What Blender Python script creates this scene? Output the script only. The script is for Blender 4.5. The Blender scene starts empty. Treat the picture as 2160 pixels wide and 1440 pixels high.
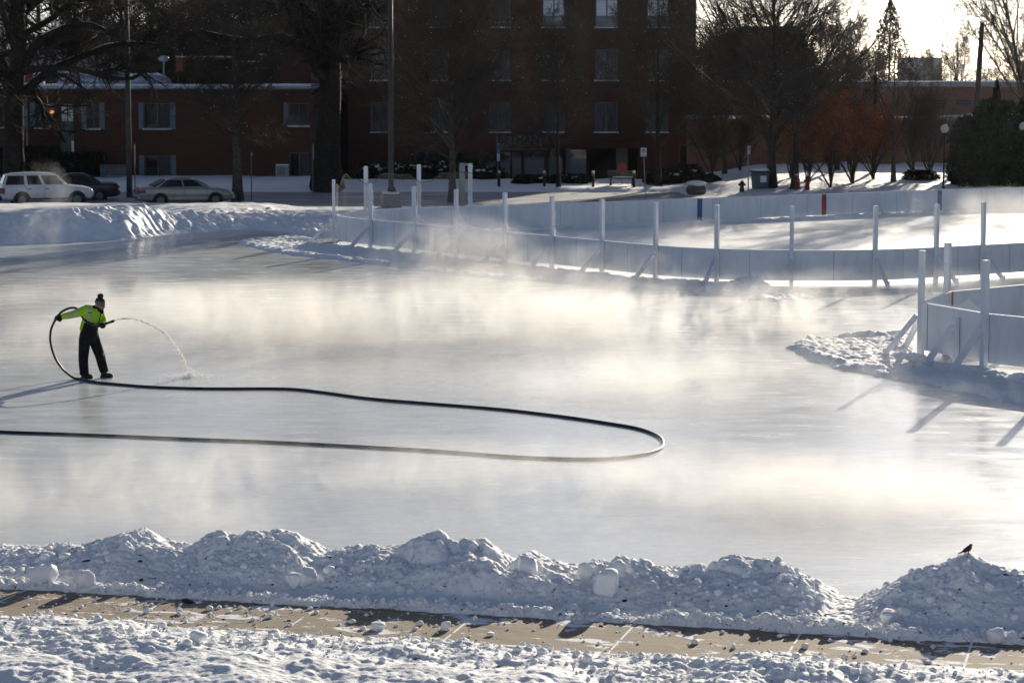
import bpy, bmesh, math, random
import numpy as np
from mathutils import Vector, Matrix

R = math.radians
sc = bpy.context.scene
COL = sc.collection
random.seed(7)

# ------------------------------------------------------------------ camera, sky, sun, exposure
FPX = 5200.0            # focal length in pixels of a 2160 px wide picture
HC = 6.23               # height of the camera above the ice
PITCH = math.atan((720 - 168) / FPX)
cam_d = bpy.data.cameras.new('camera')
cam_d.sensor_width = 36.0
cam_d.lens = 36.0 * FPX / 2160.0
cam_d.clip_start = 0.5
cam_d.clip_end = 9000.0
cam_d.dof.use_dof = True
cam_d.dof.focus_distance = 46.0
cam_d.dof.aperture_fstop = 4.5
cam = bpy.data.objects.new('camera', cam_d)
COL.objects.link(cam)
cam.location = (0, 0, HC)
cam.rotation_euler = (math.pi / 2 - PITCH, 0, 0)
sc.camera = cam

SUN_EL, SUN_AZ = R(14.8), R(18.8)
world = bpy.data.worlds.new('World')
sc.world = world
world.use_nodes = True
wt = world.node_tree
wt.nodes.clear()
w_out = wt.nodes.new('ShaderNodeOutputWorld')
w_bg = wt.nodes.new('ShaderNodeBackground')
w_sky = wt.nodes.new('ShaderNodeTexSky')
w_sky.sky_type = 'NISHITA'
w_sky.sun_disc = False
w_sky.sun_elevation = SUN_EL
w_sky.sun_rotation = SUN_AZ
w_sky.air_density = 0.5
w_sky.dust_density = 0.5
w_sky.ozone_density = 2.0
w_bg.inputs['Strength'].default_value = 0.074
w_hs = wt.nodes.new('ShaderNodeHueSaturation')
w_hs.inputs['Saturation'].default_value = 0.78
wt.links.new(w_sky.outputs[0], w_hs.inputs['Color'])
wt.links.new(w_hs.outputs[0], w_bg.inputs['Color'])
wt.links.new(w_bg.outputs[0], w_out.inputs['Surface'])

sun_l = bpy.data.lights.new('sun', 'SUN')
sun_l.energy = 4.6
sun_l.angle = R(0.5)
sun_l.color = (1.0, 0.90, 0.74)
sun = bpy.data.objects.new('sun', sun_l)
COL.objects.link(sun)
SDIR = Vector((math.sin(SUN_AZ) * math.cos(SUN_EL), math.cos(SUN_AZ) * math.cos(SUN_EL), math.sin(SUN_EL)))
sun.rotation_euler = SDIR.to_track_quat('Z', 'Y').to_euler()
sun.location = (60, 200, 120)

sc.view_settings.view_transform = 'Standard'
sc.view_settings.look = 'None'
sc.view_settings.gamma = 1.0
sc.view_settings.use_curve_mapping = False
sc.view_settings.exposure = 0.68
sc.render.engine = 'CYCLES'
sc.cycles.max_bounces = 6
sc.cycles.diffuse_bounces = 3
sc.cycles.glossy_bounces = 3
sc.cycles.transmission_bounces = 4
sc.cycles.transparent_max_bounces = 12
sc.cycles.volume_bounces = 0
sc.cycles.volume_step_rate = 1.0
sc.cycles.volume_max_steps = 256
sc.cycles.use_denoising = True
sc.cycles.sample_clamp_indirect = 6.0

# ------------------------------------------------------------------ picture <-> place
CP, SP = math.cos(PITCH), math.sin(PITCH)


def ray(px, py):
    a = (px - 1080) / FPX
    b = -(py - 720) / FPX
    return np.array([a, CP + b * SP, -SP + b * CP])


def G(px, py, z=0.0):
    """where the line of sight through a picture point meets the level z"""
    r = ray(px, py)
    t = (z - HC) / r[2]
    return Vector((r[0] * t, r[1] * t, z))


def D(px, py, Y):
    """the point at depth Y on that line of sight"""
    r = ray(px, py)
    t = Y / r[1]
    return Vector((r[0] * t, Y, HC + r[2] * t))


def proj(x, y, z):
    v = y * CP - (z - HC) * SP
    u = y * SP + (z - HC) * CP
    return 1080 + FPX * x / v, 720 - FPX * u / v


# ------------------------------------------------------------------ noise on numpy arrays
def _h(ix, iy, seed):
    n = (ix.astype(np.int64) * 374761393 + iy.astype(np.int64) * 668265263 + seed * 1442695041) & 0xffffffff
    n = ((n ^ (n >> 13)) * 1274126177) & 0xffffffff
    n = n ^ (n >> 16)
    return (n & 0xffffff) / float(0xffffff)


def vn(x, y, seed=0):
    ix = np.floor(x); iy = np.floor(y)
    fx = x - ix; fy = y - iy
    fx = fx * fx * fx * (fx * (fx * 6 - 15) + 10); fy = fy * fy * fy * (fy * (fy * 6 - 15) + 10)
    a = _h(ix, iy, seed); b = _h(ix + 1, iy, seed); c = _h(ix, iy + 1, seed); d = _h(ix + 1, iy + 1, seed)
    return (a + (b - a) * fx) * (1 - fy) + (c + (d - c) * fx) * fy - 0.5


def fbm(x, y, seed=0, octs=5, gain=0.5, lac=2.03):
    t = 0; a = 1.0; s = 0
    for k in range(octs):
        t = t + a * vn(x * lac ** k + 17.3 * k, y * lac ** k - 9.1 * k, seed + k); s += a; a *= gain
    return t / s * 2.0


def lumps(x, y, seed=0, jitter=0.9):
    """rounded lumps: 1 at a lump's middle, falling to 0 at its rim"""
    ix = np.floor(x); iy = np.floor(y)
    best = np.full(x.shape, 0.0)
    for dx in (-1, 0, 1):
        for dy in (-1, 0, 1):
            cx = ix + dx; cy = iy + dy
            jx = cx + 0.5 + jitter * (_h(cx, cy, seed) - 0.5)
            jy = cy + 0.5 + jitter * (_h(cx, cy, seed + 1) - 0.5)
            r = 0.32 + 0.5 * _h(cx, cy, seed + 2)
            d2 = ((x - jx) ** 2 + (y - jy) ** 2) / (r * r)
            best = np.maximum(best, np.sqrt(np.maximum(0, 1 - d2)) * r / 0.82)
    return best


def sst(a, b, x):
    t = np.clip((x - a) / (b - a), 0, 1)
    return t * t * (3 - 2 * t)


# ------------------------------------------------------------------ meshes
def mk(name, V, polys, smooth=False):
    """mesh from an array of points and a list of face arrays (each M x k)"""
    V = np.asarray(V, dtype=np.float32).reshape(-1, 3)
    me = bpy.data.meshes.new(name)
    me.vertices.add(len(V)); me.vertices.foreach_set('co', V.ravel())
    polys = [np.asarray(p, dtype=np.int32) for p in polys if len(p)]
    nl = sum(p.size for p in polys); nf = sum(len(p) for p in polys)
    me.loops.add(nl); me.polygons.add(nf)
    me.loops.foreach_set('vertex_index', np.concatenate([p.ravel() for p in polys]))
    tot = np.concatenate([np.full(len(p), p.shape[1], dtype=np.int32) for p in polys])
    st = np.concatenate([[0], np.cumsum(tot)[:-1]]).astype(np.int32)
    me.polygons.foreach_set('loop_start', st)
    me.polygons.foreach_set('loop_total', tot)
    me.polygons.foreach_set('use_smooth', np.full(nf, bool(smooth)))
    me.update(calc_edges=True)
    return me


class MB:
    """collects shapes of one part"""
    def __init__(s):
        s.V = []; s.F = []

    def add(s, verts, faces):
        o = len(s.V)
        s.V.extend([tuple(v) for v in verts]); s.F.extend([tuple(i + o for i in f) for f in faces])
        return s

    def box(s, c, size, rz=0.0, bev=0.0, M=None):
        x, y, z = [q / 2 for q in size]
        if bev > 0:
            b = min(bev, x * .9, y * .9, z * .9)
            vs = []
            for sx in (-1, 1):
                for sy in (-1, 1):
                    for sz in (-1, 1):
                        vs += [(sx * (x - b), sy * (y - b), sz * z), (sx * (x - b), sy * y, sz * (z - b)), (sx * x, sy * (y - b), sz * (z - b))]
            bm = bmesh.new()
            for v in vs: bm.verts.new(v)
            bmesh.ops.convex_hull(bm, input=bm.verts)
            bm.verts.index_update()
            v2 = [v.co.copy() for v in bm.verts]; f2 = [[v.index for v in f.verts] for f in bm.faces]
            bm.free()
        else:
            v2 = [Vector((sx * x, sy * y, sz * z)) for sx in (-1, 1) for sy in (-1, 1) for sz in (-1, 1)]
            f2 = [(0, 1, 3, 2), (4, 6, 7, 5), (0, 4, 5, 1), (2, 3, 7, 6), (0, 2, 6, 4), (1, 5, 7, 3)]
        T = M if M is not None else Matrix.Translation(Vector(c)) @ Matrix.Rotation(rz, 4, 'Z')
        if M is not None: T = Matrix.Translation(Vector(c)) @ M
        return s.add([T @ v for v in v2], f2)

    def beam(s, a, b, w, h=None):
        """square timber from a to b"""
        a = Vector(a); b = Vector(b); h = h or w
        d = (b - a); L = d.length; d.normalize()
        q = d.to_track_quat('X', 'Z').to_matrix().to_4x4()
        return s.box((a + b) / 2, (L, w, h), M=q)

    def tube(s, pts, rad, n=8, cap=True):
        pts = [Vector(p) for p in pts]
        if not hasattr(rad, '__len__'): rad = [rad] * len(pts)
        rings = []
        up = None
        for i, p in enumerate(pts):
            t = (pts[min(i + 1, len(pts) - 1)] - pts[max(i - 1, 0)]).normalized()
            if up is None:
                up = t.orthogonal().normalized()
            up = (up - t * up.dot(t))
            up = up.normalized() if up.length > 1e-6 else t.orthogonal().normalized()
            sd = t.cross(up)
            rings.append([p + (up * math.cos(2 * math.pi * k / n) + sd * math.sin(2 * math.pi * k / n)) * rad[i] for k in range(n)])
        return s.loft(rings, cap)

    def loft(s, rings, cap=True):
        n = len(rings[0]); V = [v for r in rings for v in r]; Fs = []
        for i in range(len(rings) - 1):
            for k in range(n):
                Fs.append((i * n + k, i * n + (k + 1) % n, (i + 1) * n + (k + 1) % n, (i + 1) * n + k))
        if cap:
            Fs.append(tuple(range(n))[::-1]); Fs.append(tuple((len(rings) - 1) * n + k for k in range(n)))
        return s.add(V, Fs)

    def ell(s, c, r, n=14, m=9, M=None):
        c = Vector(c); rings = []
        for i in range(m + 1):
            a = math.pi * i / m
            a = min(max(a, 0.03), math.pi - 0.03)
            ring = []
            for k in range(n):
                b = 2 * math.pi * k / n
                v = Vector((r[0] * math.sin(a) * math.cos(b), r[1] * math.sin(a) * math.sin(b), -r[2] * math.cos(a)))
                if M is not None: v = M @ v
                ring.append(c + v)
            rings.append(ring)
        return s.loft(rings)

    def prism(s, poly, a, b, axis='y'):
        """a polygon drawn in two axes, drawn out along the third from a to b"""
        def P(p, t):
            return {'y': (p[0], t, p[1]), 'x': (t, p[0], p[1]), 'z': (p[0], p[1], t)}[axis]
        n = len(poly)
        V = [P(p, a) for p in poly] + [P(p, b) for p in poly]
        Fs = [(k, (k + 1) % n, n + (k + 1) % n, n + k) for k in range(n)]
        Fs += [tuple(range(n))[::-1], tuple(range(n, 2 * n))]
        return s.add(V, Fs)

    def build(s, name, mat, parent=None, smooth=False, off=None):
        V = s.V
        if off is not None: V = [(v[0] - off[0], v[1] - off[1], v[2] - off[2]) for v in V]
        me = bpy.data.meshes.new(name)
        me.from_pydata(V, [], s.F)
        bm = bmesh.new(); bm.from_mesh(me); bmesh.ops.recalc_face_normals(bm, faces=bm.faces); bm.to_mesh(me); bm.free()
        if smooth: me.polygons.foreach_set('use_smooth', [True] * len(me.polygons))
        return link(name, me, mat, parent)


def link(name, me, mat, parent=None):
    o = bpy.data.objects.new(name, me)
    if mat is not None: me.materials.append(mat)
    COL.objects.link(o)
    if parent is not None: o.parent = parent
    return o


def tag(o, label=None, cat=None, group=None, kind=None):
    if label: o['label'] = label
    if cat: o['category'] = cat
    if group: o['group'] = group
    if kind: o['kind'] = kind
    return o


def thing(name, label, cat, loc=(0, 0, 0), rz=0.0, group=None):
    o = bpy.data.objects.new(name, None)
    o.empty_display_size = 0.3
    COL.objects.link(o)
    o.location = loc; o.rotation_euler = (0, 0, rz)
    return tag(o, label, cat, group)


def dup(root, loc, rz=0.0, scale=1.0, label=None, group=None):
    def cp(o, par):
        c = o.copy(); COL.objects.link(c); c.parent = par
        for ch in o.children: cp(ch, c)
        return c
    r = root.copy(); COL.objects.link(r)
    for ch in root.children: cp(ch, r)
    r.location = loc; r.rotation_euler = (0, 0, rz); r.scale = (scale,) * 3 if not hasattr(scale, '__len__') else scale
    if label: r['label'] = label
    if group: r['group'] = group
    return r


def grid_mesh(name, xs, ys, Z, smooth=True, X=None, Y=None):
    if X is None: X, Y = np.meshgrid(xs, ys)
    m, n = X.shape
    V = np.stack([X, Y, Z], -1).reshape(-1, 3)
    i = np.arange((m - 1) * n).reshape(m - 1, n)[:, :-1]
    Q = np.stack([i, i + 1, i + n + 1, i + n], -1).reshape(-1, 4)
    return mk(name, V, [Q], smooth)


# ------------------------------------------------------------------ materials
def mat(name, col, rough=0.7, metal=0.0, spec=0.5, var=0.0, vscale=3.0, bump=0.0, bscale=20.0, col2=None, stretch=None, sss=0.0, trans=0.0, ior=None, emit=None, estr=0.0):
    m = bpy.data.materials.new(name); m.use_nodes = True
    t = m.node_tree; b = t.nodes['Principled BSDF']
    b.inputs['Base Color'].default_value = (*col, 1)
    b.inputs['Roughness'].default_value = rough
    b.inputs['Metallic'].default_value = metal
    b.inputs['Specular IOR Level'].default_value = spec
    if ior: b.inputs['IOR'].default_value = ior
    if trans: b.inputs['Transmission Weight'].default_value = trans
    if sss:
        b.inputs['Subsurface Weight'].default_value = sss
        b.inputs['Subsurface Radius'].default_value = (1.0, 1.0, 1.0)
        b.inputs['Subsurface Scale'].default_value = 0.03
    if emit:
        b.inputs['Emission Color'].default_value = (*emit, 1); b.inputs['Emission Strength'].default_value = estr
    if var or col2 or bump:
        tc = t.nodes.new('ShaderNodeTexCoord')
        vec = tc.outputs['Object']
        if stretch:
            mp = t.nodes.new('ShaderNodeMapping'); mp.inputs['Scale'].default_value = stretch
            t.links.new(vec, mp.inputs['Vector']); vec = mp.outputs[0]
        if var or col2:
            nz = t.nodes.new('ShaderNodeTexNoise'); nz.inputs['Scale'].default_value = vscale; nz.inputs['Detail'].default_value = 5
            t.links.new(vec, nz.inputs['Vector'])
            rp = t.nodes.new('ShaderNodeValToRGB')
            c2 = col2 or tuple(min(1, c * (1 + var)) for c in col)
            c1 = col if col2 else tuple(c * (1 - var) for c in col)
            rp.color_ramp.elements[0].color = (*c1, 1); rp.color_ramp.elements[1].color = (*c2, 1)
            rp.color_ramp.elements[0].position = 0.35; rp.color_ramp.elements[1].position = 0.65
            t.links.new(nz.outputs['Fac'], rp.inputs['Fac']); t.links.new(rp.outputs[0], b.inputs['Base Color'])
        if bump:
            n2 = t.nodes.new('ShaderNodeTexNoise'); n2.inputs['Scale'].default_value = bscale; n2.inputs['Detail'].default_value = 4
            t.links.new(vec, n2.inputs['Vector'])
            bp = t.nodes.new('ShaderNodeBump'); bp.inputs['Strength'].default_value = bump; bp.inputs['Distance'].default_value = 0.02
            t.links.new(n2.outputs['Fac'], bp.inputs['Height']); t.links.new(bp.outputs[0], b.inputs['Normal'])
    return m


class NT:
    """small helper to write node trees"""
    def __init__(s, m): s.t = m.node_tree
    def n(s, kind, **kw):
        nd = s.t.nodes.new(kind)
        for k, v in kw.items():
            if k.startswith('_'): setattr(nd, k[1:], v)
            else: nd.inputs[k.replace('__', ' ')].default_value = v
        return nd
    def l(s, a, b): s.t.links.new(a, b)
    def math(s, op, a, b=None, clamp=False):
        nd = s.t.nodes.new('ShaderNodeMath'); nd.operation = op; nd.use_clamp = clamp
        for i, q in enumerate((a, b)):
            if q is None: continue
            if isinstance(q, (int, float)): nd.inputs[i].default_value = q
            else: s.l(q, nd.inputs[i])
        return nd.outputs[0]
    def mix(s, f, a, b):
        nd = s.t.nodes.new('ShaderNodeMix'); nd.data_type = 'RGBA'
        for q, sk in ((f, nd.inputs[0]), (a, nd.inputs[6]), (b, nd.inputs[7])):
            if isinstance(q, (int, float)): sk.default_value = q
            elif isinstance(q, tuple): sk.default_value = (*q, 1)
            else: s.l(q, sk)
        return nd.outputs[2]
    def ramp(s, f, lo, hi):
        nd = s.t.nodes.new('ShaderNodeMapRange'); nd.inputs[1].default_value = lo; nd.inputs[2].default_value = hi; nd.clamp = True
        s.l(f, nd.inputs[0]); return nd.outputs[0]
    def noise(s, vec, scale, detail=4, rough=0.5, dist=0.0):
        nd = s.t.nodes.new('ShaderNodeTexNoise')
        nd.inputs['Scale'].default_value = scale; nd.inputs['Detail'].default_value = detail; nd.inputs['Roughness'].default_value = rough; nd.inputs['Distortion'].default_value = dist
        s.l(vec, nd.inputs['Vector']); return nd.outputs['Fac']
    def mapping(s, vec, scale=(1, 1, 1), rot=(0, 0, 0), loc=(0, 0, 0)):
        nd = s.t.nodes.new('ShaderNodeMapping'); nd.inputs['Scale'].default_value = scale; nd.inputs['Rotation'].default_value = rot; nd.inputs['Location'].default_value = loc
        s.l(vec, nd.inputs['Vector']); return nd.outputs[0]


def snow_mat(name, dirt=0.0, dscale=9.0, sss=0.12, rough=0.75, spec=0.2):
    m = mat(name, (0.86, 0.88, 0.91), rough, spec=spec, sss=sss)
    q = NT(m); b = q.t.nodes['Principled BSDF']
    pos = q.n('ShaderNodeNewGeometry').outputs['Position']
    base = q.mix(q.noise(pos, 1.7, 4), (0.86, 0.87, 0.875), (0.92, 0.92, 0.915))
    if dirt:
        d = q.ramp(q.noise(pos, dscale, 6, 0.65), 0.70 - dirt, 0.80 - dirt)
        base = q.mix(d, base, (0.16, 0.12, 0.09))
    q.l(base, b.inputs['Base Color'])
    h = q.math('ADD', q.noise(pos, 28, 5, 0.6), q.math('MULTIPLY', q.noise(pos, 110, 3), 0.35))
    bp = q.n('ShaderNodeBump', Strength=0.5, Distance=0.02); q.l(h, bp.inputs['Height']); q.l(bp.outputs[0], b.inputs['Normal'])
    return m


M_snow = snow_mat('snow')
M_snow_edge = snow_mat('snow_with_grit', 0.10, 13.0)
M_snow_far = snow_mat('snow_field', 0.015, 1.3, 0.0, 0.55, 0.7)

# hard brushed ice with a little frost on it
M_ice = mat('ice', (0.6, 0.62, 0.65), 0.35, spec=0.42, ior=1.31)
q = NT(M_ice); b = q.t.nodes['Principled BSDF']
pos = q.n('ShaderNodeNewGeometry').outputs['Position']
st = q.mapping(pos, (0.65, 1.5, 1), (0, 0, R(6)))
n1 = q.noise(st, 1.2, 6, 0.6, 0.3)
n2 = q.noise(q.mapping(pos, (0.9, 3.2, 1), (0, 0, R(-4))), 3.0, 5, 0.6)
n3 = q.noise(pos, 0.12, 3)
f1 = q.ramp(q.math('ADD', q.math('MULTIPLY', n1, 0.6), q.math('MULTIPLY', n3, 0.5)), 0.40, 0.68)
colr = q.mix(f1, (0.43, 0.45, 0.455), (0.64, 0.66, 0.665))
colr = q.mix(q.ramp(n2, 0.35, 0.75), colr, (0.555, 0.57, 0.56))
n4 = q.noise(q.mapping(pos, (1.6, 7.0, 1), (0, 0, R(9))), 2.6, 6, 0.68, 0.4)
colr = q.mix(q.ramp(n4, 0.52, 0.74), colr, (0.78, 0.79, 0.79))
n5 = q.noise(q.mapping(pos, (0.9, 4.0, 1), (0, 0, R(-12)), (3, 7, 0)), 2.2, 6, 0.7, 0.6)
colr = q.mix(q.math('MULTIPLY', q.ramp(n5, 0.56, 0.72), 0.7), colr, (0.36, 0.38, 0.40))
q.l(colr, b.inputs['Base Color'])
q.l(q.math('ADD', q.math('MULTIPLY', q.ramp(n1, 0.3, 0.7), 0.17), 0.13), b.inputs['Roughness'])
hh = q.math('ADD', q.math('MULTIPLY', n2, 0.6), q.math('MULTIPLY', q.noise(pos, 14, 4), 0.4))
bp = q.n('ShaderNodeBump', Strength=0.10, Distance=0.02); q.l(hh, bp.inputs['Height']); q.l(bp.outputs[0], b.inputs['Normal'])

M_asphalt = mat('wet_asphalt', (0.10, 0.11, 0.13), 0.55, var=0.0)
q = NT(M_asphalt); b = q.t.nodes['Principled BSDF']
pos = q.n('ShaderNodeNewGeometry').outputs['Position']
f1 = q.ramp(q.noise(q.mapping(pos, (0.25, 1.2, 1), (0, 0, R(-12))), 0.9, 5), 0.42, 0.68)
q.l(q.mix(f1, (0.11, 0.12, 0.14), (0.52, 0.54, 0.57)), b.inputs['Base Color'])

M_white = mat('white_paint', (0.72, 0.74, 0.77), 0.55, var=0.06, vscale=2.5, bump=0.1, bscale=30)
M_board = mat('white_board', (0.72, 0.745, 0.78), 0.5, var=0.07, vscale=1.2)
q = NT(M_board); b = q.t.nodes['Principled BSDF']
pos = q.n('ShaderNodeNewGeometry').outputs['Position']
sc_ = q.ramp(q.noise(q.mapping(pos, (3.0, 3.0, 5.0)), 2.6, 3, 0.5), 0.74, 0.77)
gr = q.ramp(q.noise(q.mapping(pos, (1.2, 1.2, 0.25)), 2.0, 5, 0.6), 0.45, 0.75)
c_ = q.mix(gr, (0.73, 0.75, 0.775), (0.60, 0.615, 0.63))
q.l(q.mix(q.math('MULTIPLY', sc_, 0.75), c_, (0.10, 0.10, 0.11)), b.inputs['Base Color'])
M_board_edge = mat('board_edge', (0.03, 0.03, 0.035), 0.7)
M_blue = mat('blue_paint', (0.02, 0.10, 0.24), 0.5, var=0.15)
M_red = mat('red_paint', (0.38, 0.02, 0.02), 0.5, var=0.15)
M_black = mat('black_rubber', (0.012, 0.012, 0.013), 0.5, var=0.2, vscale=8)
M_bark = mat('dark_bark', (0.032, 0.027, 0.023), 0.95, spec=0.1, var=0.35, vscale=6, bump=0.5, bscale=9)
M_bark2 = mat('grey_bark', (0.075, 0.066, 0.055), 0.95, spec=0.1, var=0.3, vscale=6, bump=0.5, bscale=9)
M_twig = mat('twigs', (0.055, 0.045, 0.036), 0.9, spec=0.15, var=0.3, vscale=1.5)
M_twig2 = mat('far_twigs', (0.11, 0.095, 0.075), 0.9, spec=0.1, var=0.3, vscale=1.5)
M_rust = mat('rusty_leaves', (0.20, 0.045, 0.014), 0.8, spec=0.1, col2=(0.34, 0.095, 0.03), vscale=2.0)
M_redtwig = mat('reddish_leaves', (0.12, 0.04, 0.02), 0.8, spec=0.1, col2=(0.22, 0.075, 0.03), vscale=2.0)
M_ever = mat('evergreen_needles', (0.012, 0.018, 0.010), 0.9, spec=0.1, col2=(0.03, 0.04, 0.02), vscale=2.5)
M_shrub = mat('shrub_leaves', (0.016, 0.018, 0.012), 0.9, spec=0.1, col2=(0.035, 0.035, 0.024), vscale=3)


def brick_mat(name, c1, c2, mortar):
    m = mat(name, c1, 0.9, spec=0.15)
    q = NT(m); b = q.t.nodes['Principled BSDF']
    tc = q.n('ShaderNodeTexCoord')
    mp = q.mapping(tc.outputs['Object'], (1, 1, 1), (R(90), 0, 0))
    br = q.n('ShaderNodeTexBrick', Scale=1.0)
    br.inputs['Color1'].default_value = (*c1, 1); br.inputs['Color2'].default_value = (*c2, 1); br.inputs['Mortar'].default_value = (*mortar, 1)
    br.inputs['Brick Width'].default_value = 0.42; br.inputs['Row Height'].default_value = 0.16; br.inputs['Mortar Size'].default_value = 0.012
    q.l(mp, br.inputs['Vector'])
    nz = q.noise(tc.outputs['Object'], 0.35, 4)
    q.l(q.mix(q.math('MULTIPLY', nz, 0.6), br.outputs['Color'], tuple(c * 0.55 for c in c1)), b.inputs['Base Color'])
    return m


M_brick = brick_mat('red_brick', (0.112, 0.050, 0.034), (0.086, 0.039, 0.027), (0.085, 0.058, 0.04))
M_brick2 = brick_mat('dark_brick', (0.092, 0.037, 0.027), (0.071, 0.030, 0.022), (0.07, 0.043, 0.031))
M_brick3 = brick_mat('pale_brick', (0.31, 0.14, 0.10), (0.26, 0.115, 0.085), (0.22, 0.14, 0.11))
M_dark = mat('dark_recess', (0.010, 0.009, 0.009), 0.8, var=0.2)
M_glass = mat('window_glass', (0.010, 0.011, 0.012), 0.06, spec=0.5, ior=1.45)
M_curtain = mat('curtain', (0.05, 0.052, 0.05), 0.8, var=0.25, vscale=2.5, stretch=(6, 6, 0.6))
M_blind = mat('pale_blind', (0.78, 0.80, 0.79), 0.7, var=0.12, vscale=2.5, stretch=(1, 1, 8))
M_frame = mat('window_frame_metal', (0.11, 0.115, 0.12), 0.5, metal=0.3)
M_shutter = mat('grey_blue_shutter', (0.14, 0.165, 0.19), 0.7, var=0.1)
M_grey = mat('grey_metal', (0.22, 0.24, 0.26), 0.45, metal=0.5, var=0.1)
M_galv = mat('galvanised_duct', (0.34, 0.37, 0.40), 0.4, metal=0.6, var=0.15, vscale=2)
M_conc = mat('old_concrete', (0.22, 0.20, 0.165), 0.9, var=0.18, vscale=3.5, bump=0.3, bscale=25)
M_wood = mat('weathered_wood', (0.085, 0.07, 0.052), 0.85, var=0.25, vscale=3, stretch=(6, 6, 0.4))
M_palewood = mat('pale_timber', (0.34, 0.32, 0.28), 0.8, var=0.2, vscale=4, stretch=(6, 6, 0.5))
M_pane = None

# ------------------------------------------------------------------ the frame of the big rink
P0 = np.array([-0.22, 83.6]); EV = np.array([0.565, -0.825]); LV = np.array([0.825, 0.565])
W_FAR, W_NEAR, RC = -15.7, 13.9, 6.0


def rw(u, w):
    return P0 + u * LV + w * EV


def rink_path(step=0.25, ulen=48.0):
    """far side towards the corner, the end, the near corner, the near side; points with outward normals"""
    pts = []
    def line(a, b, nrm):
        L = np.linalg.norm(np.array(b) - np.array(a)); k = max(2, int(L / step))
        for i in range(k): pts.append((np.array(a) + (np.array(b) - np.array(a)) * i / k, np.array(nrm)))
    def arc(c, a0, a1):
        k = max(3, int(RC * abs(a1 - a0) / step))
        for i in range(k):
            a = a0 + (a1 - a0) * i / k
            pts.append((np.array(c) + RC * np.array([math.cos(a), math.sin(a)]), np.array([math.cos(a), math.sin(a)])))
    line((ulen, W_FAR), (RC, W_FAR), (0, -1))
    arc((RC, W_FAR + RC), -math.pi / 2, -math.pi)
    line((0, W_FAR + RC), (0, W_NEAR - RC), (-1, 0))
    arc((RC, W_NEAR - RC), math.pi, math.pi / 2)
    line((RC, W_NEAR), (ulen, W_NEAR), (0, 1))
    out = []
    for p, n in pts:
        out.append((rw(*p), n[0] * LV + n[1] * EV))
    return np.array([o[0] for o in out]), np.array([o[1] for o in out])


# ------------------------------------------------------------------ terrain
EDGE_X = [-400, -40, -19.4, -15.3, -13.2, -11, -9.5, -8, -6, 50, 500]
EDGE_Y = [85, 88, 93.4, 96.1, 100.6, 103, 101, 98, 88, 60, 60]


def terrain(X, Y):
    wob = fbm(X * 0.35, Y * 0.35, 3, 4) * 0.9
    a = Y - np.interp(X, EDGE_X, EDGE_Y) + wob
    w = (X - P0[0]) * EV[0] + (Y - P0[1]) * EV[1]
    bq = (W_FAR - 0.35) - w
    dist = np.minimum(a * 0.75, bq)
    left = 1 - sst(-12.5, -9.5, X)
    h = sst(0.0, 0.5 + 1.8 * left, dist) * (0.10 + 0.20 * left) + sst(0, 7, dist) * 0.06
    ridge = np.exp(-((a - 2.8) / 1.9) ** 2) * (1 - sst(-15.5, -11.5, X)) * (0.58 + 0.55 * fbm(X * 0.3, Y * 0.1, 11, 3)) * sst(0, 1.3, a)
    ridge = ridge * (1 + 0.25 * fbm(X * 0.9, Y * 0.9, 15, 4))
    h = h + np.maximum(ridge, -0.1)
    rough = sst(0.03, 0.4, dist) * (1 - sst(14, 22, a))
    near = 1 - sst(7, 12, a)
    h = h + rough * (0.05 * fbm(X * 0.9, Y * 0.9, 21, 3) + (0.3 + 0.7 * near) * (0.12 * fbm(X * 2.3, Y * 2.3, 23, 4, 0.65) + 0.17 * lumps(X * 1.9, Y * 1.9, 31) * sst(-0.2, 0.4, fbm(X * 0.4, Y * 0.4, 41, 3)) + 0.09 * lumps(X * 4.1, Y * 3.1, 35) + 0.05 * near * lumps(X * 8.2, Y * 6.5, 37) + 0.05 * near * fbm(X * 5, Y * 5, 39, 3)))
    # wheel tracks leading to the street, left of the rink
    tr = np.exp(-((a - 1.4 - 0.25 * (X + 10)) / 0.5) ** 2) * sst(-13, -11, X) * (1 - sst(-7, -5, X))
    h = h - 0.09 * tr
    # street, kept below its own sheet
    stx = 1 - sst(10.5, 13.0, X)
    stm = sst(117.5, 119.5, Y) * (1 - sst(136.0, 136.6, Y)) * stx
    h = h * (1 - stm) + 0.03 * stm
    # far lawns
    lawn = sst(136.0, 137.0, Y)
    h = h + lawn * stx * (0.10 + 0.06 * fbm(X * 0.5, Y * 0.5, 51, 4) * (1 - sst(150, 190, Y)))
    rise = sst(118, 152, Y) * sst(8, 16, X)
    h = h + rise * (0.95 + 0.16 * fbm(X * 0.4, Y * 0.25, 61, 5) * (1 - sst(170, 200, Y))) + 0.05 * lumps(X * 0.9, Y * 0.9, 71) * sst(0.5, 2, dist) * (1 - stm)
    court = sst(147, 163, Y) * sst(-17, -14, X) * (1 - sst(12, 15, X)) * (1 - sst(190, 220, Y))
    h = h - 1.15 * court
    h = np.where(dist <= 0, -0.06 + 0.0 * h, h)
    h = np.where(Y < 60, -0.30, h)
    return h


def coords(a, b, fine, lo, hi, grow=1.35):
    xs = list(np.arange(a, b, fine))
    d = fine; x = b
    while x < hi: xs.append(x); d *= grow; x += d
    d = fine; x = a - fine
    left = []
    while x > lo: left.append(x); d *= grow; x -= d
    return np.array(left[::-1] + xs)


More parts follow.
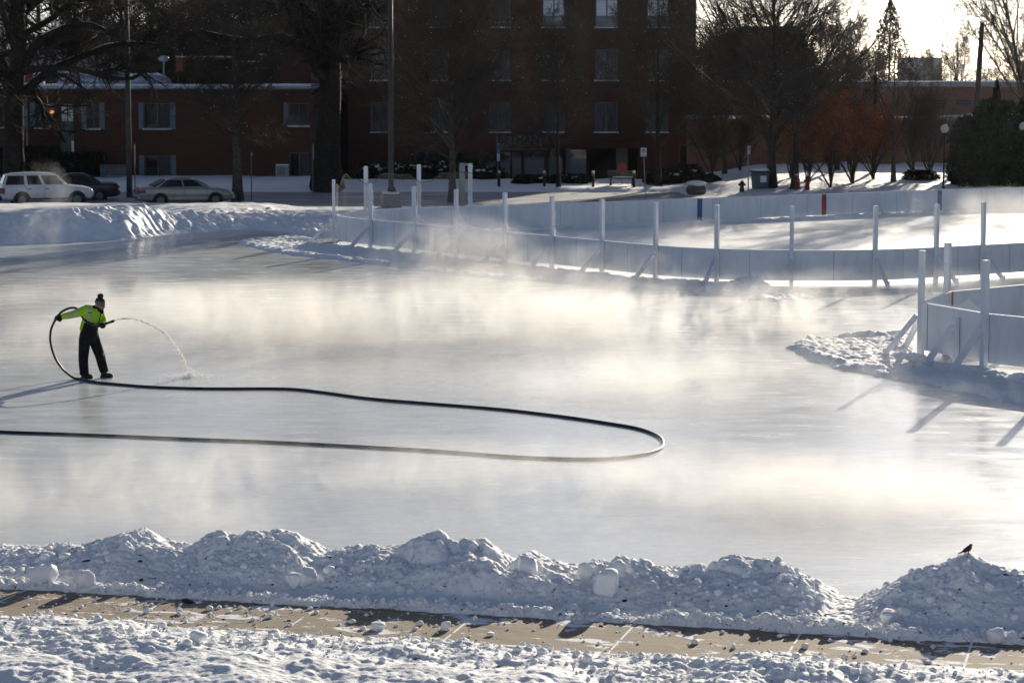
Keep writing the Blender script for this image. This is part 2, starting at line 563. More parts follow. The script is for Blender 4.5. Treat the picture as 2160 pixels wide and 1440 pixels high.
tx = coords(-31, 33, 0.095, -3000, 3000)
ty = np.concatenate([coords(87, 91.9, 0.15, 30, 91.91), np.arange(92, 104, 0.06), np.arange(104.1, 128.2, 0.15), coords(128.4, 176, 0.4, 128.35, 5000)])
TX, TY = np.meshgrid(tx, ty)
o = link('snow_ground', grid_mesh('snow_ground', None, None, terrain(TX, TY), True, TX, TY), M_snow_far)
tag(o, kind='structure')


def Tz(x, y):
    return float(terrain(np.array([[float(x)]]), np.array([[float(y)]]))[0, 0])


o = MB().add([(-150, 24, 0), (160, 24, 0), (160, 140, 0), (-150, 140, 0)], [(0, 1, 2, 3)]).build('ice', M_ice)
tag(o, kind='structure')
o = MB().add([(-80, 118.4, 0.06), (11.5, 118.4, 0.06), (11.5, 136.3, 0.06), (-80, 136.3, 0.06)], [(0, 1, 2, 3)]).build('street', M_asphalt)
tag(o, kind='structure')

# ------------------------------------------------------------------ foreground: pavement and ploughed snow
SO = np.array([-0.30, 28.10]); SS = np.array([0.9686, -0.2488]); SN = np.array([0.2488, 0.9686])


def sw(s, n):
    return SO + s * SS + n * SN


def on_plane(px, py, nc):
    r = ray(px, py)
    t = (nc + SO @ SN) / (r[0] * SN[0] + r[1] * SN[1])
    x, y, z = r[0] * t, r[1] * t, HC + r[2] * t
    return (np.array([x, y]) - SO) @ SS, z


CREST = [(-400, 1160), (-150, 1150), (0, 1163), (60, 1158), (150, 1156), (205, 1150), (255, 1140), (290, 1133), (330, 1150), (400, 1160), (430, 1150), (480, 1138), (520, 1135),
         (575, 1124), (620, 1136), (650, 1152), (672, 1172), (720, 1165), (780, 1155), (850, 1150), (900, 1142), (960, 1148), (1020, 1152), (1050, 1172), (1075, 1192),
         (1110, 1168), (1140, 1182), (1190, 1202), (1225, 1208), (1240, 1190), (1300, 1182), (1350, 1198), (1400, 1206), (1425, 1214), (1450, 1204), (1480, 1194),
         (1540, 1186), (1590, 1190), (1640, 1196), (1700, 1222), (1740, 1258), (1760, 1276), (1800, 1276), (1850, 1252), (1900, 1226), (1950, 1210), (2000, 1190),
         (2042, 1166), (2075, 1190), (2110, 1200), (2160, 1208), (2300, 1230), (2600, 1190)]
NC = 1.75
cs, cz = zip(*[on_plane(x, y, NC) for x, y in CREST])
cs = np.array(cs); cz = np.array(cz)
# a second, lower ridge in front of the crest in the middle of the picture
FRONT = [(560, 1300), (640, 1250), (700, 1228), (760, 1212), (850, 1205), (930, 1196), (1010, 1186), (1060, 1200), (1130, 1215), (1190, 1222), (1260, 1250), (1330, 1300)]
NF = 1.15
fs_, fz_ = zip(*[on_plane(x, y, NF) for x, y in FRONT])


def berm_h(S, N):
    c = np.interp(S, cs, cz)
    wv = 0.25 * fbm(S * 0.6, N * 0.0 + 3.3, 81, 3)
    nn = N + wv * sst(0.4, 1.2, N) * (1 - sst(1.2, 1.7, N))
    front = sst(0.42, 1.0, nn) * 0.42 + sst(0.8, NC + 0.05, nn) * 0.58
    back = 1 - sst(NC + 0.1, NC + 1.35, N)
    prof = np.where(N < NC, front, back)
    h = c * prof
    f = np.interp(S, fs_, fz_, left=0, right=0)
    h = np.maximum(h, f * np.where(N < NF, sst(0.4, NF, nn), 1 - 0.6 * sst(NF, NF + 0.7, N)))
    # low ploughed ridge along the pavement
    rz = 0.105 + 0.055 * fbm(S * 0.9, S * 0 + 1.7, 91, 4)
    gap = 1 - 0.5 * sst(0.25, 0.45, fbm(S * 0.8, S * 0 + 5.1, 95, 3))
    edge = 0.05 + 0.09 * fbm(S * 2.2, S * 0 + 2.2, 93, 4)
    rd = rz * gap * sst(edge - 0.04, edge + 0.17, N) * (1 - 0.75 * sst(0.30, 0.62, N))
    rd = rd * (1 + 0.45 * fbm(S * 4.2, N * 4.2, 97, 4, 0.6) + 0.35 * (lumps(S * 5.5, N * 5.5, 98) - 0.35))
    h = np.maximum(h, rd * (1 - sst(2.2, 2.9, N)))
    amp = sst(0.02, 0.3, h) * (0.55 + 0.45 * sst(0.2, 0.5, h))
    live = sst(0.0, 0.06, h)
    big = lumps(S * 3.1 + 0.4 * N, N * 3.1, 101) - 0.35
    mid = lumps(S * 7.3, N * 7.3, 111) - 0.3
    sm = lumps(S * 15.0, N * 15.0, 121) - 0.25
    msk = sst(-0.35, 0.45, fbm(S * 1.1, N * 1.1, 131, 3))
    h = h + live * (amp * (0.12 * big * msk + 0.16 * (lumps(S * 1.7 + 0.6 * N, N * 1.9, 105) - 0.4) * sst(-0.1, 0.4, fbm(S * 0.7, N * 0.7, 107, 2)) + 0.055 * fbm(S * 1.7, N * 1.7, 141, 6, 0.6)) + (0.014 + 0.030 * amp) * mid * (0.4 + 0.6 * msk) + 0.018 * sm + 0.012 * fbm(S * 24, N * 24, 151, 3))
    return h * sst(3.25, 2.9, N) - 0.03 * (1 - live)


ss_ = np.arange(-8.2, 8.2, 0.014); nn_ = np.arange(-0.12, 3.3, 0.013)
S_, N_ = np.meshgrid(ss_, nn_)
Hb = berm_h(S_, N_)
# overhanging jitter so that faces are not pure height steps
jx = 0.016 * fbm(S_ * 12, N_ * 12, 161, 3); jy = 0.03 * fbm(S_ * 9, N_ * 9, 171, 3)
o = link('snow_bank', grid_mesh('snow_bank', None, None, Hb, True, SO[0] + (S_ + jx) * SS[0] + (N_ + jy) * SN[0], SO[1] + (S_ + jx) * SS[1] + (N_ + jy) * SN[1]), M_snow_edge)
tag(o, kind='structure')


def verge_h(S, N):
    e = -1.67 + 0.10 * fbm(S * 0.5, S * 0 + 7.7, 181, 4) + 0.05 * fbm(S * 3, S * 0 + 1.1, 183, 3) + 0.28 * sst(2.6, 6.0, S)
    k = e - N
    h = 0.10 * sst(-0.05, 0.12, k) + 0.16 * sst(0.1, 1.0, k) + 0.1 * sst(0.8, 3.0, k)
    live = sst(-0.06, 0.05, k)
    h = h + live * (0.13 * fbm(S * 0.8, N * 0.8, 191, 4) + 0.055 * fbm(S * 2.6, N * 2.6, 201, 4)) * sst(0.0, 0.5, k)
    msk = sst(-0.2, 0.4, fbm(S * 0.8, N * 0.8, 205, 3))
    h = h + live * (0.05 * (lumps(S * 3.4, N * 3.4, 211) - 0.3) * msk + 0.030 * (lumps(S * 8, N * 8, 221) - 0.3) * (0.12 + 0.88 * msk) + 0.013 * (lumps(S * 18, N * 18, 231) - 0.25) * (0.25 + 0.75 * msk) + 0.011 * fbm(S * 12, N * 12, 241, 4, 0.6))
    return np.maximum(h, 0.0) - 0.04 * (1 - live)


ss_ = np.arange(-8.2, 8.2, 0.017); nn_ = np.arange(-5.6, -0.95, 0.016)
S_, N_ = np.meshgrid(ss_, nn_)
Hv = verge_h(S_, N_) + 0.03
o = link('snow_verge', grid_mesh('snow_verge', None, None, Hv, True, SO[0] + S_ * SS[0] + N_ * SN[0], SO[1] + S_ * SS[1] + N_ * SN[1]), M_snow_edge)
tag(o, kind='structure')

# concrete pavement with snow packed into its joints and scraped over it
M_pave = mat('pavement_concrete', (0.30, 0.235, 0.165), 0.85, spec=0.25)
q = NT(M_pave); b = q.t.nodes['Principled BSDF']
pos = q.n('ShaderNodeNewGeometry').outputs['Position']
lp = q.mapping(pos, (1, 1, 1), (0, 0, math.atan2(0.2488, 0.9686)))
sep = q.n('ShaderNodeSeparateXYZ'); q.l(lp, sep.inputs[0])
fr = q.math('FRACT', q.math('MULTIPLY', q.math('ADD', sep.outputs[0], 100.55), 1 / 1.9))
jn = q.math('LESS_THAN', fr, 0.014)
jn = q.math('MULTIPLY', jn, q.math('GREATER_THAN', q.noise(pos, 4.0, 3), 0.40))
c0 = q.mix(q.noise(pos, 1.3, 5), (0.235, 0.185, 0.13), (0.35, 0.28, 0.20))
c0 = q.mix(q.math('MULTIPLY', q.noise(q.mapping(lp, (6, 60, 1)), 3.0, 4), 0.5), c0, (0.20, 0.155, 0.11))
c0 = q.mix(q.math('MULTIPLY', q.ramp(q.noise(q.mapping(lp, (0.7, 1.6, 1)), 2.2, 6, 0.65, 0.6), 0.48, 0.66), 0.65), c0, (0.125, 0.10, 0.075))
c0 = q.mix(q.math('MULTIPLY', q.ramp(q.noise(q.mapping(lp, (0.8, 1.4, 1), (0, 0, 0), (5, 2, 0)), 2.4, 6, 0.7), 0.52, 0.72), 0.45), c0, (0.50, 0.46, 0.41))
big = q.noise(pos, 0.55, 2)
pat = q.noise(q.mapping(lp, (1.1, 2.1, 1)), 1.7, 8, 0.68, 0.5)
pm = q.ramp(q.math('ADD', pat, q.math('MULTIPLY', big, 0.32)), 0.715, 0.755)
fine = q.ramp(q.noise(pos, 16, 5, 0.7), 0.66, 0.70)
sm = q.math('MAXIMUM', q.math('MAXIMUM', pm, jn), q.math('MULTIPLY', fine, 0.8))
q.l(q.mix(sm, c0, (0.84, 0.86, 0.88)), b.inputs['Base Color'])
bp = q.n('ShaderNodeBump', Strength=0.6, Distance=0.02)
q.l(q.math('ADD', q.math('MULTIPLY', sm, 1.0), q.math('MULTIPLY', q.noise(pos, 40, 3), 0.2)), bp.inputs['Height']); q.l(bp.outputs[0], b.inputs['Normal'])
c4 = [sw(-14, -2.2), sw(14, -2.2), sw(14, 0.3), sw(-14, 0.3)]
o = MB().prism([tuple(c) for c in c4], -0.12, 0.03, 'z').build('sidewalk', M_pave)
tag(o, kind='structure')

# ---- lumps of snow lying loose
_ico = bmesh.new(); bmesh.ops.create_icosphere(_ico, subdivisions=3, radius=1.0)
ICO_V = np.array([v.co[:] for v in _ico.verts]); ICO_F = np.array([[v.index for v in f.verts] for f in _ico.faces]); _ico.free()
_ico = bmesh.new(); bmesh.ops.create_icosphere(_ico, subdivisions=1, radius=1.0)
ICO1_V = np.array([v.co[:] for v in _ico.verts]); ICO1_F = np.array([[v.index for v in f.verts] for f in _ico.faces]); _ico.free()


def lump_verts(seed, cuts=7, depth=0.62, rough=0.10, base=None):
    rg = np.random.default_rng(seed)
    V = (ICO_V if base is None else base).copy()
    for _ in range(cuts):
        n = rg.normal(size=3); n /= np.linalg.norm(n)
        c = rg.uniform(depth, 0.95)
        d = V @ n
        V = V - np.outer(np.maximum(d - c, 0) * 0.95, n)
    k = V + 0
    if rough:
        f1 = fbm(k[:, 0] * 2.2 + k[:, 2] * 1.3 + seed, k[:, 1] * 2.2 - k[:, 2] * 1.9, seed, 2)
        f2 = fbm(k[:, 0] * 6 + k[:, 2] * 4.3 + seed, k[:, 1] * 6 - k[:, 2] * 4.9, seed + 9, 3)
        V = V * (1 + rough * f1 + rough * 0.6 * f2)[:, None]
    return V


def chunk(px, py, w, h, label, seed, group='loose lumps of snow', rz=0.0, z=None, depth=0.62):
    """one loose lump: w and h in picture points, its foot at px, py on the snow"""
    r = ray(px, py)
    # march along the line of sight to the snow surface
    t = 20.0
    for _ in range(900):
        x, y = r[0] * t, r[1] * t
        zz = HC + r[2] * t
        s_, n_ = (np.array([x, y]) - SO) @ SS, (np.array([x, y]) - SO) @ SN
        g = 0.03
        if n_ > -0.1: g = max(g, float(berm_h(np.array([[s_]]), np.array([[n_]]))[0, 0]))
        if n_ < -0.95: g = max(g, float(verge_h(np.array([[s_]]), np.array([[n_]]))[0, 0]) + 0.03)
        if zz <= g: break
        t += 0.02
    ppm = FPX / t
    hw, hh = w / ppm / 2, h / ppm / 2
    B = np.sign(ICO_V) * np.abs(ICO_V) ** (0.45 + 0.5 * (depth - 0.5))
    rr_ = np.random.default_rng(seed)
    a1, a2 = rr_.uniform(-0.5, 0.5), rr_.uniform(-0.35, 0.35)
    B = B @ np.array([[math.cos(a1), 0, -math.sin(a1)], [0, 1, 0], [math.sin(a1), 0, math.cos(a1)]]) @ np.array([[1, 0, 0], [0, math.cos(a2), -math.sin(a2)], [0, math.sin(a2), math.cos(a2)]])
    V = lump_verts(seed, 6, depth, 0.16, B) * np.array([hw, hw * 0.85, hh]) * 1.02
    o = link('snow_chunk', mk('snow_chunk', V, [ICO_F], True), M_snow)
    o.location = (x, y, zz + hh * 0.72); o.rotation_euler = (0, 0, rz)
    return tag(o, label, 'snow chunk', group)


CH = [
    (92, 1226, 56, 46, 'large flat-topped snow lump on the bank face at far left', 0.62),
    (177, 1234, 38, 36, 'squarish pale snow lump on the bank face beside the larger flat-topped lump', 0.6),
    (56, 1316, 16, 18, 'small pointed snow lump on the near edge of the tan pavement at far left', 0.6),
    (226, 1336, 30, 18, 'low smooth snow lump on the near pavement edge beside a snowy joint', 0.7),
    (421, 1356, 40, 30, 'angular snow lump casting a shadow on the near snow verge', 0.55),
    (578, 1342, 28, 16, 'small ragged snow lump lying on the pavement just off the near verge', 0.7),
    (309, 1292, 14, 12, 'small white snow lump at the ridge foot left of the debris', 0.7),
    (379, 1294, 16, 12, 'round snow pellet on the pavement where the debris patch begins', 0.75),
    (940, 1328, 22, 22, 'round snow ball resting on the pavement against the ploughed ridge', 0.85),
    (797, 1326, 30, 18, 'low lump of snow rolled out of the ridge onto the pavement', 0.7),
    (925, 1357, 18, 12, 'snow lump with a dark underside out on the bare pavement', 0.7),
    (1547, 1367, 12, 12, 'small egg-shaped snow lump by the far pavement edge', 0.7),
    (1698, 1367, 18, 13, 'whitish lump at the far pavement edge below the gap between two mounds', 0.7),
    (1680, 1386, 20, 12, 'flat lump of snow sitting in a thin patch of scraped snow', 0.7),
    (1804, 1420, 20, 14, 'left one of two round lumps on the near pavement edge', 0.75),
    (1828, 1420, 22, 18, 'right one of two round lumps on the near pavement edge', 0.75),
    (2110, 1420, 12, 10, 'tiny snow lump alone near the near verge at far right', 0.75),
    (2102, 1352, 38, 34, 'big rounded snow lump on top of the ploughed ridge at far right', 0.75),
    (1110, 1208, 44, 48, 'tall flat-topped snow block standing on the crest of the bank', 0.6),
    (1236, 1222, 30, 40, 'upright slab of snow leaning on the crest next to a bigger block', 0.6),
    (1278, 1246, 58, 58, 'largest snow block on the crest, in the middle of a cluster', 0.62),
    (1303, 1212, 30, 36, 'snow block perched behind the largest block of the crest cluster', 0.6),
    (246, 1244, 22, 20, 'wedge of snow standing on the ridge below the bank at left', 0.5),
    (1208, 1290, 34, 22, 'rounded snow lump at the foot of the bank below the block cluster', 0.75),
    (1876, 1308, 40, 26, 'pair-like rounded snow lump at the foot of the mound the bird stands on', 0.75),
    (1755, 1318, 18, 16, 'small round snow lump on the ridge in the gap between two mounds', 0.8),
    (624, 1236, 40, 34, 'blunt snow block half sunk in the bank face under a crest dip', 0.62),
    (650, 1232, 34, 40, 'tilted snow block beside another in the bank face under a crest dip', 0.6),
]
for i, (x, y, w, h, lab, dp) in enumerate(CH):
    chunk(x, y, w, h, lab, 900 + i, rz=0.7 * i, depth=dp)

# crumbs: too many to count
rg = np.random.default_rng(5)
VV = []; FF = []; nv = 0
def crumb(x, y, z, r, sq):
    global nv
    V = lump_verts(int(rg.integers(1e6)), 4, 0.5, 0.0, ICO1_V) * np.array([r, r, r * sq])
    a = rg.uniform(0, 6.28)
    V = V @ np.array([[math.cos(a), math.sin(a), 0], [-math.sin(a), math.cos(a), 0], [0, 0, 1]])
    VV.append(V + np.array([x, y, z])); FF.append(ICO1_F + nv); nv += len(V)
for _ in range(900):
    s = rg.uniform(-7.5, 7.5); n = -rg.beta(1.1, 2.0) * 1.75
    if rg.random() > 0.25 + 0.75 * math.exp(-((s + 3.2) / 1.6) ** 2) + 0.35 * math.exp(-((s + 0.2) / 0.9) ** 2): continue
    r = min(0.05, 0.007 + rg.exponential(0.011)); p = sw(s, n)
    crumb(p[0], p[1], 0.03 + r * 0.4, r, rg.uniform(0.5, 0.9))
# lumps in the face of the bank
cand = np.stack([rg.uniform(-7.6, 7.6, 2300), rg.uniform(0.15, 2.3, 2300)], 1)
cz_ = berm_h(cand[:, 0], cand[:, 1]); ck = fbm(cand[:, 0] * 0.9, cand[:, 1] * 0.9, 77, 3)
for (s, n), z, kk in zip(cand, cz_, ck):
    r = min(0.10, 0.009 + rg.exponential(0.0175)); p = sw(s, n)
    if z < 0.06 or rg.random() > 0.30 + kk * 0.9: continue
    crumb(p[0], p[1], z + r * 0.12, r, rg.uniform(0.6, 1.0))
cand = np.stack([rg.uniform(-7.6, 7.6, 2400), rg.uniform(0.0, 0.5, 2400)], 1)
cz_ = berm_h(cand[:, 0], cand[:, 1])
for (s, n), z in zip(cand, cz_):
    r = min(0.055, 0.007 + rg.exponential(0.012)); p = sw(s, n)
    if z < 0.03: continue
    crumb(p[0], p[1], z + r * 0.2, r, rg.uniform(0.6, 1.0))
cand = np.stack([rg.uniform(-7.6, 7.6, 2200), rg.uniform(-3.8, -1.65, 2200)], 1)
cz_ = verge_h(cand[:, 0], cand[:, 1]) + 0.03
for (s, n), z in zip(cand, cz_):
    r = min(0.07, 0.007 + rg.exponential(0.011)); p = sw(s, n)
    if z < 0.07: continue
    crumb(p[0], p[1], z + r * 0.25, r, rg.uniform(0.7, 1.0))
o = link('snow_crumbs', mk('snow_crumbs', np.concatenate(VV), [np.concatenate(FF)], True), M_snow)
tag(o, 'crumbs of broken snow strewn over the pavement and ploughed banks', 'snow crumbs', kind='stuff')

# bits of bark and leaf on the near snow
VV = []; FF = []; nv = 0
for _ in range(420):
    s = rg.uniform(-7.5, 7.5); n = rg.choice([rg.uniform(-3.6, -1.5), rg.uniform(0.05, 1.6), rg.uniform(-1.4, 0.0)], p=[0.4, 0.35, 0.25])
    p = sw(s, n); r = 0.004 + rg.exponential(0.006)
    z = 0.03
    if n > 0: z = float(berm_h(np.array([[s]]), np.array([[n]]))[0, 0])
    if n < -1.35: z = float(verge_h(np.array([[s]]), np.array([[n]]))[0, 0]) + 0.03
    V = ICO1_V * np.array([r * rg.uniform(1, 3), r, r * 0.5]); a = rg.uniform(0, 6.28)
    V = V @ np.array([[math.cos(a), math.sin(a), 0], [-math.sin(a), math.cos(a), 0], [0, 0, 1]])
    VV.append(V + np.array([p[0], p[1], z + 0.006])); FF.append(ICO1_F + nv); nv += len(V)
o = link('leaf_litter', mk('leaf_litter', np.concatenate(VV), [np.concatenate(FF)]), mat('litter', (0.035, 0.025, 0.018), 0.9))
tag(o, 'dark bits of leaf and bark scattered on the near snow', 'leaf litter', kind='stuff')

# ------------------------------------------------------------------ the big rink
def clear_mat(name, alpha, col, rough=0.1):
    m = bpy.data.materials.new(name); m.use_nodes = True
    t = m.node_tree; t.nodes.clear()
    out = t.nodes.new('ShaderNodeOutputMaterial'); mx = t.nodes.new('ShaderNodeMixShader')
    tr = t.nodes.new('ShaderNodeBsdfTransparent'); p = t.nodes.new('ShaderNodeBsdfPrincipled')
    p.inputs['Base Color'].default_value = (*col, 1); p.inputs['Roughness'].default_value = rough
    mx.inputs[0].default_value = alpha
    t.links.new(tr.outputs[0], mx.inputs[1]); t.links.new(p.outputs[0], mx.inputs[2]); t.links.new(mx.outputs[0], out.inputs[0])
    return m


M_clear = clear_mat('clear_sheet', 0.10, (0.7, 0.72, 0.74), 0.2)
M_frost = clear_mat('frosted_sheet', 0.42, (0.85, 0.87, 0.9), 0.7)
M_net = clear_mat('thin_netting', 0.22, (0.25, 0.22, 0.19), 0.8)


def path_index(P, i0, i1, px):
    """index of the path point between i0 and i1 whose foot shows at picture column px"""
    best = None
    for i in range(i0, i1):
        x, y = P[i]
        qx, _ = proj(x, y, 0)
        if best is None or abs(qx - px) < best[0]: best = (abs(qx - px), i)
    return best[1]


def brace(a, n, post_z, name_parent, root, w=0.11):
    """a raking timber from the post out to the ground"""
    p1 = Vector((a[0] + n[0] * 0.10, a[1] + n[1] * 0.10, post_z))
    p2 = Vector((a[0] + n[0] * 0.92, a[1] + n[1] * 0.92, 0.06))
    m = MB().beam(p1, p2, 0.09, w)
    m.build('brace', M_white, root, off=root.location)
    m = MB().box((p2.x, p2.y, 0.09), (0.09, 0.09, 0.22))
    m.build('brace_foot', M_white, root, off=root.location)


RP, RN = rink_path()
nP = len(RP)
cum = np.concatenate([[0], np.cumsum(np.linalg.norm(np.diff(RP, axis=0), axis=1))])
i_end0 = int(np.argmin(np.linalg.norm(RP - rw(0, W_FAR + RC), axis=1)))
i_end1 = int(np.argmin(np.linalg.norm(RP - rw(0, W_NEAR - RC), axis=1)))
i_c0 = int(np.argmin(np.linalg.norm(RP - rw(RC, W_FAR), axis=1)))
i_c1 = int(np.argmin(np.linalg.norm(RP - rw(RC, W_NEAR), axis=1)))
rink = thing('hockey_rink', 'large white boarded hockey rink with tall white posts and blue and red line stripes', 'ice rink', (float(P0[0]), float(P0[1]), 0))


def board_panel(idx, z0, z1, root, th=0.05):
    """one board bent along the path points idx"""
    rings = []
    for i in idx:
        p = RP[i]; n = RN[i]
        a = p - n * th / 2; b = p + n * th / 2
        rings.append([Vector((a[0], a[1], z0)), Vector((b[0], b[1], z0)), Vector((b[0], b[1], z1)), Vector((a[0], a[1], z1))])
    MB().loft(rings).build('board_panel', M_board, root, off=root.location)
    cap = []
    for i in idx:
        p = RP[i]; n = RN[i]
        a = p - n * 0.045; b = p + n * 0.045
        cap.append([Vector((a[0], a[1], z1 + 0.001)), Vector((b[0], b[1], z1 + 0.001)), Vector((b[0], b[1], z1 + 0.028)), Vector((a[0], a[1], z1 + 0.028))])
    MB().loft(cap).build('cap_rail', M_white, root, off=root.location)


# post columns that the picture shows, from the far left corner along the end and the near side
PPX = [703, 790, 878, 967, 1066, 1165, 1272, 1383, 1512, 1676, 1836, 1963, 2073]
lo = i_c0 + 2
pidx = []
for k, px in enumerate(PPX):
    i = path_index(RP, lo if k == 0 else pidx[-1] + 4, min(nP, (lo if k == 0 else pidx[-1]) + 26) if k else i_end0 + 2, px)
    pidx.append(i)
# go on along the near side out of the picture
while pidx[-1] + 10 < nP: pidx.append(pidx[-1] + 10)
back = [pidx[0]]
while back[-1] - 11 > 0: back.append(back[-1] - 11)
for a, c in zip(back[1:], back[:-1]):
    board_panel(list(range(a, c, 3)) + [c], 0.08, 1.02, rink)
M_seam = mat('board_seam', (0.40, 0.415, 0.44), 0.8)
for a, c in zip(pidx[:-1], pidx[1:]):
    board_panel(list(range(a, c, 2)) + [c], 0.17, 1.07, rink)
    i = (a + c) // 2
    p = RP[i] + RN[i] * 0.026
    MB().box((p[0], p[1], 0.62), (0.016, 0.008, 0.88), math.atan2(RN[i][0], -RN[i][1])).build('board_seam', M_seam, rink, off=rink.location)
for k in range(len(back) - 1):
    i = back[k]; p = RP[i] - RN[i] * 0.027
    MB().box((p[0], p[1], 0.54), (0.02, 0.008, 0.88), math.atan2(RN[i][0], -RN[i][1])).build('board_seam', M_seam, rink, off=rink.location)
for k, i in enumerate(pidx):
    p = RP[i] + RN[i] * 0.10; n = RN[i]
    x, y = p
    rzp = math.atan2(n[1], n[0])
    MB().box((x, y, 1.215), (0.125, 0.125, 2.43), rzp, 0.008).build('post', M_white, rink, off=rink.location)
    brace(p, n, 0.80, None, rink)
# tall posts along the far left corner
for px in (779, 884, 990):
    i = path_index(RP, 0, i_c0 + 14, px)
    p = RP[i] + RN[i] * 0.1
    MB().box((p[0], p[1], 1.40), (0.13, 0.13, 2.8), math.atan2(RN[i][1], RN[i][0]), 0.008).build('post', M_white, rink, off=rink.location)
M_rice = mat('glare_pale_rink_ice', (0.80, 0.81, 0.80), 0.5, spec=0.5, ior=1.31, var=0.05, vscale=0.6, bump=0.1, bscale=5)  # paler than the other ice: sun glare and steam put into its colour
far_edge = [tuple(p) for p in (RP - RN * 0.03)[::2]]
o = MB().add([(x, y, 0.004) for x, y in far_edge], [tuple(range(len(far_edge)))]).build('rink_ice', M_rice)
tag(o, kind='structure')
# stripes of the blue and red lines
for px, mm in ((1476, M_blue), (1740, M_red), (1978, M_blue)):
    i = path_index(RP, 0, i_c0, px)
    t = np.array([-RN[i][1], RN[i][0]])
    p = RP[i] - RN[i] * 0.034
    MB().box((p[0], p[1], 0.55), (0.27, 0.012, 0.94), math.atan2(t[1], t[0])).build('line_stripe', mm, rink, off=rink.location)
    MB().box((RP[i][0], RP[i][1], 1.055), (0.27, 0.10, 0.014), math.atan2(t[1], t[0])).build('line_stripe', mm, rink, off=rink.location)
# clear sheets with frosted, wavy lower edges between the first posts
for k in range(0, 6):
    a, c = pidx[k], pidx[k + 1]
    idx = list(range(a, c + 1))
    hgt = 1.0 if k < 2 else 0.95
    V = []
    for i in idx: V += [(RP[i][0], RP[i][1], 1.10), (RP[i][0], RP[i][1], 1.10 + hgt * (1.05 if k < 2 else 0.9))]
    m = MB().add(V, [(2 * j, 2 * j + 2, 2 * j + 3, 2 * j + 1) for j in range(len(idx) - 1)])
    m.build('clear_screen', M_clear, rink, off=rink.location)
    V = []
    for j, i in enumerate(idx):
        f = j / (len(idx) - 1)
        e = 0.05 + 0.55 * math.exp(-f * 9) + 0.30 * math.exp(-(1 - f) * 16) + 0.02 * math.sin(f * 23 + k)
        if k > 3: e = 0.04 + 0.25 * math.exp(-f * 12)
        p = RP[i] + RN[i] * 0.006
        V += [(p[0], p[1], 1.10), (p[0], p[1], 1.10 + e)]
    m = MB().add(V, [(2 * j, 2 * j + 2, 2 * j + 3, 2 * j + 1) for j in range(len(idx) - 1)])
    m.build('frost_edge', M_frost, rink, off=rink.location)
# sagging net behind the far corner
ia, ib = path_index(RP, 0, i_c0 + 14, 990), path_index(RP, i_c0, i_end0, 710)
idx = list(range(ia, ib))
V = []; top = []
for j, i in enumerate(idx):
    f = j / len(idx)
    z = 2.30 + 0.20 * math.sin(f * 19) + 0.12 * math.sin(f * 41 + 1)
    V += [(RP[i][0], RP[i][1], 1.14), (RP[i][0], RP[i][1], z)]; top.append((RP[i][0], RP[i][1], z))
MB().add(V, [(2 * j, 2 * j + 2, 2 * j + 3, 2 * j + 1) for j in range(len(idx) - 1)]).build('netting', M_net, rink, off=rink.location)
MB().tube(top[::2], 0.013, 5).build('net_rope', M_wood, rink, off=rink.location)

# ------------------------------------------------------------------ the small rink at the right
SR = [(16.4, 44.4), (14.9, 46.2), (13.4, 48.0), (11.7, 50.1), (10.12, 52.15), (9.62, 53.5), (9.16, 54.75), (9.72, 56.2), (10.3, 57.65), (12.3, 59.5), (14.6, 61.2), (17.2, 63.0), (20, 64.9), (23, 67.0)]
SR = np.array(SR)
# smooth it
tt = np.arange(len(SR)); fine = np.linspace(0, len(SR) - 1, (len(SR) - 1) * 5 + 1)
def cat(P, t):
    i = np.clip(np.floor(t).astype(int), 0, len(P) - 2); f = (t - i)[:, None]
    a = P[np.maximum(i - 1, 0)]; b_ = P[i]; c = P[i + 1]; d = P[np.minimum(i + 2, len(P) - 1)]
    return 0.5 * ((2 * b_) + (c - a) * f + (2 * a - 5 * b_ + 4 * c - d) * f ** 2 + (3 * b_ - a - 3 * c + d) * f ** 3)
SRf = np.stack([np.interp(fine, tt, SR[:, 0]), np.interp(fine, tt, SR[:, 1])], 1)
tg = np.gradient(SRf, axis=0); tg /= np.linalg.norm(tg, axis=1)[:, None]
SRn = np.stack([-tg[:, 1], tg[:, 0]], 1)
small = thing('hockey_rink', 'smaller white boarded rink corner with braced posts standing in rough snow', 'ice rink', (10.1, 54.0, 0))
SB0, SB1 = 0.24, 1.29
cuts = [0, 10, 20, 29, 40, 50, 60, len(SRf) - 1]
for a, c in zip(cuts[:-1], cuts[1:]):
    rings = []; cap = []
    for i in range(a, c + 1):
        p = SRf[i]; n = SRn[i]; u = p - n * 0.025; v = p + n * 0.025
        rings.append([Vector((u[0], u[1], SB0)), Vector((v[0], v[1], SB0)), Vector((v[0], v[1], SB1)), Vector((u[0], u[1], SB1))])
    MB().loft(rings).build('board_panel', M_board, small, off=small.location)
    p = SRf[a] + SRn[a] * 0.0275
    MB().box((p[0], p[1], (SB0 + SB1) / 2), (0.012, 0.006, SB1 - SB0), math.atan2(tg[a][1], tg[a][0])).build('board_joint', M_board_edge, small, off=small.location)
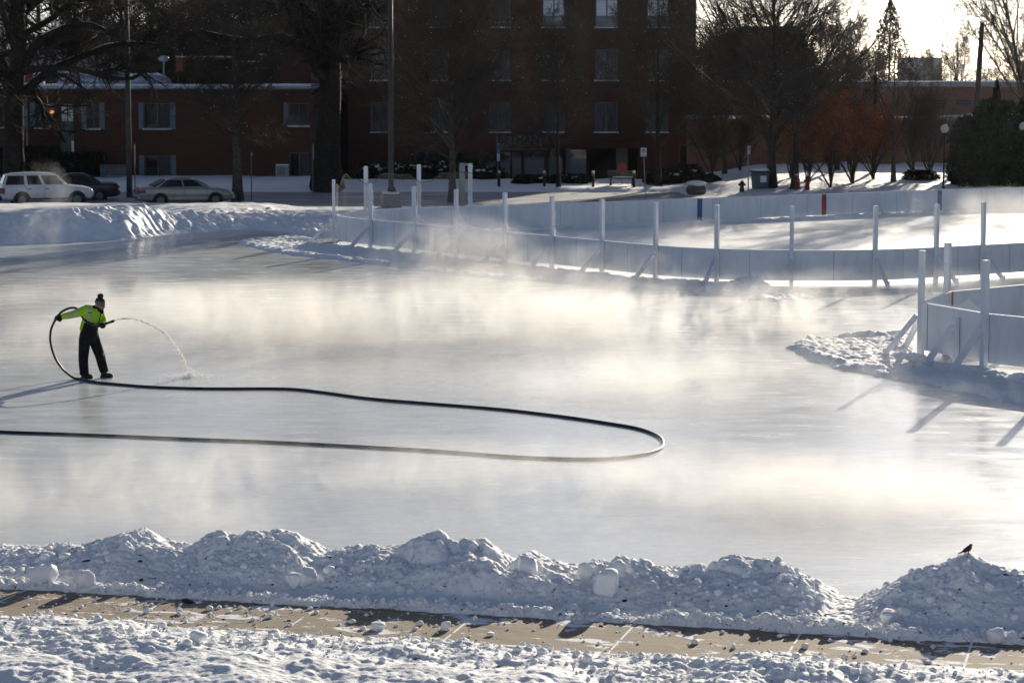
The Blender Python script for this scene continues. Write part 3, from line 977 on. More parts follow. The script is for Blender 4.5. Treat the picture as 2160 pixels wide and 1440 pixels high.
for px, i0, i1, h, br in ((1950, 24, 34, 2.43, 2), (2088, 14, 26, 2.43, 1), (2012, 36, 46, 2.43, 0), (2150, 46, 60, 2.43, 0), (2245, 5, 18, 2.43, 1), (2400, 55, 66, 2.43, 0)):
    best = min(range(i0, i1), key=lambda i: abs(proj(SRf[i][0], SRf[i][1], 0)[0] - px))
    n = SRn[best]; p = SRf[best] + n * 0.10
    MB().box((p[0], p[1], h / 2), (0.135, 0.135, h), math.atan2(n[1], n[0]), 0.008).build('post', M_white, small, off=small.location)
    if br:
        a = np.array(p)
        if br == 2:
            for ang, zz in ((0.0, 0.98), (0.55, 0.86)):
                n2 = np.array([n[0] * math.cos(ang) - n[1] * math.sin(ang), n[0] * math.sin(ang) + n[1] * math.cos(ang)])
                n2 = np.array([-0.80, 0.40]) if ang == 0 else np.array([-0.22, 1.2])
                brace(a, n2, zz, None, small)
        else:
            n2 = np.array([-0.66, 0.30])
            brace(a, n2, 0.98, None, small, 0.15)
# short post with its own rake between the two tall ones
best = min(range(20, 30), key=lambda i: abs(proj(SRf[i][0], SRf[i][1], 0)[0] - 2024))
n = SRn[best]; p = SRf[best] + n * 0.09
MB().box((p[0], p[1], 0.55), (0.10, 0.10, 1.10), math.atan2(n[1], n[0]), 0.006).build('short_post', M_white, small, off=small.location)
brace(p, np.array([-0.68, 0.18]), 0.92, None, small, 0.15)
# red stripe on the inner face of the far boards
best = min(range(36, 48), key=lambda i: abs(proj(SRf[i][0], SRf[i][1], 0.9)[0] - 2018))
p = SRf[best] - SRn[best] * 0.032
MB().box((p[0], p[1], 0.86), (0.13, 0.010, 0.86), math.atan2(tg[best][1], tg[best][0])).build('line_stripe', M_red, small, off=small.location)
# thin clear sheets
for a, c in ((20, 29), (29, 40)):
    V = []
    for i in range(a, c + 1): V += [(SRf[i][0], SRf[i][1], SB1 + 0.004), (SRf[i][0], SRf[i][1], SB1 + 0.95)]
    MB().add(V, [(2 * j, 2 * j + 2, 2 * j + 3, 2 * j + 1) for j in range(c - a)]).build('clear_screen', M_clear, small, off=small.location)
    V = []
    for i in range(a, c + 1):
        f = (i - a) / (c - a); p = SRf[i] + SRn[i] * 0.004
        V += [(p[0], p[1], SB1 + 0.004), (p[0], p[1], SB1 + 0.05 + 0.3 * math.exp(-abs(f - 0.3) * 14))]
    MB().add(V, [(2 * j, 2 * j + 2, 2 * j + 3, 2 * j + 1) for j in range(c - a)]).build('frost_edge', M_frost, small, off=small.location)

# ---- rough snow along the boards
def patch(name, poly, hfun, res, mat_, feather=0.35):
    P = np.array([[v[0], v[1]] for v in poly]); lo = P.min(0) - 0.6; hi = P.max(0) + 0.6
    X, Y = np.meshgrid(np.arange(lo[0], hi[0], res[0]), np.arange(lo[1], hi[1], res[1]))
    # signed distance to the outline (inside positive)
    dmin = np.full(X.shape, 1e9); ins = np.zeros(X.shape, bool)
    for k in range(len(P)):
        a = P[k]; c = P[(k + 1) % len(P)]; ab = c - a
        t = np.clip(((X - a[0]) * ab[0] + (Y - a[1]) * ab[1]) / (ab @ ab), 0, 1)
        dmin = np.minimum(dmin, np.hypot(X - a[0] - t * ab[0], Y - a[1] - t * ab[1]))
        cond = ((a[1] > Y) != (c[1] > Y)) & (X < (c[0] - a[0]) * (Y - a[1]) / (c[1] - a[1] + 1e-12) + a[0])
        ins ^= cond
    sd = np.where(ins, dmin, -dmin) + 0.35 * feather * fbm(X * 1.7, Y * 1.7, 301, 4) * 2
    Z = hfun(X, Y, sd)
    Z = np.where(sd <= 0, -0.05, Z)
    keep = sd > -0.25
    m, n = X.shape
    i = np.arange((m - 1) * n).reshape(m - 1, n)[:, :-1]
    kk = (keep[:-1, :-1] | keep[1:, 1:])
    i = i[kk]
    Q = np.stack([i, i + 1, i + n + 1, i + n], -1)
    used = np.unique(Q); remap = np.full(m * n, -1); remap[used] = np.arange(len(used))
    V = np.stack([X, Y, Z], -1).reshape(-1, 3)[used]
    o = link(name, mk(name, V, [remap[Q]], True), mat_)
    return tag(o, kind='structure')


def rough_h(h0, edge, lump):
    def f(X, Y, sd):
        e = sst(0, 0.12, sd)
        z = e * (h0 + edge * np.exp(-((sd - 0.28) / 0.16) ** 2) * (0.7 + 0.6 * fbm(X * 1.3, Y * 1.3, 311, 3)))
        return z + e * lump * (0.9 * (lumps(X * 3.3, Y * 3.3, 321) - 0.15) + 0.5 * (lumps(X * 7, Y * 7, 331) - 0.2) + 0.5 * fbm(X * 4, Y * 4, 341, 4))
    return f


poly = [G(1652, 733), G(1700, 716), G(1800, 710), G(1930, 708), (9.35, 57.5), (9.0, 55.0), (9.9, 52.6), (11.8, 50.4), (14.0, 47.6), (12.2, 46.2), G(2230, 862), G(2120, 846), G(1960, 812), G(1860, 794), G(1760, 776), G(1690, 754)]
patch('rough_snow', poly, rough_h(0.03, 0.12, 0.055), (0.022, 0.04), M_snow)
# the strip of snow lying along the end boards of the big rink
strip = [rw(-0.25, w) for w in np.linspace(W_FAR + 1.0, W_NEAR - 5, 16)]
outer = [G(500, 512), G(560, 530), G(640, 541), G(760, 553), G(880, 570), G(960, 580), G(1080, 592), G(1200, 597), G(1330, 606), G(1450, 612), G(1560, 622), G(1650, 622)]
poly = [(v[0], v[1]) for v in outer] + [tuple(rw(0.7, W_NEAR - 2.6)), tuple(rw(-0.2, W_NEAR - 6.5))] + [tuple(v) for v in strip[::-1]] + [(-7.3, 95.6), (-8.2, 97.5), (-9.6, 97.0)]
patch('snow_strip', poly, rough_h(0.03, 0.07, 0.06), (0.05, 0.07), M_snow)
c0 = G(1560, 614)
def mound_h(X, Y, sd):
    e = sst(0, 0.3, sd)
    m = 0.42 * np.exp(-((X - c0.x - 0.35) / 0.55) ** 2 - ((Y - c0.y) / 0.7) ** 2) + 0.22 * np.exp(-((X - c0.x + 0.65) / 0.5) ** 2 - ((Y - c0.y) / 0.7) ** 2)
    return e * (m * (1 + 0.5 * fbm(X * 2, Y * 2, 351, 4)) + 0.05 * lumps(X * 4, Y * 4, 361))
patch('snow_heap', [(c0.x - 1.5, c0.y - 0.9), (c0.x + 1.6, c0.y - 0.9), (c0.x + 1.5, c0.y + 0.9), (c0.x - 1.4, c0.y + 0.9)], mound_h, (0.03, 0.05), M_snow)
poly = [G(1568, 632), G(1640, 636), G(1720, 630), G(1700, 622), G(1600, 622)]
patch('rough_snow', poly, rough_h(0.02, 0.02, 0.08), (0.03, 0.06), M_snow)
# snow lying just inside the far boards
poly = [tuple(rw(u, W_FAR + 0.05)) for u in np.linspace(3, 44, 20)] + [tuple(rw(u, W_FAR + 0.55 + 0.25 * math.sin(u * 1.7) + 0.15 * math.sin(u * 4.1))) for u in np.linspace(44, 3, 40)]
patch('snow_strip', poly, rough_h(0.05, 0.02, 0.06), (0.10, 0.06), M_snow)

# ------------------------------------------------------------------ the man with the hose
PG = G(200, 797)
PRZ = math.atan2(-PG.x, PG.y)
PS = FPX / math.hypot(PG.x, PG.y)      # picture points per metre where he stands
person = thing('person', 'man in lime hi-vis jacket, black trousers and pom-pom hat spraying water from a hose', 'person', (PG.x, PG.y, 0), PRZ)
PM = Matrix.Translation((PG.x, PG.y, 0)) @ Matrix.Rotation(PRZ, 4, 'Z')


def L(px, py, y=0.0):
    return Vector(((px - 200) / PS, y, (797 - py) / PS))


def fuse(mb, name, mat_, parent, voxel=0.012, sm=3):
    """one continuous skin round all the shapes collected in mb"""
    me = bpy.data.meshes.new(name + '_raw'); me.from_pydata(mb.V, [], mb.F)
    bm = bmesh.new(); bm.from_mesh(me); bmesh.ops.recalc_face_normals(bm, faces=bm.faces); bm.to_mesh(me); bm.free()
    ob = bpy.data.objects.new(name + '_raw', me); COL.objects.link(ob)
    r = ob.modifiers.new('r', 'REMESH'); r.mode = 'VOXEL'; r.voxel_size = voxel
    if sm:
        s = ob.modifiers.new('s', 'SMOOTH'); s.factor = 0.5; s.iterations = sm
    dg = bpy.context.evaluated_depsgraph_get()
    m2 = bpy.data.meshes.new_from_object(ob.evaluated_get(dg))
    bpy.data.objects.remove(ob); bpy.data.meshes.remove(me)
    m2.name = name
    m2.polygons.foreach_set('use_smooth', [True] * len(m2.polygons))
    return link(name, m2, mat_, parent)


FA = math.atan2(-0.62, 0.78)           # the way his chest faces, seen from above
def ring(cx, cy, z, a, b, ang=FA, n=20, tilt=0.0):
    """a: half breadth across the shoulders, b: half depth"""
    out = []
    for k in range(n):
        t = 2 * math.pi * k / n
        x = b * math.cos(t); y = a * math.sin(t)
        p = Vector((cx + x * math.cos(ang) - y * math.sin(ang), cy + x * math.sin(ang) + y * math.cos(ang), z))
        p.z += tilt * x
        out.append(p)
    return out


def limb(mb, pts, rad, n=12):
    return mb.tube(pts, rad, n)


RS, RE, RWr, RH = L(187, 652, -0.13), L(161, 661, -0.10), L(134, 667, -0.02), L(124.5, 669.5, 0.0)
LS, LE, LWr, LH = Vector((0.10, 0.15, 1.40)), Vector((0.20, 0.05, 1.16)), Vector((0.165, -0.14, 1.12)), L(217, 683.5, -0.23)
HEAD = Vector((0.128, -0.035, 1.552))
HA = math.atan2(-0.36, 0.93)           # the way his face points
hd = Matrix.Rotation(HA, 4, 'Z') @ Matrix.Rotation(R(10), 4, 'Y')
HIPL, KNL, ANL = L(180.5, 716, -0.06), L(177, 757, -0.05), L(178.5, 788, -0.04)
HIPR, KNR, ANR = L(199, 714, 0.06), L(212, 752, 0.03), L(219, 784, 0.04)


def grip(mb, p, t, w, fr=0.0125, hr=0.027, curl=(215, 235, 230, 205), thumb=True):
    t = Vector(t).normalized(); w = Vector(w); w = (w - t * w.dot(t)).normalized(); v = t.cross(w)
    mb.ell(p + w * 0.068, (0.05, 0.034, 0.056), 14, 9, Matrix((w, v, t)).transposed().to_3x3())
    for k in range(4):
        off = (k - 1.5) * 0.0245
        rr = hr + fr
        pts = [p + t * off + w * (rr + 0.035)]
        end = curl[k]
        for a in np.linspace(35, end, 6):
            a = R(a); pts.append(p + t * off * (1 - 0.06 * k) + (w * math.cos(a) + v * math.sin(a)) * rr)
        mb.tube(pts, [fr * 1.15, fr * 1.1, fr * 1.12, fr, fr * 1.02, fr * 0.92, fr * 0.7], 8)
    pts = [p + t * 0.045 + w * 0.07]
    for a in (-45, -85, -125):
        a = R(a); pts.append(p + t * (0.052 - 0.004 * a) + (w * math.cos(a) + v * math.sin(a)) * (hr + fr * 1.1))
    mb.tube(pts, [fr * 1.4, fr * 1.3, fr * 1.15, fr * 0.8], 8)


HT_R, HT_L = Vector((0.45, 0.05, 0.9)), (L(240.5, 675.5, -0.25) - L(205, 687, -0.235))
# --- the body itself, one skin
mb = MB()
mb.ell(HEAD, (0.098, 0.078, 0.122), 18, 14, hd.to_3x3())
H3 = hd.to_3x3()
def hp(x, y, z): return HEAD + H3 @ Vector((x, y, z))
mb.ell(hp(0.045, 0, -0.062), (0.052, 0.055, 0.058), 14, 9, H3)          # jaw
mb.ell(hp(0.088, 0, -0.100), (0.018, 0.024, 0.018), 10, 7, H3)          # chin
mb.tube([hp(0.088, 0, 0.012), hp(0.108, 0, -0.018), hp(0.122, 0, -0.040), hp(0.098, 0, -0.048)], [0.010, 0.013, 0.016, 0.010], 8)   # nose
mb.tube([hp(0.082, -0.05, 0.020), hp(0.099, 0, 0.026), hp(0.082, 0.05, 0.020)], 0.012, 8)   # brow
mb.tube([hp(0.082, -0.026, -0.074), hp(0.101, 0, -0.072), hp(0.082, 0.026, -0.074)], 0.009, 8)   # upper lip
mb.tube([hp(0.080, -0.022, -0.086), hp(0.098, 0, -0.086), hp(0.080, 0.022, -0.086)], 0.009, 8)   # lower lip
for s in (-1, 1):
    mb.ell(hp(-0.006, s * 0.079, -0.012), (0.020, 0.009, 0.033), 10, 7, H3)   # ears
    mb.ell(hp(0.062, s * 0.040, -0.034), (0.026, 0.022, 0.024), 10, 7, H3)    # cheeks
mb.tube([HEAD + Vector((-0.01, 0, -0.06)), Vector((0.075, -0.01, 1.42)), Vector((0.035, 0.0, 1.34))], [0.062, 0.065, 0.085], 12)
mb.loft([ring(-0.095, 0, 0.80, 0.17, 0.115), ring(-0.09, 0, 0.98, 0.165, 0.11), ring(-0.05, 0, 1.16, 0.18, 0.12), ring(-0.01, 0, 1.33, 0.20, 0.125), ring(0.03, 0, 1.43, 0.13, 0.09)])
limb(mb, [RS, RE, RWr, RH - Vector((0.0, 0, 0)) + Vector((0.05, 0, -0.01))], [0.062, 0.05, 0.036, 0.03])
limb(mb, [LS, LE, LWr, LH + Vector((-0.04, 0.04, -0.02))], [0.062, 0.05, 0.036, 0.03])
limb(mb, [HIPL + Vector((0, 0, 0.08)), HIPL, KNL, ANL, ANL + Vector((0, 0, -0.06))], [0.095, 0.09, 0.066, 0.045, 0.045])
limb(mb, [HIPR + Vector((0, 0, 0.08)), HIPR, KNR, ANR, ANR + Vector((0, 0, -0.06))], [0.095, 0.09, 0.066, 0.045, 0.045])
M_skin = mat('skin', (0.36, 0.19, 0.14), 0.6, var=0.12, vscale=12)
fuse(mb, 'body', M_skin, person, 0.007, 2)

# --- jacket: lime above, black below, grey reflective bands
M_jacket = mat('hi_vis_jacket', (0.36, 0.62, 0.03), 0.85, spec=0.2)
q = NT(M_jacket); b = q.t.nodes['Principled BSDF']
tc = q.n('ShaderNodeTexCoord'); sep = q.n('ShaderNodeSeparateXYZ'); q.l(tc.outputs['Object'], sep.inputs[0])
X_, Y_, Z_ = sep.outputs
lime = q.mix(q.noise(tc.outputs['Object'], 7, 4), (0.27, 0.55, 0.02), (0.44, 0.66, 0.04))
def band(v, c, w): return q.math('LESS_THAN', q.math('ABSOLUTE', q.math('SUBTRACT', v, c)), w)
arm_band = q.math('MAXIMUM', band(q.math('ADD', X_, q.math('MULTIPLY', Z_, -0.12)), -0.375 - 0.12 * 1.36, 0.033), band(q.math('ADD', X_, q.math('MULTIPLY', Z_, -0.5)), -0.525 - 0.5 * 1.31, 0.024))
chest = q.math('MULTIPLY', band(X_, -0.085, 0.026), q.math('GREATER_THAN', Z_, 1.0))
refl = q.math('MAXIMUM', arm_band, chest)
c1 = q.mix(refl, lime, (0.42, 0.42, 0.42))
zip_ = q.math('MULTIPLY', band(q.math('ADD', X_, q.math('MULTIPLY', Z_, -0.28)), 0.105 - 0.28 * 1.2, 0.010), q.math('LESS_THAN', Z_, 1.36))
c1 = q.mix(zip_, c1, (0.01, 0.01, 0.012))
low = q.math('LESS_THAN', q.math('ADD', Z_, q.math('MULTIPLY', X_, 0.28)), 1.178)
backstrip = q.math('LESS_THAN', q.math('SUBTRACT', X_, q.math('MULTIPLY', Z_, 0.36)), -0.625)
low = q.math('MULTIPLY', low, q.math('SUBTRACT', 1.0, backstrip))
low = q.math('MULTIPLY', low, q.math('GREATER_THAN', X_, -0.33))
piping = q.math('MULTIPLY', band(q.math('ADD', Z_, q.math('MULTIPLY', X_, 0.28)), 1.150, 0.007), low)
c1 = q.mix(low, c1, (0.010, 0.010, 0.012))
c1 = q.mix(piping, c1, (0.4, 0.4, 0.38))
pocket = q.math('MULTIPLY', band(X_, -0.08, 0.038), band(Z_, 1.40, 0.010))
c1 = q.mix(pocket, c1, (0.02, 0.02, 0.02))
q.l(c1, b.inputs['Base Color'])
bp = q.n('ShaderNodeBump', Strength=0.5, Distance=0.03); q.l(q.noise(q.mapping(tc.outputs['Object'], (1, 1, 1.6)), 11, 3), bp.inputs['Height']); q.l(bp.outputs[0], b.inputs['Normal'])
M_cloth = mat('black_workwear', (0.011, 0.011, 0.012), 0.85, spec=0.2, var=0.3, vscale=9, bump=0.6, bscale=14)
mb = MB()
mb.loft([ring(-0.100, 0, 0.985, 0.235, 0.160), ring(-0.100, 0, 1.06, 0.240, 0.165), ring(-0.075, 0, 1.14, 0.245, 0.170), ring(-0.045, 0, 1.22, 0.250, 0.175), ring(-0.020, 0, 1.30, 0.258, 0.172),
         ring(0.0, 0, 1.37, 0.248, 0.160), ring(0.02, 0, 1.43, 0.20, 0.135), ring(0.045, -0.005, 1.475, 0.125, 0.105)])
limb(mb, [RS + Vector((0.06, 0.04, -0.02)), RS, (RS + RE) / 2, RE, (RE + RWr) / 2 + Vector((0, 0, -0.004)), RWr + Vector((0.015, 0, 0))], [0.12, 0.112, 0.094, 0.082, 0.074, 0.062], 14)
limb(mb, [LS + Vector((-0.04, -0.04, -0.02)), LS, (LS + LE) / 2, LE, (LE + LWr) / 2, LWr + Vector((0, 0.02, 0))], [0.11, 0.105, 0.092, 0.085, 0.072, 0.062], 14)
jk = fuse(mb, 'jacket', M_jacket, person, 0.012, 3)
# high black collar and hood lying on the shoulders
mb = MB()
mb.loft([ring(0.052, -0.01, 1.40, 0.130, 0.120), ring(0.060, -0.012, 1.45, 0.118, 0.112), ring(0.070, -0.012, 1.485, 0.096, 0.094, HA), ring(0.072, -0.010, 1.505, 0.084, 0.080, HA)])
mb.ell(Vector((0.02, 0.03, 1.475)), (0.085, 0.11, 0.060), 12, 8)
mb.ell(Vector((0.17, -0.055, 1.40)), (0.045, 0.05, 0.055), 12, 8)
fuse(mb, 'collar', M_cloth, jk, 0.011, 2)
# trousers
mb = MB()
mb.loft([ring(-0.096, 0, 1.02, 0.222, 0.150), ring(-0.098, 0, 0.94, 0.232, 0.160), ring(-0.10, 0, 0.86, 0.245, 0.170), ring(-0.098, 0, 0.79, 0.240, 0.165), ring(-0.10, 0, 0.735, 0.20, 0.15)])
limb(mb, [HIPL + Vector((0.02, 0, 0.12)), HIPL, (HIPL + KNL) / 2, KNL, (KNL + ANL) / 2, ANL + Vector((0, 0, 0.03)), ANL + Vector((0.004, 0, -0.012))], [0.120, 0.124, 0.115, 0.104, 0.100, 0.098, 0.10], 16)
limb(mb, [HIPR + Vector((-0.02, 0, 0.12)), HIPR, (HIPR + KNR) / 2, KNR, (KNR + ANR) / 2, ANR + Vector((0, 0, 0.03)), ANR + Vector((0.004, 0, -0.012))], [0.122, 0.126, 0.116, 0.106, 0.100, 0.096, 0.098], 16)
mb.ell(L(212, 751, -0.03), (0.085, 0.09, 0.10), 10, 8)
fuse(mb, 'trousers', M_cloth, person, 0.012, 2)
# boots
for A, ang in ((ANL, -0.35), (ANR, -0.18)):
    mb = MB(); f = Vector((math.cos(ang), math.sin(ang), 0))
    base = Vector((A.x, A.y, 0))
    mb.tube([base + Vector((0, 0, 0.17)), base + Vector((0, 0, 0.09)), base + f * 0.01 + Vector((0, 0, 0.055))], [0.068, 0.068, 0.066], 12)
    mb.ell(base + f * 0.06 + Vector((0, 0, 0.052)), (0.135, 0.055, 0.050), 14, 8, Matrix.Rotation(ang, 3, 'Z'))
    mb.ell(base + f * 0.135 + Vector((0, 0, 0.045)), (0.065, 0.053, 0.043), 12, 8, Matrix.Rotation(ang, 3, 'Z'))
    mb.box((base + f * 0.055 + Vector((0, 0, 0.016))), (0.28, 0.095, 0.028), ang, 0.01)
    fuse(mb, 'boot', M_black, person, 0.009, 1)
# gloves closing round the hose
mb = MB(); grip(mb, RH, HT_R, RWr - RH)
limb(mb, [RH + (RWr - RH).normalized() * 0.06, RWr + Vector((0.05, 0, -0.005))], [0.045, 0.058], 12)
fuse(mb, 'glove', M_cloth, person, 0.005, 1)
mb = MB(); grip(mb, LH, HT_L, LWr - LH + Vector((0, 0, -0.06)))
limb(mb, [LH + (LWr - LH).normalized() * 0.05 + Vector((0, 0, -0.03)), LWr + Vector((0, 0.02, 0))], [0.045, 0.058], 12)
fuse(mb, 'glove', M_cloth, person, 0.005, 1)
# knitted hat: grey turn-up, dark crown, bobble
M_knit_d = mat('dark_knit', (0.015, 0.017, 0.016), 0.95, var=0.4, vscale=30, bump=0.8, bscale=60)
M_knit_g = mat('grey_knit', (0.13, 0.135, 0.12), 0.95, var=0.25, vscale=40, bump=0.8, bscale=60)
T0 = hd.to_3x3()
def hring(z, rx, ry, cx=0.0, n=20): return [HEAD + T0 @ Vector((cx + rx * math.cos(2 * math.pi * k / n), ry * math.sin(2 * math.pi * k / n), z)) for k in range(n)]
mb = MB().loft([hring(0.06, 0.10, 0.09), hring(0.09, 0.100, 0.088), hring(0.125, 0.080, 0.072, -0.006), hring(0.145, 0.045, 0.042, -0.012), hring(0.150, 0.01, 0.01, -0.014)])
hat = mb.build('hat', M_knit_d, person, True)
MB().loft([hring(0.012, 0.104, 0.088, -0.004), hring(0.02, 0.110, 0.094), hring(0.065, 0.110, 0.096), hring(0.078, 0.104, 0.092), hring(0.074, 0.096, 0.084)], False).build('hat_brim', M_knit_g, hat, True)
V = lump_verts(4, 2, 0.9, 0.0) * (1 + 0.28 * (fbm(ICO_V[:, 0] * 6 + ICO_V[:, 2] * 4, ICO_V[:, 1] * 6 - ICO_V[:, 2] * 5, 8, 3))[:, None])
V = V * np.array([0.062, 0.06, 0.055]) + np.array(HEAD + T0 @ Vector((-0.012, 0, 0.178)))
link('bobble', mk('bobble', V, [ICO_F], True), M_knit_d, hat)
# dark glasses
mb = MB()
for s in (-1, 1):
    mb.ell(hp(0.098, s * 0.036, -0.008), (0.010, 0.032, 0.022), 12, 8, H3)
    mb.tube([hp(0.09, s * 0.064, -0.004), hp(0.04, s * 0.083, -0.003), hp(-0.01, s * 0.083, -0.008)], 0.005, 6)
mb.tube([hp(0.103, -0.014, -0.004), hp(0.110, 0, 0.0), hp(0.103, 0.014, -0.004)], 0.005, 6)
mb.build('sunglasses', mat('dark_lens', (0.01, 0.01, 0.01), 0.15), person, True)

# ------------------------------------------------------------------ the hose, held by him and lying on the ice
def smooth_path(pts, k=8):
    P = np.array([tuple(p) for p in pts]); t = np.linspace(0, len(P) - 1, (len(P) - 1) * k + 1)
    i = np.clip(np.floor(t).astype(int), 0, len(P) - 2); f = (t - i)[:, None]
    a = P[np.maximum(i - 1, 0)]; b_ = P[i]; c = P[i + 1]; d = P[np.minimum(i + 2, len(P) - 1)]
    return 0.5 * ((2 * b_) + (c - a) * f + (2 * a - 5 * b_ + 4 * c - d) * f ** 2 + (3 * b_ - a - 3 * c + d) * f ** 3)


HR = 0.025
hz = [(-260, 896), (-120, 904), (0, 910), (200, 917), (420, 926), (560, 931), (700, 938), (900, 949), (1080, 962), (1200, 967), (1290, 966), (1350, 959), (1388, 948), (1399, 936), (1390, 920), (1350, 904),
      (1290, 893), (1210, 881), (1140, 872), (1050, 862), (900, 850), (780, 840), (690, 828), (630, 821), (570, 819), (440, 819), (330, 816), (260, 811), (205, 806)]
pts = [G(x, y, HR) for x, y in hz]
pts.append(G(187, 803.2, HR)); pts.append(G(171, 799.3, HR))
up = [(157, 794.5, -0.17, 0.03), (145, 786, -0.12, None), (133, 774.5, -0.08, None), (119, 752, -0.05, None), (110.5, 722, -0.03, None), (111, 698, -0.02, None), (117, 681, -0.01, None)]
for x, y, yy, zz in up:
    v = L(x, y, yy)
    if zz is not None: v.z = max(HR, zz)
    pts.append(PM @ v)
for v in [RH, L(133, 658.5, 0.03), L(146, 651.5, 0.06), L(160, 649.5, 0.06), L(170, 655, 0.03), L(175, 665, -0.06), L(183, 674, -0.215), L(194, 681, -0.275), L(206, 686, -0.262), LH, L(228, 679.8, -0.24), L(240.5, 675.5, -0.25)]:
    pts.append(PM @ Vector(v))
hp_ = smooth_path(pts, 6)
hose = MB().tube([Vector(p) for p in hp_], HR, 10).build('hose', M_black, None, True)
tag(hose, 'long black rubber hose looped over the ice and held up by the man', 'hose')
e1 = Vector(hp_[-1]); e0 = Vector(hp_[-8]); dd = (e1 - e0).normalized()
MB().tube([e1 - dd * 0.06, e1 - dd * 0.05, e1 + dd * 0.012], [HR * 1.05, HR * 1.22, HR * 1.22], 12).build('nozzle', mat('nozzle_metal', (0.03, 0.03, 0.03), 0.4, metal=0.6), hose, True)

# ------------------------------------------------------------------ the water thrown from it
M_water = mat('splashing_water', (0.92, 0.94, 0.95), 0.08, spec=0.5, sss=0.0)
q = NT(M_water); b = q.t.nodes['Principled BSDF']
trl = q.n('ShaderNodeBsdfTranslucent'); trl.inputs['Color'].default_value = (0.95, 0.95, 0.93, 1)
mx = q.n('ShaderNodeMixShader'); mx.inputs[0].default_value = 0.8
q.l(b.outputs[0], mx.inputs[1]); q.l(trl.outputs[0], mx.inputs[2]); q.l(mx.outputs[0], q.t.nodes['Material Output'].inputs['Surface'])
arc = [L(241, 675.2, -0.25), L(252, 671.8, -0.25), L(264, 670.2, -0.25), L(280, 671, -0.25), L(300, 676.5, -0.25), L(320, 685.5, -0.25), L(338, 697, -0.25), L(353, 710, -0.25), L(366, 726, -0.25), L(376, 743, -0.25), L(383, 758, -0.25), L(387, 771, -0.25), L(389, 781, -0.25)]
ap = smooth_path(arc, 14)
n_ = len(ap); rg2 = np.random.default_rng(3)
rad = []
for i in range(n_):
    f = i / n_
    rad.append((0.018 - 0.004 * f) * (1 + 0.5 * (rg2.random() - 0.5)) * (1.0 if f < 0.25 else (0.5 + 0.8 * rg2.random())))
mb = MB()
segs = []
cur = []
for i in range(n_):
    j = Vector(ap[i]) + Vector(rg2.normal(size=3)) * 0.006 * (i / n_)
    cur.append((j, rad[i]))
    if i > n_ * 0.22 and rg2.random() < 0.34 and len(cur) > 2:
        segs.append(cur); cur = []
segs.append(cur)
for c in segs:
    if len(c) > 1:
        rr = [r for _, r in c]; rr[-1] *= 0.4; rr[0] *= 0.6
        mb.tube([p for p, _ in c], rr, 7)
for _ in range(620):
    f = rg2.beta(1.6, 1.2); i = int(f * (n_ - 1))
    p = Vector(ap[i]) + Vector((rg2.normal() * 0.012, rg2.normal() * 0.04, rg2.normal() * 0.022 - 0.02 * rg2.random())) * (0.3 + 1.3 * f)
    mb.add([p + Vector(v) * (0.005 + 0.008 * rg2.random()) for v in ICO1_V], ICO1_F.tolist())
for _ in range(520):
    a = rg2.uniform(0, 6.28); d = abs(rg2.normal()) * 0.26
    p = L(392, 780, -0.25); p = Vector((p.x + math.cos(a) * d * 1.25 + 0.03, p.y + math.sin(a) * d, max(0.004, abs(rg2.normal()) * 0.085 * math.exp(-d * 2.2))))
    mb.add([p + Vector(v) * (0.005 + 0.008 * rg2.random()) for v in ICO1_V], ICO1_F.tolist())
w_ = mb.build('water_stream', M_water, None, True)
w_.matrix_world = PM
tag(w_, 'arcing stream of water falling from the hose and splashing on the ice', 'water')

# ------------------------------------------------------------------ the bird on the right-hand mound
M_bird = mat('bird_feathers', (0.025, 0.022, 0.018), 0.8)
q = NT(M_bird); b = q.t.nodes['Principled BSDF']
tc = q.n('ShaderNodeTexCoord'); sep = q.n('ShaderNodeSeparateXYZ'); q.l(tc.outputs['Object'], sep.inputs[0])
br = q.math('MULTIPLY', q.ramp(q.math('SUBTRACT', sep.outputs[0], q.math('MULTIPLY', sep.outputs[2], 0.35)), -0.025, -0.008), q.ramp(sep.outputs[2], 0.095, 0.082))
q.l(q.mix(br, (0.022, 0.020, 0.016), (0.20, 0.035, 0.015)), b.inputs['Base Color'])
bs, bz = on_plane(2042, 1172, NC)
bp_ = sw(bs, NC)
bz = float(np.max(berm_h(bs + np.linspace(-0.03, 0.03, 7), NC + np.linspace(-0.04, 0.04, 7))))
bird = thing('bird', 'small dark bird with a reddish breast perched on top of the right snow mound', 'bird', (float(bp_[0]), float(bp_[1]), bz - 0.004), 0.0)
mb = MB()
sp = [(-0.096, 0.014), (-0.075, 0.024), (-0.050, 0.038), (-0.022, 0.052), (0.004, 0.064), (0.020, 0.083), (0.0265, 0.102), (0.030, 0.113), (0.033, 0.1225)]
rr = [0.005, 0.009, 0.014, 0.027, 0.0345, 0.0275, 0.0185, 0.0165, 0.006]
mb.tube([(x, 0, z) for x, z in sp], rr, 12)
mb.tube([(0.043, 0, 0.112), (0.050, 0, 0.1105), (0.0585, 0, 0.108)], [0.006, 0.004, 0.0012], 8)
mb.tube([(-0.04, 0.004, 0.042), (-0.075, 0.006, 0.022), (-0.118, 0.0, 0.004)], [0.012, 0.010, 0.006], 8)
for s in (-1, 1):
    mb.tube([(0.004, s * 0.012, 0.040), (0.003, s * 0.012, 0.018), (0.006, s * 0.012, 0.003)], [0.008, 0.0035, 0.003], 8)
    mb.tube([(-0.008, s * 0.012, 0.004), (0.006, s * 0.012, 0.005), (0.022, s * 0.014, 0.003)], 0.003, 6)
fuse(mb, 'body', M_bird, bird, 0.0022, 1)
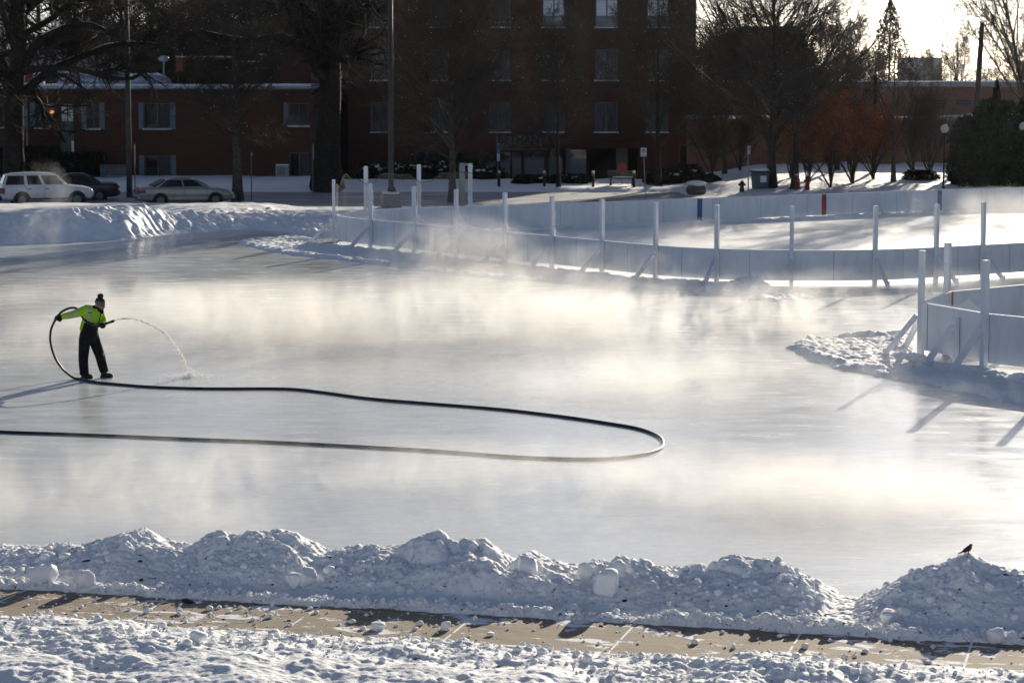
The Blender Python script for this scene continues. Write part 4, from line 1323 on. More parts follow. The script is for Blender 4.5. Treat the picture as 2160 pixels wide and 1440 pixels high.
for s in (-1, 1):
    MB().ell(Vector((-0.022, s * 0.026, 0.052)), (0.050, 0.008, 0.019), 12, 7, Matrix.Rotation(R(-32), 3, 'Y')).build('wing', mat('wing_feathers', (0.018, 0.016, 0.013), 0.8), bird, True)

# ------------------------------------------------------------------ trees
def norm(v): return v / np.maximum(np.linalg.norm(v, axis=-1, keepdims=True), 1e-9)


def tubes(P, Rr, n):
    """P: N x K x 3 lines, Rr: N x K radii -> points and quads"""
    N, K, _ = P.shape
    T = norm(np.gradient(P, axis=1))
    ref = np.where(np.abs(T[..., 2:3]) < 0.9, np.array([0, 0, 1.0]), np.array([1.0, 0, 0]))
    A = norm(np.cross(T, ref)); B = np.cross(T, A)
    ang = np.arange(n) * 2 * np.pi / n
    V = P[:, :, None, :] + Rr[:, :, None, None] * (A[:, :, None, :] * np.cos(ang)[None, None, :, None] + B[:, :, None, :] * np.sin(ang)[None, None, :, None])
    base = (np.arange(N) * K * n)[:, None, None] + (np.arange(K - 1) * n)[None, :, None]
    k = np.arange(n)[None, None, :]; k2 = (np.arange(n) + 1) % n; k2 = k2[None, None, :]
    Q = np.stack([base + k, base + k2, base + n + k2, base + n + k], -1).reshape(-1, 4)
    return V.reshape(-1, 3), Q


def sprout(rg, P, Rr, per, t0, t1, ang, length, K, rratio, upb, wig, lenfall=0.5, rmin=0.004, tpow=1.0, out=0.0):
    """children growing from the lines P; per: how many from each"""
    N, Kp, _ = P.shape
    idx = np.repeat(np.arange(N), per)
    M = len(idx)
    t = t0 + (t1 - t0) * ((np.tile(np.arange(per), N) + rg.random(M)) / per) ** tpow
    f = t * (Kp - 1); i = np.clip(f.astype(int), 0, Kp - 2); fr = (f - i)[:, None]
    p = P[idx, i] * (1 - fr) + P[idx, i + 1] * fr
    r = (Rr[idx, i] * (1 - fr[:, 0]) + Rr[idx, i + 1] * fr[:, 0])
    d0 = norm(P[idx, i + 1] - P[idx, i])
    az = rg.uniform(0, 2 * np.pi, M)
    if N == 1: az = np.arange(M) * 2.39996 + rg.normal(size=M) * 0.4
    ref = np.where(np.abs(d0[:, 2:3]) < 0.9, np.array([0, 0, 1.0]), np.array([1.0, 0, 0]))
    A = norm(np.cross(d0, ref)); B = np.cross(d0, A)
    a = rg.uniform(ang[0], ang[1], M)[:, None]
    d = norm(d0 * np.cos(a) + (A * np.cos(az)[:, None] + B * np.sin(az)[:, None]) * np.sin(a))
    plen = np.linalg.norm(np.diff(P, axis=1), axis=2).sum(1)[idx]
    Ln = plen * rg.uniform(length[0], length[1], M) * (1 - lenfall * t)
    pts = [p]
    step = (Ln / (K - 1))[:, None]
    cur = p
    for k in range(K - 1):
        d = norm(d + np.array([0, 0, upb]) + rg.normal(size=(M, 3)) * wig)
        cur = cur + d * step; pts.append(cur)
    C_ = np.stack(pts, 1)
    r0 = np.maximum(np.minimum(r * rratio, r * 0.95), rmin)
    rr = r0[:, None] * np.linspace(1, 0.35, K)[None, :]
    return C_, np.maximum(rr, rmin * 0.7)


def tree(name, label, cat, loc, spec, seed, group=None, barkm=None, twigm=None, lean=(0, 0), leaf=None, scale=1.0):
    """spec: height, radius, clear, levels (list of dict for sprout), trunk wiggle, top radius share"""
    rg = np.random.default_rng(seed)
    H, r0 = spec['H'], spec['r']
    K = 12
    z = np.linspace(-0.3, H, K)
    P = np.zeros((1, K, 3)); w = spec.get('wig', 0.15)
    off = np.cumsum(rg.normal(size=(K, 2)) * w * H / 60, axis=0); off -= off[1]
    off[:1] = 0
    P[0, :, 2] = z; P[0, :, 0] = off[:, 0] + lean[0] * np.clip(z / H, 0, 1) ** 1.3; P[0, :, 1] = off[:, 1] + lean[1] * np.clip(z / H, 0, 1) ** 1.3
    u = np.linspace(0, 1, K)
    Rr = (r0 * (1 - (1 - spec.get('top', 0.12)) * u ** spec.get('tp', 1.0)))[None, :].copy()
    Rr[0, 0] *= 1.35; Rr[0, 1] *= 1.08
    root = thing(name, label, cat, loc, rg.uniform(0, 6.28) if 'rz' not in spec else spec['rz'], group)
    V, Q = tubes(P, Rr, 12)
    link('trunk', mk('trunk', V, [Q], True), barkm or M_bark, root)
    Vs, Qs, nv = [], [], 0
    lines = [(P, Rr)]
    cp, cr = P, Rr
    if 'limbs' in spec:
        # limbs given by hand as lists of points (x, y, z, radius)
        arr = []; rad = []
        for lm in spec['limbs']:
            a = smooth_path([q_[:3] for q_ in lm], 6); rr_ = np.interp(np.linspace(0, len(lm) - 1, len(a)), range(len(lm)), [q_[3] for q_ in lm])
            k = np.linspace(0, len(a) - 1, 14)
            arr.append(np.stack([np.interp(k, range(len(a)), a[:, c]) for c in range(3)], 1)); rad.append(np.interp(k, range(len(a)), rr_))
        hp0, hr0 = np.stack(arr), np.stack(rad)
        hp0[:, 3:-1] += rg.normal(size=hp0[:, 3:-1].shape) * 0.05
        v, qd = tubes(hp0, hr0, 8); Vs.append(v); Qs.append(qd + nv); nv += len(v)
    for li, lv in enumerate(spec['levels']):
        c, r = sprout(rg, cp, cr, **{k: v for k, v in lv.items() if k not in ('n', 'rfix')})
        if lv.get('rfix'): r = np.minimum(r, lv['rfix'])
        if li == 0 and 'limbs' in spec:
            c2, r2 = sprout(rg, hp0, hr0, **spec['limblevel'])
            v, qd = tubes(c2, r2, 6); Vs.append(v); Qs.append(qd + nv); nv += len(v)
            v, qd = tubes(c, r, lv['n']); Vs.append(v); Qs.append(qd + nv); nv += len(v)
            kk = c.shape[1]
            def rs(a): return np.stack([np.stack([np.interp(np.linspace(0, 1, kk), np.linspace(0, 1, a.shape[1]), a[i, :, j]) for j in range(a.shape[2])], 1) for i in range(len(a))])
            c2r = rs(c2); r2r = rs(r2[..., None])[..., 0]
            c = np.concatenate([c, c2r]); r = np.concatenate([r, r2r])
        else:
            v, qd = tubes(c, r, lv['n']); Vs.append(v); Qs.append(qd + nv); nv += len(v)
        cp, cr = c, r
    if 'limbs' in spec:
        sv, sq, sn = [], [], 0
        for i_ in range(len(hp0)):
            for _ in range(3):
                a_ = int(rg.integers(0, 7)); b_2 = min(13, a_ + int(rg.integers(2, 6)))
                seg = hp0[i_:i_ + 1, a_:b_2 + 1]; rr_ = hr0[i_:i_ + 1, a_:b_2 + 1]
                if seg.shape[1] < 3: continue
                tap = np.sin(np.linspace(0.05, 0.95, seg.shape[1]) * np.pi) ** 0.4
                v, qd = tubes(seg + np.stack([0 * rr_, 0 * rr_, rr_ * 0.72], -1), rr_ * 0.48 * tap[None, :], 6); sv.append(v); sq.append(qd + sn); sn += len(v)
        link('limb_snow', mk('limb_snow', np.concatenate(sv), [np.concatenate(sq)], True), M_snow, root)['kind'] = 'stuff'
    if spec.get('flecks'):  # white specks standing in for glints of frost and water on the twigs
        cnt = spec['flecks']; pk = cp.reshape(-1, 3)
        sel = pk[rg.integers(0, len(pk), cnt)]
        V = (ICO1_V[None] * (rg.uniform(0.009, 0.024, (cnt, 1, 1)) * np.array([1.2, 1.2, 0.7])) + sel[:, None, :]).reshape(-1, 3)
        Fq = (ICO1_F[None] + (np.arange(cnt) * len(ICO1_V))[:, None, None]).reshape(-1, 3)
        link('glint_flecks', mk('glint_flecks', V, [Fq], True), M_snow, root)['kind'] = 'stuff'
    crown = link('crown', mk('crown', np.concatenate(Vs), [np.concatenate(Qs)], True), twigm or M_twig, root)
    if leaf:
        cnt, size, lm, zlo, zhi = leaf
        pk = cp.reshape(-1, 3); pk = pk[(pk[:, 2] > zlo) & (pk[:, 2] < zhi)]
        sel = pk[rg.integers(0, len(pk), cnt)] + rg.normal(size=(cnt, 3)) * size * 1.5
        d1 = norm(rg.normal(size=(cnt, 3))); d2 = norm(np.cross(d1, rg.normal(size=(cnt, 3))))
        s_ = size * rg.uniform(0.6, 1.3, (cnt, 1))
        V = np.stack([sel - d1 * s_, sel - d2 * s_ * 0.55, sel + d1 * s_, sel + d2 * s_ * 0.55], 1).reshape(-1, 3)
        link('leaves', mk('leaves', V, [np.arange(cnt * 4).reshape(-1, 4)]), lm, root)
    root.scale = (scale,) * 3
    return root


def lv(per, t0, t1, ang, length, K, rratio, upb, wig, n=3, lenfall=0.5, rmin=0.006, tpow=1.0, rfix=None):
    return dict(per=per, t0=t0, t1=t1, ang=(R(ang[0]), R(ang[1])), length=length, K=K, rratio=rratio, upb=upb, wig=wig, n=n, lenfall=lenfall, rmin=rmin, tpow=tpow, rfix=rfix)


def vase(H, r, clear, dense=1.0, spread=(22, 48), ll=(0.55, 0.75)):
    return dict(H=H, r=r, top=0.10, tp=0.7, flecks=220, levels=[
        lv(int(22 * dense), clear, 0.94, spread, ll, 10, 0.50, 0.045, 0.05, 6, 0.58, 0.012),
        lv(10, 0.10, 0.97, (18, 50), (0.38, 0.6), 7, 0.55, 0.03, 0.07, 4, 0.5, 0.009),
        lv(9, 0.08, 0.98, (20, 55), (0.36, 0.62), 5, 0.6, 0.02, 0.09, 3, 0.4, 0.0085),
        lv(6, 0.08, 1.0, (20, 60), (0.45, 0.8), 4, 0.7, 0.01, 0.11, 3, 0.3, 0.0078, rfix=0.0095)])


def oak_levels(a=10):
    return [lv(int(a * 1.4), 0.33, 0.98, (35, 80), (0.45, 0.75), 11, 0.5, 0.02, 0.20, 6, 0.45, 0.02),
            lv(9, 0.12, 0.98, (30, 75), (0.35, 0.6), 8, 0.55, 0.01, 0.22, 5, 0.45, 0.014),
            lv(8, 0.08, 0.98, (30, 75), (0.38, 0.62), 6, 0.6, 0.0, 0.20, 3, 0.4, 0.011),
            lv(8, 0.06, 1.0, (25, 70), (0.42, 0.75), 5, 0.7, 0.0, 0.20, 3, 0.3, 0.0095, rfix=0.0125)]


def at(px, Y):
    """ground point under picture column px at depth Y"""
    x = D(px, 400, Y).x
    return (x, Y, Tz(x, Y))


# the great oak at the left edge: bowed limbs reach over to the right
tree('oak_tree', 'huge dark oak at far left with two bowed limbs reaching right over the low roof', 'tree', at(32, 128), dict(H=15.5, r=0.62, top=0.3, wig=0.5, rz=0.0, levels=oak_levels(11),
     limblevel={k: v for k, v in lv(9, 0.2, 1.0, (25, 70), (0.25, 0.5), 11, 0.5, 0.02, 0.20, 6, 0.45, 0.02).items() if k not in ('n', 'rfix')},
     limbs=[[(0.2, 0, 6.0, .30), (1.1, -.3, 7.6, .26), (2.4, -.6, 8.7, .20), (4.2, -.8, 9.0, .14), (5.6, -1, 8.3, .09), (6.6, -1, 7.6, .05)],
            [(0.25, 0, 5.2, .28), (1.6, -.2, 6.4, .22), (3.4, -.5, 7.3, .17), (5.6, -.6, 8.0, .12), (8.2, -.5, 7.8, .07), (9.6, -.4, 7.2, .04)],
            [(-.2, 0, 6.5, .26), (-1.4, .4, 8.6, .2), (-2.0, .5, 11, .12), (-2.6, .4, 13, .06)],
            [(0.1, 0, 8.0, .28), (1.0, .5, 10.0, .22), (2.6, .8, 11.6, .15), (4.6, 1, 12.6, .08), (6.6, 1, 12.8, .04)]]), 11, None, M_bark, M_bark)
# the thick oak before the gap between the buildings
tree('oak_tree', 'thick dark oak before the tower with one long level limb to the left', 'tree', at(690, 136.8), dict(H=15.0, r=0.80, top=0.35, wig=0.4, rz=0.0, levels=oak_levels(10),
     limblevel={k: v for k, v in lv(9, 0.2, 1.0, (25, 70), (0.25, 0.5), 11, 0.5, 0.02, 0.20, 6, 0.45, 0.02).items() if k not in ('n', 'rfix')},
     limbs=[[(-.3, 0, 6.2, .34), (-1.2, -.3, 7.6, .28), (-2.6, -.5, 8.2, .24), (-4.6, -.7, 8.1, .18), (-6.6, -.8, 8.5, .13), (-8.4, -1, 8.0, .07), (-9.6, -1, 7.6, .04)],
            [(.2, 0, 7.4, .36), (1.0, -.2, 8.6, .30), (2.3, -.3, 9.9, .24), (3.8, -.3, 11.2, .18), (5.4, 0, 12.8, .10)],
            [(0, .2, 8.0, .30), (-1.2, .6, 10.0, .24), (-2.6, .8, 11.4, .16), (-4.6, 1, 12.2, .08)],
            [(-.3, 0, 7.0, .26), (-1.6, .6, 9.4, .2), (-3.6, .8, 10.2, .12), (-6.0, 1, 10.0, .06)]]), 23, None, M_bark, M_bark)
# slim tree in front of the low building
slim = dict(flecks=260, H=10.5, r=0.30, top=0.10, tp=0.8, wig=0.15, levels=[
    lv(30, 0.30, 0.97, (45, 82), (0.34, 0.52), 8, 0.32, 0.02, 0.09, 5, 0.45, 0.014),
    lv(10, 0.12, 0.97, (30, 65), (0.38, 0.6), 6, 0.55, 0.01, 0.12, 3, 0.5, 0.010),
    lv(8, 0.1, 1.0, (25, 65), (0.38, 0.65), 5, 0.65, 0.0, 0.14, 3, 0.4, 0.0085),
    lv(6, 0.1, 1.0, (25, 60), (0.45, 0.75), 4, 0.7, 0.0, 0.14, 3, 0.3, 0.008, rfix=0.010)])
tree('street_tree', 'slim bare street tree with level branches just right of the silver car', 'tree', at(501, 126.2), slim, 31, None, M_bark2)
tree('street_tree', 'dense vase-shaped bare tree with reddish twig tips in front of the tower entrance', 'tree', at(954, 124.5), vase(10.8, 0.22, 0.19, 1.9, (28, 66), (0.5, 0.72)), 41, None, M_bark2, None, (0.1, 0), (900, 0.035, M_redtwig, 3.0, 8.0))
tree('street_tree', 'small thin bare tree between the entrance sign and the tower windows', 'tree', at(1178, 137.0), vase(8.4, 0.13, 0.16, 0.9, (18, 48)), 43, None, M_bark)
tree('street_tree', 'bare tree with a few orange leaves by the right corner of the tower', 'tree', at(1388, 139.0), vase(10.0, 0.20, 0.2, 1.1, (22, 54), (0.5, 0.7)), 47, None, M_bark, None, (0, 0), (700, 0.035, M_redtwig, 3.5, 9.5))
tree('street_tree', 'large wide bare tree with a dark vase-shaped crown right of the tower', 'tree', at(1627, 132.0), vase(12.2, 0.30, 0.16, 2.6, (26, 68), (0.58, 0.8)), 53, None, M_bark, None, (0, 0), (300, 0.03, M_redtwig, 3.5, 8))
tree('street_tree', 'slim bare tree with thin rising branches near the globe lamp', 'tree', at(1884, 135.5), dict(H=7.6, r=0.15, top=0.12, tp=0.7, levels=[lv(9, 0.26, 0.92, (20, 44), (0.55, 0.75), 9, 0.5, 0.045, 0.05, 6, 0.55, 0.012), lv(7, 0.12, 0.97, (20, 50), (0.38, 0.6), 7, 0.55, 0.03, 0.07, 4, 0.5, 0.009), lv(6, 0.1, 0.98, (20, 55), (0.36, 0.62), 5, 0.6, 0.02, 0.09, 3, 0.4, 0.008), lv(3, 0.1, 1.0, (20, 60), (0.45, 0.8), 4, 0.7, 0.01, 0.11, 3, 0.3, 0.007, rfix=0.009)]), 59, None, M_bark2)
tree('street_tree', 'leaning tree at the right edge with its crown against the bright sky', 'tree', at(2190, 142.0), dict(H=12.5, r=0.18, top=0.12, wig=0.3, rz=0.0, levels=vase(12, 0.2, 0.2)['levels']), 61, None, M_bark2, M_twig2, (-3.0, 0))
t_ = tree('street_tree', 'round bare tree between the tower corner and the large vase-shaped tree', 'tree', at(1528, 145.0), vase(7.4, 0.16, 0.14, 1.5, (24, 66)), 54, None, M_bark2)
g = at(1765, 143.5); dup(t_, g, 2.0, 1.05, 'round bare tree rising right behind the rusty thicket')
# the rust-coloured thicket
bush = dict(H=3.2, r=0.07, top=0.3, wig=0.5, levels=[
    lv(14, 0.03, 0.45, (6, 34), (0.9, 1.4), 8, 0.9, 0.02, 0.06, 5, 0.2, 0.036),
    lv(7, 0.25, 0.98, (20, 50), (0.4, 0.6), 6, 0.55, 0.02, 0.12, 3, 0.4, 0.012),
    lv(6, 0.1, 1.0, (20, 60), (0.4, 0.7), 5, 0.6, 0.01, 0.14, 3, 0.3, 0.009),
    lv(4, 0.1, 1.0, (20, 60), (0.5, 0.8), 4, 0.7, 0.0, 0.14, 3, 0.3, 0.0085)])
for i, (px, Y, s, n_, lab) in enumerate([(1706, 133.5, 0.76, 2600, 'thin-stemmed rusty shrub just right of the big vase-shaped tree'), (1752, 131.5, 0.83, 3600, 'many-stemmed shrub in the middle of the rusty thicket with a thick stem bundle'),
                                         (1800, 134.5, 0.83, 3600, 'brightest rusty-leaved shrub left of the slim bare tree'), (1842, 137, 0.76, 2200, 'rusty shrub standing directly behind the slim bare tree'), (1668, 138, 0.73, 1500, 'dull red-brown shrub behind the big tree trunk')]):
    tree('shrub', lab, 'shrub', at(px, Y), bush, 70 + i, 'rusty shrubs behind the far rink boards', M_bark, M_twig, (0, 0), (int(n_ * 2.2), 0.075, M_rust, 1.9, 9.5), s)
for i, (px, Y, s, lab) in enumerate([(1500, 143, 0.7, 'bare low shrub at the foot of the low brick building right of the tower'), (1560, 146, 0.85, 'bare brown shrub behind the right no-parking sign'), (1925, 139, 0.85, 'low bare shrub between the slim tree and the globe lamp'), (1960, 141, 0.85, 'low bare shrub beside the globe lamp post')]):
    tree('shrub', lab, 'shrub', at(px, Y), bush, 80 + i, 'low bare shrubs on the snowy lawn', M_bark, M_twig, (0, 0), (260, 0.05, M_redtwig, 0.5, 6.5), s)
o = tree('park_tree', 'stout dark trunk in the thicket beside the big vase-shaped tree', 'tree', at(1677, 131.0), vase(6.4, 0.27, 0.45, 0.8), 90, None, M_bark)

# trees far behind, sharing a few shapes
bgA = tree('background_tree', 'grey bare tree rising behind the low building at left', 'tree', at(150, 182), dict(H=17, r=0.32, top=0.15, wig=0.3, levels=oak_levels(14)), 101, 'bare trees behind the buildings', M_bark2, M_twig)
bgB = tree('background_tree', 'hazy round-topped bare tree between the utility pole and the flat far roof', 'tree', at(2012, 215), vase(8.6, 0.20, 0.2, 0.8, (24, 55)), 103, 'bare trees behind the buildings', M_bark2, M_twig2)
for i, (src, px, Y, s, lab) in enumerate([
        (bgA, 40, 190, 1.05, 'bare tree behind the big oak trunk at the left edge'), (bgA, 265, 178, 0.95, 'bare tree over the snowy house roof at left'), (bgA, 370, 186, 1.05, 'bare tree behind the pale roof ducts'),
        (bgA, 470, 176, 1.0, 'bare tree behind the red rooftop frame'), (bgA, 575, 192, 1.0, 'bare tree just left of the tower wall'), (bgA, 90, 205, 1.1, 'farther bare tree behind the snowy house'), (bgA, 330, 210, 1.1, 'farther bare tree in the gap above the roof ducts'), (bgA, 520, 215, 1.1, 'farther bare tree left of the tower behind the nearer ones'), (bgA, 205, 195, 1.15, 'tall bare tree between the two others over the house roof'),
        (bgB, 1500, 172, 0.95, 'bare tree close against the right edge of the tower'), (bgB, 1570, 230, 0.8, 'bare tree behind the dark flat-topped roof'), (bgB, 1720, 180, 0.72, 'bare tree behind the low brick building, left of the spruce'),
        (bgB, 1800, 225, 0.8, 'small hazy bare tree left of the pointed spruce'), (bgB, 1930, 235, 0.80, 'small hazy bare tree right of the pointed spruce'), (bgB, 2085, 205, 0.62, 'hazy bare tree just right of the utility pole'),
        (bgB, 2140, 190, 0.85, 'tall hazy bare tree at the right edge behind the leaning one'), (bgB, 1962, 260, 0.80, 'farthest hazy bare tree in front of the flat far roof'), (bgB, 1840, 250, 0.82, 'hazy bare tree behind the spruce'), (bgB, 2165, 240, 0.9, 'far hazy bare tree at the right edge')]):
    g = at(px, Y)
    dup(src, (g[0], g[1], g[2]), 1.3 * i, s, lab, 'bare trees behind the buildings')
bgC = tree('background_tree', 'low twiggy tree behind the white vents of the low roof', 'tree', at(70, 178), vase(7.0, 0.15, 0.08, 1.3, (25, 72)), 107, 'low twiggy trees behind the low building', M_bark2, M_twig)
for i, (px, Y, s, lab) in enumerate([(345, 172, 1.05, 'low twiggy tree behind the roof dish'), (400, 176, 1.15, 'low twiggy tree behind the left end of the red rooftop frame'), (452, 173, 1.1, 'low twiggy tree behind the middle of the red rooftop frame'), (503, 177, 1.2, 'low twiggy tree behind the second red rooftop frame'),
        (550, 174, 1.1, 'low twiggy tree behind the third red rooftop frame'), (600, 178, 1.15, 'low twiggy tree in the gap against the tower wall'), (290, 190, 1.2, 'low twiggy tree at the right end of the snowy house roof'), (5, 176, 1.1, 'low twiggy tree cut by the left edge behind the oak'), (430, 200, 1.5, 'taller twiggy tree far behind the red rooftop frame'), (350, 205, 1.5, 'taller twiggy tree far behind the roof dish'), (520, 203, 1.6, 'taller twiggy tree far behind, left of the tower')]):
    g = at(px, Y); dup(bgC, (g[0], g[1], g[2]), 0.9 * i, s, lab, 'low twiggy trees behind the low building')


def needles(name, label, cat, loc, fn, cnt, size, m, trunk_h, trunk_r, seed):
    """evergreen: thousands of small sprays spread through the crown's volume by fn(rg, n)"""
    rg = np.random.default_rng(seed)
    root = thing(name, label, cat, loc)
    P = np.zeros((1, 6, 3)); P[0, :, 2] = np.linspace(-0.2, trunk_h, 6)
    V, Q = tubes(P, (trunk_r * np.linspace(1, 0.15, 6))[None, :], 8)
    link('trunk', mk('trunk', V, [Q], True), M_bark, root)
    p = fn(rg, cnt); cnt = len(p)
    d1 = norm(rg.normal(size=(cnt, 3)) + np.array([0, 0, 0.3])); d2 = norm(np.cross(d1, rg.normal(size=(cnt, 3))))
    s_ = size * rg.uniform(0.5, 1.4, (cnt, 1))
    V = np.stack([p - d1 * s_, p - d2 * s_ * 0.4, p + d1 * s_, p + d2 * s_ * 0.4], 1).reshape(-1, 3)
    link('crown', mk('crown', V, [np.arange(cnt * 4).reshape(-1, 4)]), m, root)
    return root


def yew(rx, ry, h, wob):
    def fn(rg, n):
        a = rg.uniform(0, 6.283, n); zz = rg.random(n); rr = np.sqrt(rg.uniform(0.35, 1, n))
        prof = np.sqrt(np.clip(1 - np.abs(zz * 1.15 - 0.35) ** 2.4, 0, 1))
        k = 1 + wob * fbm(a * 2.2, zz * 4, 5, 4)
        return np.stack([np.cos(a) * rx * prof * rr * k, np.sin(a) * ry * prof * rr * k, zz * h * (1 + 0.25 * wob * fbm(a * 1.6, zz * 0 + 1.5, 9, 3))], 1)
    return fn


def spruce(h, r):
    def fn(rg, n):
        zz = rg.random(n) ** 1.4; tier = (zz * 13) % 1.0
        a = rg.uniform(0, 6.283, n); arm = np.floor(zz * 13); a = np.round(a / 6.283 * 9 + arm * 0.37) * 6.283 / 9 + rg.normal(size=n) * 0.13
        R_ = r * (1 - zz) ** 0.85 * (0.35 + 0.65 * rg.random(n)) * (0.75 + 0.5 * _h(np.round(a * 3), arm, 3))
        return np.stack([np.cos(a) * R_, np.sin(a) * R_, h * (0.1 + 0.9 * zz) - 0.30 * R_ + 0.1 * rg.normal(size=n)], 1)
    return fn


for px, Y, rx, h, lab in ((2060, 134.0, 1.5, 3.7, 'dark rounded evergreen next to the globe lamp'), (2118, 134.0, 1.9, 4.6, 'larger dark evergreen at the right edge before the snowy house'), (2200, 132.0, 1.7, 4.0, 'dark evergreen cut by the right edge of the picture')):
    g = at(px, Y)
    needles('evergreen_bush', lab, 'evergreen', (g[0], g[1], g[2] - 0.1), yew(rx, 1.6, h, 0.5), 16000, 0.12, M_ever, h * 0.8, 0.12, int(px))
g = at(2098, 136.5)
needles('evergreen_bush', 'narrow pointed evergreen rising above the rounded ones at right', 'evergreen', (g[0], g[1], g[2]), spruce(5.4, 0.8), 6000, 0.11, M_ever, 5.2, 0.1, 5)
g = at(1872, 195)
needles('spruce_tree', 'tall pointed spruce with a ragged top against the bright sky', 'tree', (g[0], g[1], g[2]), spruce(11.4, 3.8), 6500, 0.14, mat('spruce_needles', (0.05, 0.05, 0.036), 0.9, var=0.3), 11.9, 0.16, 6)

# ------------------------------------------------------------------ buildings
def fz(py, Y): return D(1080, py, Y).z
def fx(px, Y): return D(px, 400, Y).x


def wall_open(mb, x0, x1, z0, z1, Y, th, ops):
    xs = sorted({x0, x1, *[min(max(v, x0), x1) for o in ops for v in (o[0], o[1])]})
    zs = sorted({z0, z1, *[min(max(v, z0), z1) for o in ops for v in (o[2], o[3])]})
    for a, c in zip(xs[:-1], xs[1:]):
        run = None
        for e, g in zip(zs[:-1], zs[1:]):
            xm, zm = (a + c) / 2, (e + g) / 2
            hole = any(o[0] < xm < o[1] and o[2] < zm < o[3] for o in ops)
            if hole:
                if run: mb.box(((a + c) / 2, Y + th / 2, (run[0] + run[1]) / 2), (c - a, th, run[1] - run[0])); run = None
            else:
                run = [run[0] if run else e, g]
        if run: mb.box(((a + c) / 2, Y + th / 2, (run[0] + run[1]) / 2), (c - a, th, run[1] - run[0]))


def window(root, o, Y, kind='curtain', bars=(0.5,), rail=None, shutters=None, sill=True, fm=None, lower=None):
    """o: x0, x1, z0, z1 of an opening whose wall face is at Y; the frame sits back in it"""
    x0, x1, z0, z1 = o; w = x1 - x0; h = z1 - z0; fm = fm or M_frame
    yb = Y + 0.16
    off = root.location
    m = MB(); t = 0.055
    m.box((x0 + t / 2, yb, (z0 + z1) / 2), (t, 0.07, h)); m.box((x1 - t / 2, yb, (z0 + z1) / 2), (t, 0.07, h))
    m.box(((x0 + x1) / 2, yb, z1 - t / 2), (w - 2 * t, 0.068, t)); m.box(((x0 + x1) / 2, yb, z0 + t / 2), (w - 2 * t, 0.068, t))
    for bfr in bars: m.box((x0 + bfr * w, yb, (z0 + z1) / 2), (0.05, 0.064, h - 2 * t))
    if rail:
        for rr in rail: m.box(((x0 + x1) / 2, yb, z0 + rr * h), (w - 2 * t, 0.060, 0.045))
    win = m.build('window', fm, root, off=off)
    MB().box(((x0 + x1) / 2, yb + 0.045, (z0 + z1) / 2), (w, 0.012, h)).build('pane', {'pale': M_pale, 'shop': M_shop}.get(kind, M_glass), win, off=(0, 0, 0) if False else off)
    if kind in ('curtain', 'half', 'pale', 'dim', 'dark'):
        cuts = [0.0] + list(bars) + [1.0]
        for k in range(len(cuts) - 1):
            if kind == 'half' and k % 2 == 0: continue
            a = x0 + cuts[k] * w + 0.06; c = x0 + cuts[k + 1] * w - 0.04
            zb = z0 + (0.06 if lower is None else lower * h)
            MB().box(((a + c) / 2, yb + 0.030, (zb + z1 - 0.06) / 2), (c - a, 0.006, z1 - 0.06 - zb)).build('curtain', {'pale': M_blind, 'dim': M_dim, 'dark': M_dusk}.get(kind, M_curtain), win, off=off)
    if sill: MB().box(((x0 + x1) / 2, Y - 0.02, z0 - 0.045), (w + 0.16, 0.16, 0.085)).build('sill', M_snow_sill, win, off=off)
    if shutters:
        for sx in shutters:
            xc = x0 - 0.17 if sx < 0 else x1 + 0.17
            m = MB().box((xc, Y - 0.022, (z0 + z1) / 2), (0.30, 0.04, h + 0.1))
            for kk in range(9): m.box((xc, Y - 0.046, z0 + (kk + 0.5) * h / 9), (0.22, 0.012, 0.03))
            m.build('shutter', M_shutter, root, off=off)
    return win


M_shop = mat('shop_glass', (0.012, 0.014, 0.016), 0.05, spec=0.5, ior=2.3)
M_dim = mat('dim_curtain', (0.12, 0.123, 0.12), 0.7, var=0.6, vscale=2.0, stretch=(5, 5, 0.8))
M_dusk = mat('dark_curtain', (0.045, 0.05, 0.055), 0.6, var=0.5, vscale=2.0, stretch=(4, 4, 0.8))
M_pale = mat('reflecting_glass', (0.20, 0.21, 0.22), 0.12, spec=0.8, var=0.35, vscale=1.3)
M_snow_sill = mat('snowy_sill', (0.55, 0.57, 0.60), 0.8, var=0.25, vscale=2)

# ---- the low two-storey building at the left
YL = 149.0
LX0, LX1 = fx(-160, YL), fx(655, YL)
LZ = fz(186, YL)
low = thing('brick_building', 'low two-storey red brick building with grey shutters and a snowy flat roof', 'building', ((LX0 + LX1) / 2, YL, 0))
ops = []; wl = []
def addw(x0, x1, y0, y1, **kw):
    o = (fx(x0, YL), fx(x1, YL), fz(y1, YL), fz(y0, YL)); ops.append(o); wl.append((o, kw))
addw(8, 46, 218, 268, kind='curtain', shutters=(1,))
addw(78, 105, 218, 269, kind='half', shutters=(-1, 1))
addw(186, 212, 218, 271, kind='curtain', shutters=(-1, 1))
addw(306, 361, 218, 271, kind='half', shutters=(-1, 1))
addw(611, 660 - 8, 218, 265, kind='none', shutters=(-1,))
addw(306, 361, 329, 372, kind='half', shutters=(-1, 1))
addw(186, 212, 330, 372, kind='none', shutters=(-1, 1))
addw(611, 652, 322, 382, kind='half', shutters=())
addw(8, 20, 325, 372, kind='none')
door_o = (fx(130, YL), fx(158, YL), fz(388, YL), fz(219, YL)); ops.append(door_o)
m = MB(); wall_open(m, LX0, LX1, -0.2, LZ, YL, 0.3, ops)
m.box((LX0 - 0.0 + 0.15, YL + 9.3, LZ / 2 - 0.1), (0.3, 18, LZ + 0.2)); m.box((LX1 - 0.15, YL + 9.3, LZ / 2 - 0.1), (0.3, 18, LZ + 0.2)); m.box(((LX0 + LX1) / 2, YL + 18.2, LZ / 2 - 0.1), (LX1 - LX0, 0.3, LZ + 0.2))
m.build('wall', M_brick, low, off=low.location)
